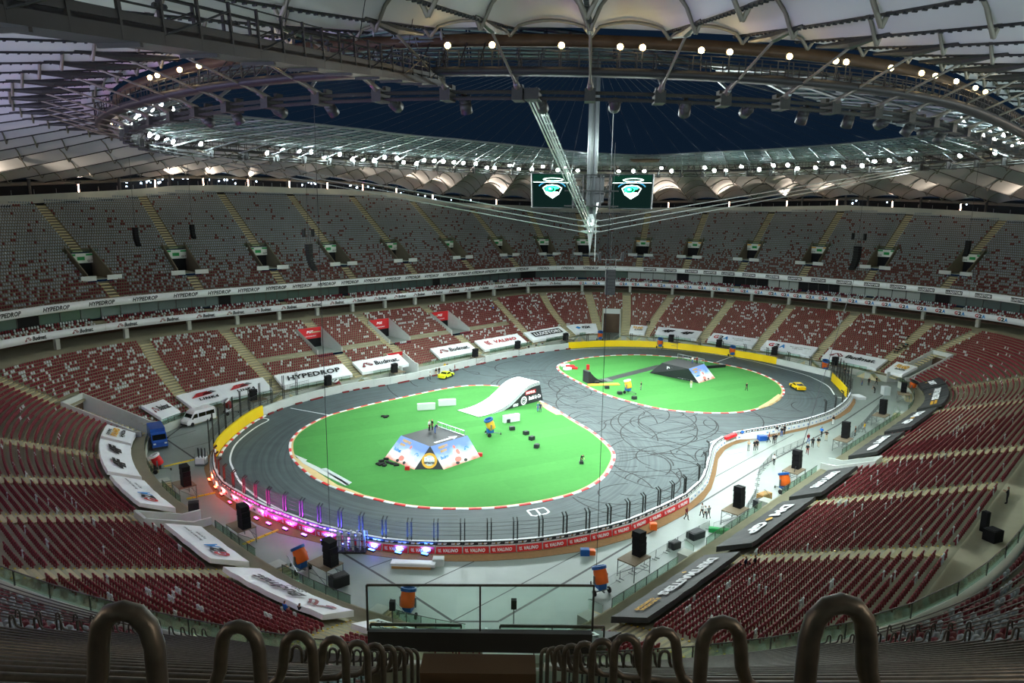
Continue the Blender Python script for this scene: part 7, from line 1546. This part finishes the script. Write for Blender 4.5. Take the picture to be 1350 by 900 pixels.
# ================================================================== people
def body_mesh(pose):
    """one continuous skinned body, feet at z = 0, facing +x; pose: joint overrides"""
    J = dict(pel=(0, 0, .95), sp=(.01, 0, 1.15), ch=(0, 0, 1.36), nk=(.0, 0, 1.5), hd=(.02, 0, 1.6), hd2=(.02, 0, 1.7), top=(.01, 0, 1.76), nose=(.115, 0, 1.63),
             shL=(0, .19, 1.42), elL=(-.02, .25, 1.13), wrL=(.05, .26, .88), shR=(0, -.19, 1.42), elR=(-.02, -.25, 1.13), wrR=(.05, -.26, .88),
             hiL=(0, .1, .9), knL=(.02, .11, .5), anL=(-.02, .11, .09), toL=(.17, .13, .04), hiR=(0, -.1, .9), knR=(.02, -.11, .5), anR=(-.02, -.11, .09), toR=(.17, -.13, .04))
    J.update(pose); R = dict(pel=.15, sp=.135, ch=.16, nk=.06, hd=.085, hd2=.1, top=.06, nose=.02, sh=.08, el=.05, wr=.032, hi=.1, kn=.066, an=.048, to=.04)
    E = [('pel', 'sp'), ('sp', 'ch'), ('ch', 'nk'), ('nk', 'hd'), ('hd', 'hd2'), ('hd2', 'top'), ('hd', 'nose')]
    for s_ in 'LR': E += [('ch', 'sh' + s_), ('sh' + s_, 'el' + s_), ('el' + s_, 'wr' + s_), ('pel', 'hi' + s_), ('hi' + s_, 'kn' + s_), ('kn' + s_, 'an' + s_), ('an' + s_, 'to' + s_)]
    names = list(J); V = [Vector(J[k]) for k in names]; rad = [R.get(k, R.get(k[:2], .05)) for k in names]; ed = [(names.index(a), names.index(b)) for a, b in E]
    for s_ in 'LR':
        w_ = names.index('wr' + s_); e_ = Vector(J['el' + s_]); d = (V[w_] - e_).normalized(); side = d.cross(Vector((1, 0, 0))); side = side.normalized() if side.length > .1 else Vector((0, 1, 0)); fwd = side.cross(d)
        pm = len(V); V.append(V[w_] + d * .075); rad.append(.034); ed.append((w_, pm))
        for k in range(4):
            a_ = len(V); V.append(V[pm] + d * .055 + fwd * (.03 - .02 * k)); rad.append(.0095); ed.append((pm, a_)); b_ = len(V); V.append(V[a_] + d * (.04 - .006 * abs(k - 1.3)) + side * .012); rad.append(.008); ed.append((a_, b_))
        a_ = len(V); V.append(V[w_] + d * .04 + fwd * .05); rad.append(.011); ed.append((w_, a_)); b_ = len(V); V.append(V[a_] + d * .04 + fwd * .01); rad.append(.009); ed.append((a_, b_))
    me = bpy.data.meshes.new('person'); me.from_pydata([tuple(v) for v in V], ed, []); o = bpy.data.objects.new('person', me); COL.objects.link(o)
    md = o.modifiers.new('skin', 'SKIN'); md.use_smooth_shade = True
    for i, sv in enumerate(me.skin_vertices[0].data): sv.radius = (rad[i], rad[i]); sv.use_root = (i == 0)
    md2 = o.modifiers.new('sub', 'SUBSURF'); md2.levels = 1; md2.render_levels = 1
    return o, J
POSES = dict(
    stand={}, walk=dict(knL=(.16, .1, .52), anL=(.2, .1, .1), toL=(.38, .11, .07), knR=(-.02, -.1, .5), anR=(-.28, -.1, .14), toR=(-.1, -.11, .05), elL=(-.12, .25, 1.14), wrL=(-.1, .25, .88), elR=(.08, -.25, 1.13), wrR=(.22, -.22, .94)),
    arms=dict(elL=(.12, .27, 1.2), wrL=(.3, .12, 1.26), elR=(.12, -.27, 1.2), wrR=(.3, -.12, 1.28)),
    bend=dict(ch=(.26, 0, 1.26), nk=(.36, 0, 1.36), hd=(.42, 0, 1.42), hd2=(.46, 0, 1.5), top=(.47, 0, 1.56), nose=(.53, 0, 1.42), sp=(.1, 0, 1.12), shL=(.24, .19, 1.32), shR=(.24, -.19, 1.32), elL=(.34, .25, 1.05), wrL=(.5, .2, .92), elR=(.34, -.25, 1.05), wrR=(.5, -.2, .92)),
    sit=dict(pel=(0, 0, .55), sp=(-.03, 0, .78), ch=(-.04, 0, 1.0), nk=(-.02, 0, 1.14), hd=(.0, 0, 1.24), hd2=(0, 0, 1.34), top=(-.01, 0, 1.4), nose=(.1, 0, 1.27), shL=(-.04, .19, 1.06), shR=(-.04, -.19, 1.06), elL=(.05, .25, .8), wrL=(.28, .18, .68), elR=(.05, -.25, .8), wrR=(.28, -.18, .68),
             hiL=(.06, .1, .52), knL=(.48, .12, .52), anL=(.46, .12, .1), toL=(.64, .13, .05), hiR=(.06, -.1, .52), knR=(.48, -.12, .52), anR=(.46, -.12, .1), toR=(.64, -.13, .05)))
PB = {}
_tmp = [(k,) + body_mesh(p) for k, p in POSES.items()]
_dg = bpy.context.evaluated_depsgraph_get()
for k, o, J in _tmp:
    me = bpy.data.meshes.new_from_object(o.evaluated_get(_dg)); me.name = 'person'; me.materials.clear()
    for nm in ('black', 'denim'): me.materials.append(CLOTH[nm])
    me.materials.append(M['skin']); me.materials.append(M['hair']); me.materials.append(M['rubber'])
    hz, hx = J['hd'][2], J['hd'][0]; wz = J['pel'][2]; mi = []
    Jv = {q: Vector(p) for q, p in J.items()}
    for f in me.polygons:
        c = f.center; hd = Vector((J['hd2'][0], 0, J['hd2'][2]))
        best = min(Jv, key=lambda q: (Jv[q] - c).length)
        if best in ('hd', 'hd2', 'top', 'nose') or (best == 'nk' and c.z > J['nk'][2]):
            hair = c.z > J['hd2'][2] + .02 or (c.x < J['hd2'][0] - .03 and c.z > J['hd'][2]); mi.append(3 if hair else 2)
        elif best[:2] == 'wr' or (best[:2] == 'el' and (Jv['wr' + best[2]] - c).length < (Jv['el' + best[2]] - Jv['wr' + best[2]]).length * .9): mi.append(2)
        elif best[:2] in ('hi', 'kn') or best == 'pel': mi.append(1)
        elif best[:2] in ('an', 'to'): mi.append(4 if c.z < .14 else 1)
        else: mi.append(0)
    me.polygons.foreach_set('material_index', mi); PB[k] = me
for k, o, J in _tmp: m0 = o.data; bpy.data.objects.remove(o); bpy.data.meshes.remove(m0)
def person(p, pose, rz, top, legs, lab, shorts=False):
    o = bpy.data.objects.new('person', PB[pose]); COL.objects.link(o); o.location = (p[0], p[1], p[2] if len(p) > 2 else .0); o.rotation_euler = (0, 0, rz); s = rng.uniform(.98, 1.06); o.scale = (s, s, s)
    o.material_slots[0].link = 'OBJECT'; o.material_slots[0].material = CLOTH[top]; o.material_slots[1].link = 'OBJECT'; o.material_slots[1].material = CLOTH[legs]
    return tag(o, lab, 'person')
person((53.39, 116.28, 0.03), 'walk', 0.60, 'blue', 'black', 'person in blue jogging on the track at the right bend')
person((58.62, 123.52, 0.00), 'stand', 2.00, 'black', 'white', 'person in black with white shorts leaning at the right barrier')
person((49.60, 112.65, 0.00), 'walk', -1.50, 'maroon', 'denim', 'person in maroon jacket over white walking on the right floor')
person((49.57, 110.74, 0.00), 'walk', 1.20, 'black', 'black', 'person all in black beside another with beige shorts')
person((50.60, 110.97, 0.00), 'walk', 1.20, 'black', 'beige', 'person in black with beige shorts on the right floor')
person((53.38, 114.36, 0.00), 'arms', -2.00, 'black', 'beige', 'person in black with arms raised by the crowd barriers')
person((47.32, 107.39, 0.00), 'walk', -1.80, 'black', 'maroon', 'person in black walking alone below the maroon jacket')
person((59.62, 117.19, 0.00), 'stand', 2.80, 'black', 'black', 'person in black before the third right speaker stack')
person((62.19, 119.23, 0.00), 'walk', 2.20, 'yellow', 'grey', 'person in yellow shirt by the right wall')
person((40.19, 102.40, 0.00), 'walk', 1.00, 'white', 'black', 'person in white shirt and black trousers crossing the long floor joint')
person((22.08, 82.66, 0.00), 'walk', -0.90, 'maroon', 'black', 'person in maroon jacket beside the last red board')
person((24.26, 83.60, 0.00), 'walk', 1.90, 'white', 'black', 'left one of three walking together, white top and black trousers')
person((24.54, 83.05, 0.00), 'walk', 1.90, 'white', 'black', 'middle one of three walking together, white shirt and shorts')
person((25.00, 83.18, 0.00), 'walk', 1.90, 'grey', 'grey', 'right one of three walking together, grey clothes')
person((39.21, 114.62, 0.00), 'stand', 1.60, 'blue', 'grey', 'person in bright blue beside the red cushions')
person((38.42, 108.86, 0.00), 'arms', -1.40, 'beige', 'grey', 'person in beige holding a folded umbrella')
person((39.47, 109.08, 0.00), 'stand', -1.50, 'black', 'black', 'person in black, left of a pair inside the right dip')
person((39.99, 109.39, 0.00), 'stand', -2.40, 'black', 'black', 'taller person in black, right of a pair inside the right dip')
person((43.27, 113.19, 0.00), 'walk', 2.60, 'maroon', 'black', 'person in maroon behind the barrier beside blue crates')
person((43.76, 112.43, 0.00), 'stand', 1.00, 'black', 'black', 'person in black, front of the group by the blue crates')
person((44.29, 112.84, 0.00), 'stand', 2.00, 'black', 'grey', 'person in black and grey, back of the group by the blue crates')
person((46.00, 117.12, 0.00), 'stand', 1.60, 'black', 'white', 'person leaning on the right barrier, left of three')
person((46.54, 116.32, 0.00), 'stand', 1.20, 'black', 'denim', 'person leaning on the right barrier, middle of three')
person((47.42, 117.39, 0.00), 'stand', 1.80, 'black', 'black', 'person leaning on the right barrier, right of three')
person((78.97, 163.19, 0.00), 'stand', -1.00, 'black', 'black', 'person in black behind the white wall end, left of two')
person((79.52, 162.44, 0.00), 'stand', -2.00, 'black', 'navy', 'person in black behind the white wall end, right of two')
person((78.49, 153.66, 0.00), 'stand', -1.20, 'grey', 'denim', 'person in grey top and jeans at the upper right floor')
person((80.06, 153.74, 0.00), 'stand', -1.80, 'black', 'black', 'person in black between jeans wearer and trolley pusher')
person((82.16, 154.54, 0.00), 'walk', -1.00, 'black', 'black', 'person in black nearest the upper right wall')
person((78.04, 147.02, 0.00), 'bend', 3.00, 'black', 'black', 'person in black bending over a trolley')
person((74.30, 159.16, 0.00), 'stand', -0.80, 'yellow', 'black', 'person in yellow vest standing behind the right yellow wall')
person((75.38, 159.22, 0.00), 'stand', -1.40, 'white', 'white', 'person in white standing behind the right yellow wall')
person((86.00, 145.52, 0.00), 'stand', 3.00, 'black', 'black', 'person in black beside the upper right orange cannon')
person((-18.34, 154.40, 0.00), 'stand', 0.00, 'white', 'black', 'person in white top left of the lime race car')
person((-17.38, 158.12, 0.00), 'stand', -0.60, 'black', 'beige', 'person in black near the white wall, left of the crew pair')
person((-16.76, 158.91, 0.00), 'stand', -1.00, 'black', 'black', 'person in black near the white wall, right of the crew pair')
person((-15.89, 163.63, 0.00), 'stand', -1.50, 'yellow', 'black', 'person in yellow behind the white wall above the lime car')
person((-15.27, 163.67, 0.00), 'stand', -1.50, 'black', 'black', 'person in black behind the white wall above the lime car')
person((-13.93, 158.68, 0.00), 'bend', 3.00, 'black', 'black', 'person bending over the bonnet of the lime race car')
person((-13.36, 161.79, 0.00), 'stand', 3.30, 'maroon', 'denim', 'person in maroon right of the lime race car')
person((3.52, 186.50, 0.00), 'bend', -1.00, 'black', 'denim', 'person bending behind the far wall, left of four')
person((4.56, 187.59, 0.00), 'stand', -1.40, 'black', 'black', 'person behind the far wall, second of four')
person((6.69, 189.82, 0.00), 'stand', -1.60, 'black', 'black', 'person behind the far wall, third of four')
person((8.43, 191.53, 0.00), 'stand', -1.20, 'navy', 'black', 'person behind the far wall, right of four')
person((10.75, 101.77, 0.10), 'bend', -1.20, 'black', 'black', 'hooded black figure standing alone on the near infield')
person((5.07, 129.41, 0.10), 'stand', -1.00, 'teal', 'denim', 'person in shorts at the corner of the white ramp, left of two')
person((5.57, 129.18, 0.10), 'stand', -2.00, 'navy', 'navy', 'person in dark blue at the corner of the white ramp, right of two')
person((27.79, 146.79, 0.10), 'stand', 2.60, 'black', 'grey', 'person in black facing the far yellow cannon')
person((39.07, 148.97, 0.10), 'stand', 1.60, 'beige', 'white', 'person in pale trousers before the far landing stage')
person((50.56, 147.24, 0.10), 'walk', -1.20, 'black', 'black', 'person in black alone on the right of the far infield')
person((-12.97, 107.53, 3.10), 'stand', -0.50, 'white', 'black', 'person in white shirt on the near landing stage, left of three')
person((-12.54, 107.94, 3.10), 'stand', -2.50, 'black', 'black', 'person in black on the near landing stage, back of three')
person((-11.93, 106.22, 3.10), 'bend', 0.50, 'navy', 'denim', 'person in blue shorts on the near landing stage, front of three')
person((42.02, 160.45, 3.00), 'stand', -1.40, 'white', 'denim', 'person in white on the far landing stage')
person((42.97, 160.10, 3.00), 'stand', -1.80, 'maroon', 'black', 'person in maroon on the far landing stage')
person((-56.82, 118.83, 0.00), 'stand', 0.00, 'black', 'black', 'person in black at the tail of the minibus')
person((93.94, 166.23, 5.79), 'sit', -2.65, 'black', 'black', 'seated spectator number one of the loose group above the right logo banner')
person((94.91, 167.87, 6.52), 'sit', -2.63, 'white', 'black', 'seated spectator number two of the loose group above the right logo banner')
person((94.66, 166.61, 6.16), 'sit', -2.65, 'teal', 'black', 'seated spectator number three of the loose group above the right logo banner')
person((94.81, 168.05, 6.52), 'sit', -2.63, 'white', 'black', 'seated spectator number four of the loose group above the right logo banner')
person((93.03, 166.18, 5.43), 'sit', -2.64, 'black', 'black', 'seated spectator number five of the loose group above the right logo banner')
person((92.13, 166.11, 5.07), 'sit', -2.64, 'black', 'black', 'seated spectator number six of the loose group above the right logo banner')
person((92.49, 165.45, 5.07), 'sit', -2.65, 'black', 'black', 'seated spectator number seven of the loose group above the right logo banner')
person((94.84, 166.27, 6.16), 'sit', -2.66, 'black', 'black', 'seated spectator number eight of the loose group above the right logo banner')
person((92.22, 165.95, 5.07), 'sit', -2.64, 'black', 'black', 'seated spectator number nine of the loose group above the right logo banner')
person((96.75, 169.61, 7.60), 'sit', -2.62, 'black', 'black', 'seated spectator number ten of the loose group above the right logo banner')
person((-19.26, 55.36, 3.26), 'sit', 1.03, 'blue', 'black', 'person in blue lying back in the nearest left block')
person((-18.08, 55.62, 2.90), 'sit', 1.04, 'black', 'black', 'person in black beside the blue one in the nearest left block')
person((23.07, 63.68, 3.62), 'sit', 2.38, 'navy', 'black', 'person in dark blue seated in the nearest right block')
person((23.80, 63.26, 3.98), 'sit', 2.38, 'black', 'black', 'person in black seated behind the dark blue one')
person((41.37, 209.99, 3.98), 'sit', -1.98, 'black', 'black', 'person in black seated by the stairs right of the far tunnel')
person((40.71, 210.28, 3.98), 'sit', -1.97, 'black', 'black', 'second person in black seated right of the far tunnel')
person((-5.63, 203.39, 8.69), 'sit', -0.76, 'blue', 'black', 'person in light blue seated above the third red entrance')
person((47.28, 63.23, 10.95), 'arms', 2.4, 'black', 'black', 'camera operator in black standing at the top of the near right stand')

# ================================================================== tell look-alikes apart by their order in the row
_ONES = ['', 'first', 'second', 'third', 'fourth', 'fifth', 'sixth', 'seventh', 'eighth', 'ninth', 'tenth', 'eleventh', 'twelfth', 'thirteenth', 'fourteenth', 'fifteenth', 'sixteenth', 'seventeenth', 'eighteenth', 'nineteenth']
def ordinal(n):
    if n < 20: return _ONES[n]
    t = ['', '', 'twenty', 'thirty', 'forty', 'fifty', 'sixty', 'seventy', 'eighty', 'ninety'][n // 10]
    return (t + '-' + _ONES[n % 10]) if n % 10 else {2: 'twentieth', 3: 'thirtieth', 4: 'fortieth', 5: 'fiftieth', 6: 'sixtieth', 7: 'seventieth', 8: 'eightieth', 9: 'ninetieth'}[n // 10]
bpy.context.view_layer.update()
_by = {}
for o in COL.objects:
    if o.parent is None and 'label' in o and o.get('category') not in ('seat', 'pad', None): _by.setdefault(o['label'], []).append(o)
for lab, os_ in _by.items():
    if len(os_) < 2 or len(os_) > 99: continue
    P = []
    for o in os_:
        if o.type == 'MESH' and o.location.length < 1e-6: c = sum((Vector(v) for v in o.bound_box), Vector()) / 8
        else: c = o.location
        P.append(tuple(c))
    u_, v_, d_ = proj(np.array(P)); inn = [i for i in range(len(os_)) if d_[i] > 1 and -5 < u_[i] < 1355]
    down = lab.startswith('dark row rail')
    inn.sort(key=lambda i: (-d_[i] if down else u_[i]))
    for k, i in enumerate(inn):
        if len(lab.split()) + 4 <= 16: os_[i]['label'] = lab + (', %s from the field' if down else ', %s from the left') % ordinal(k + 1)
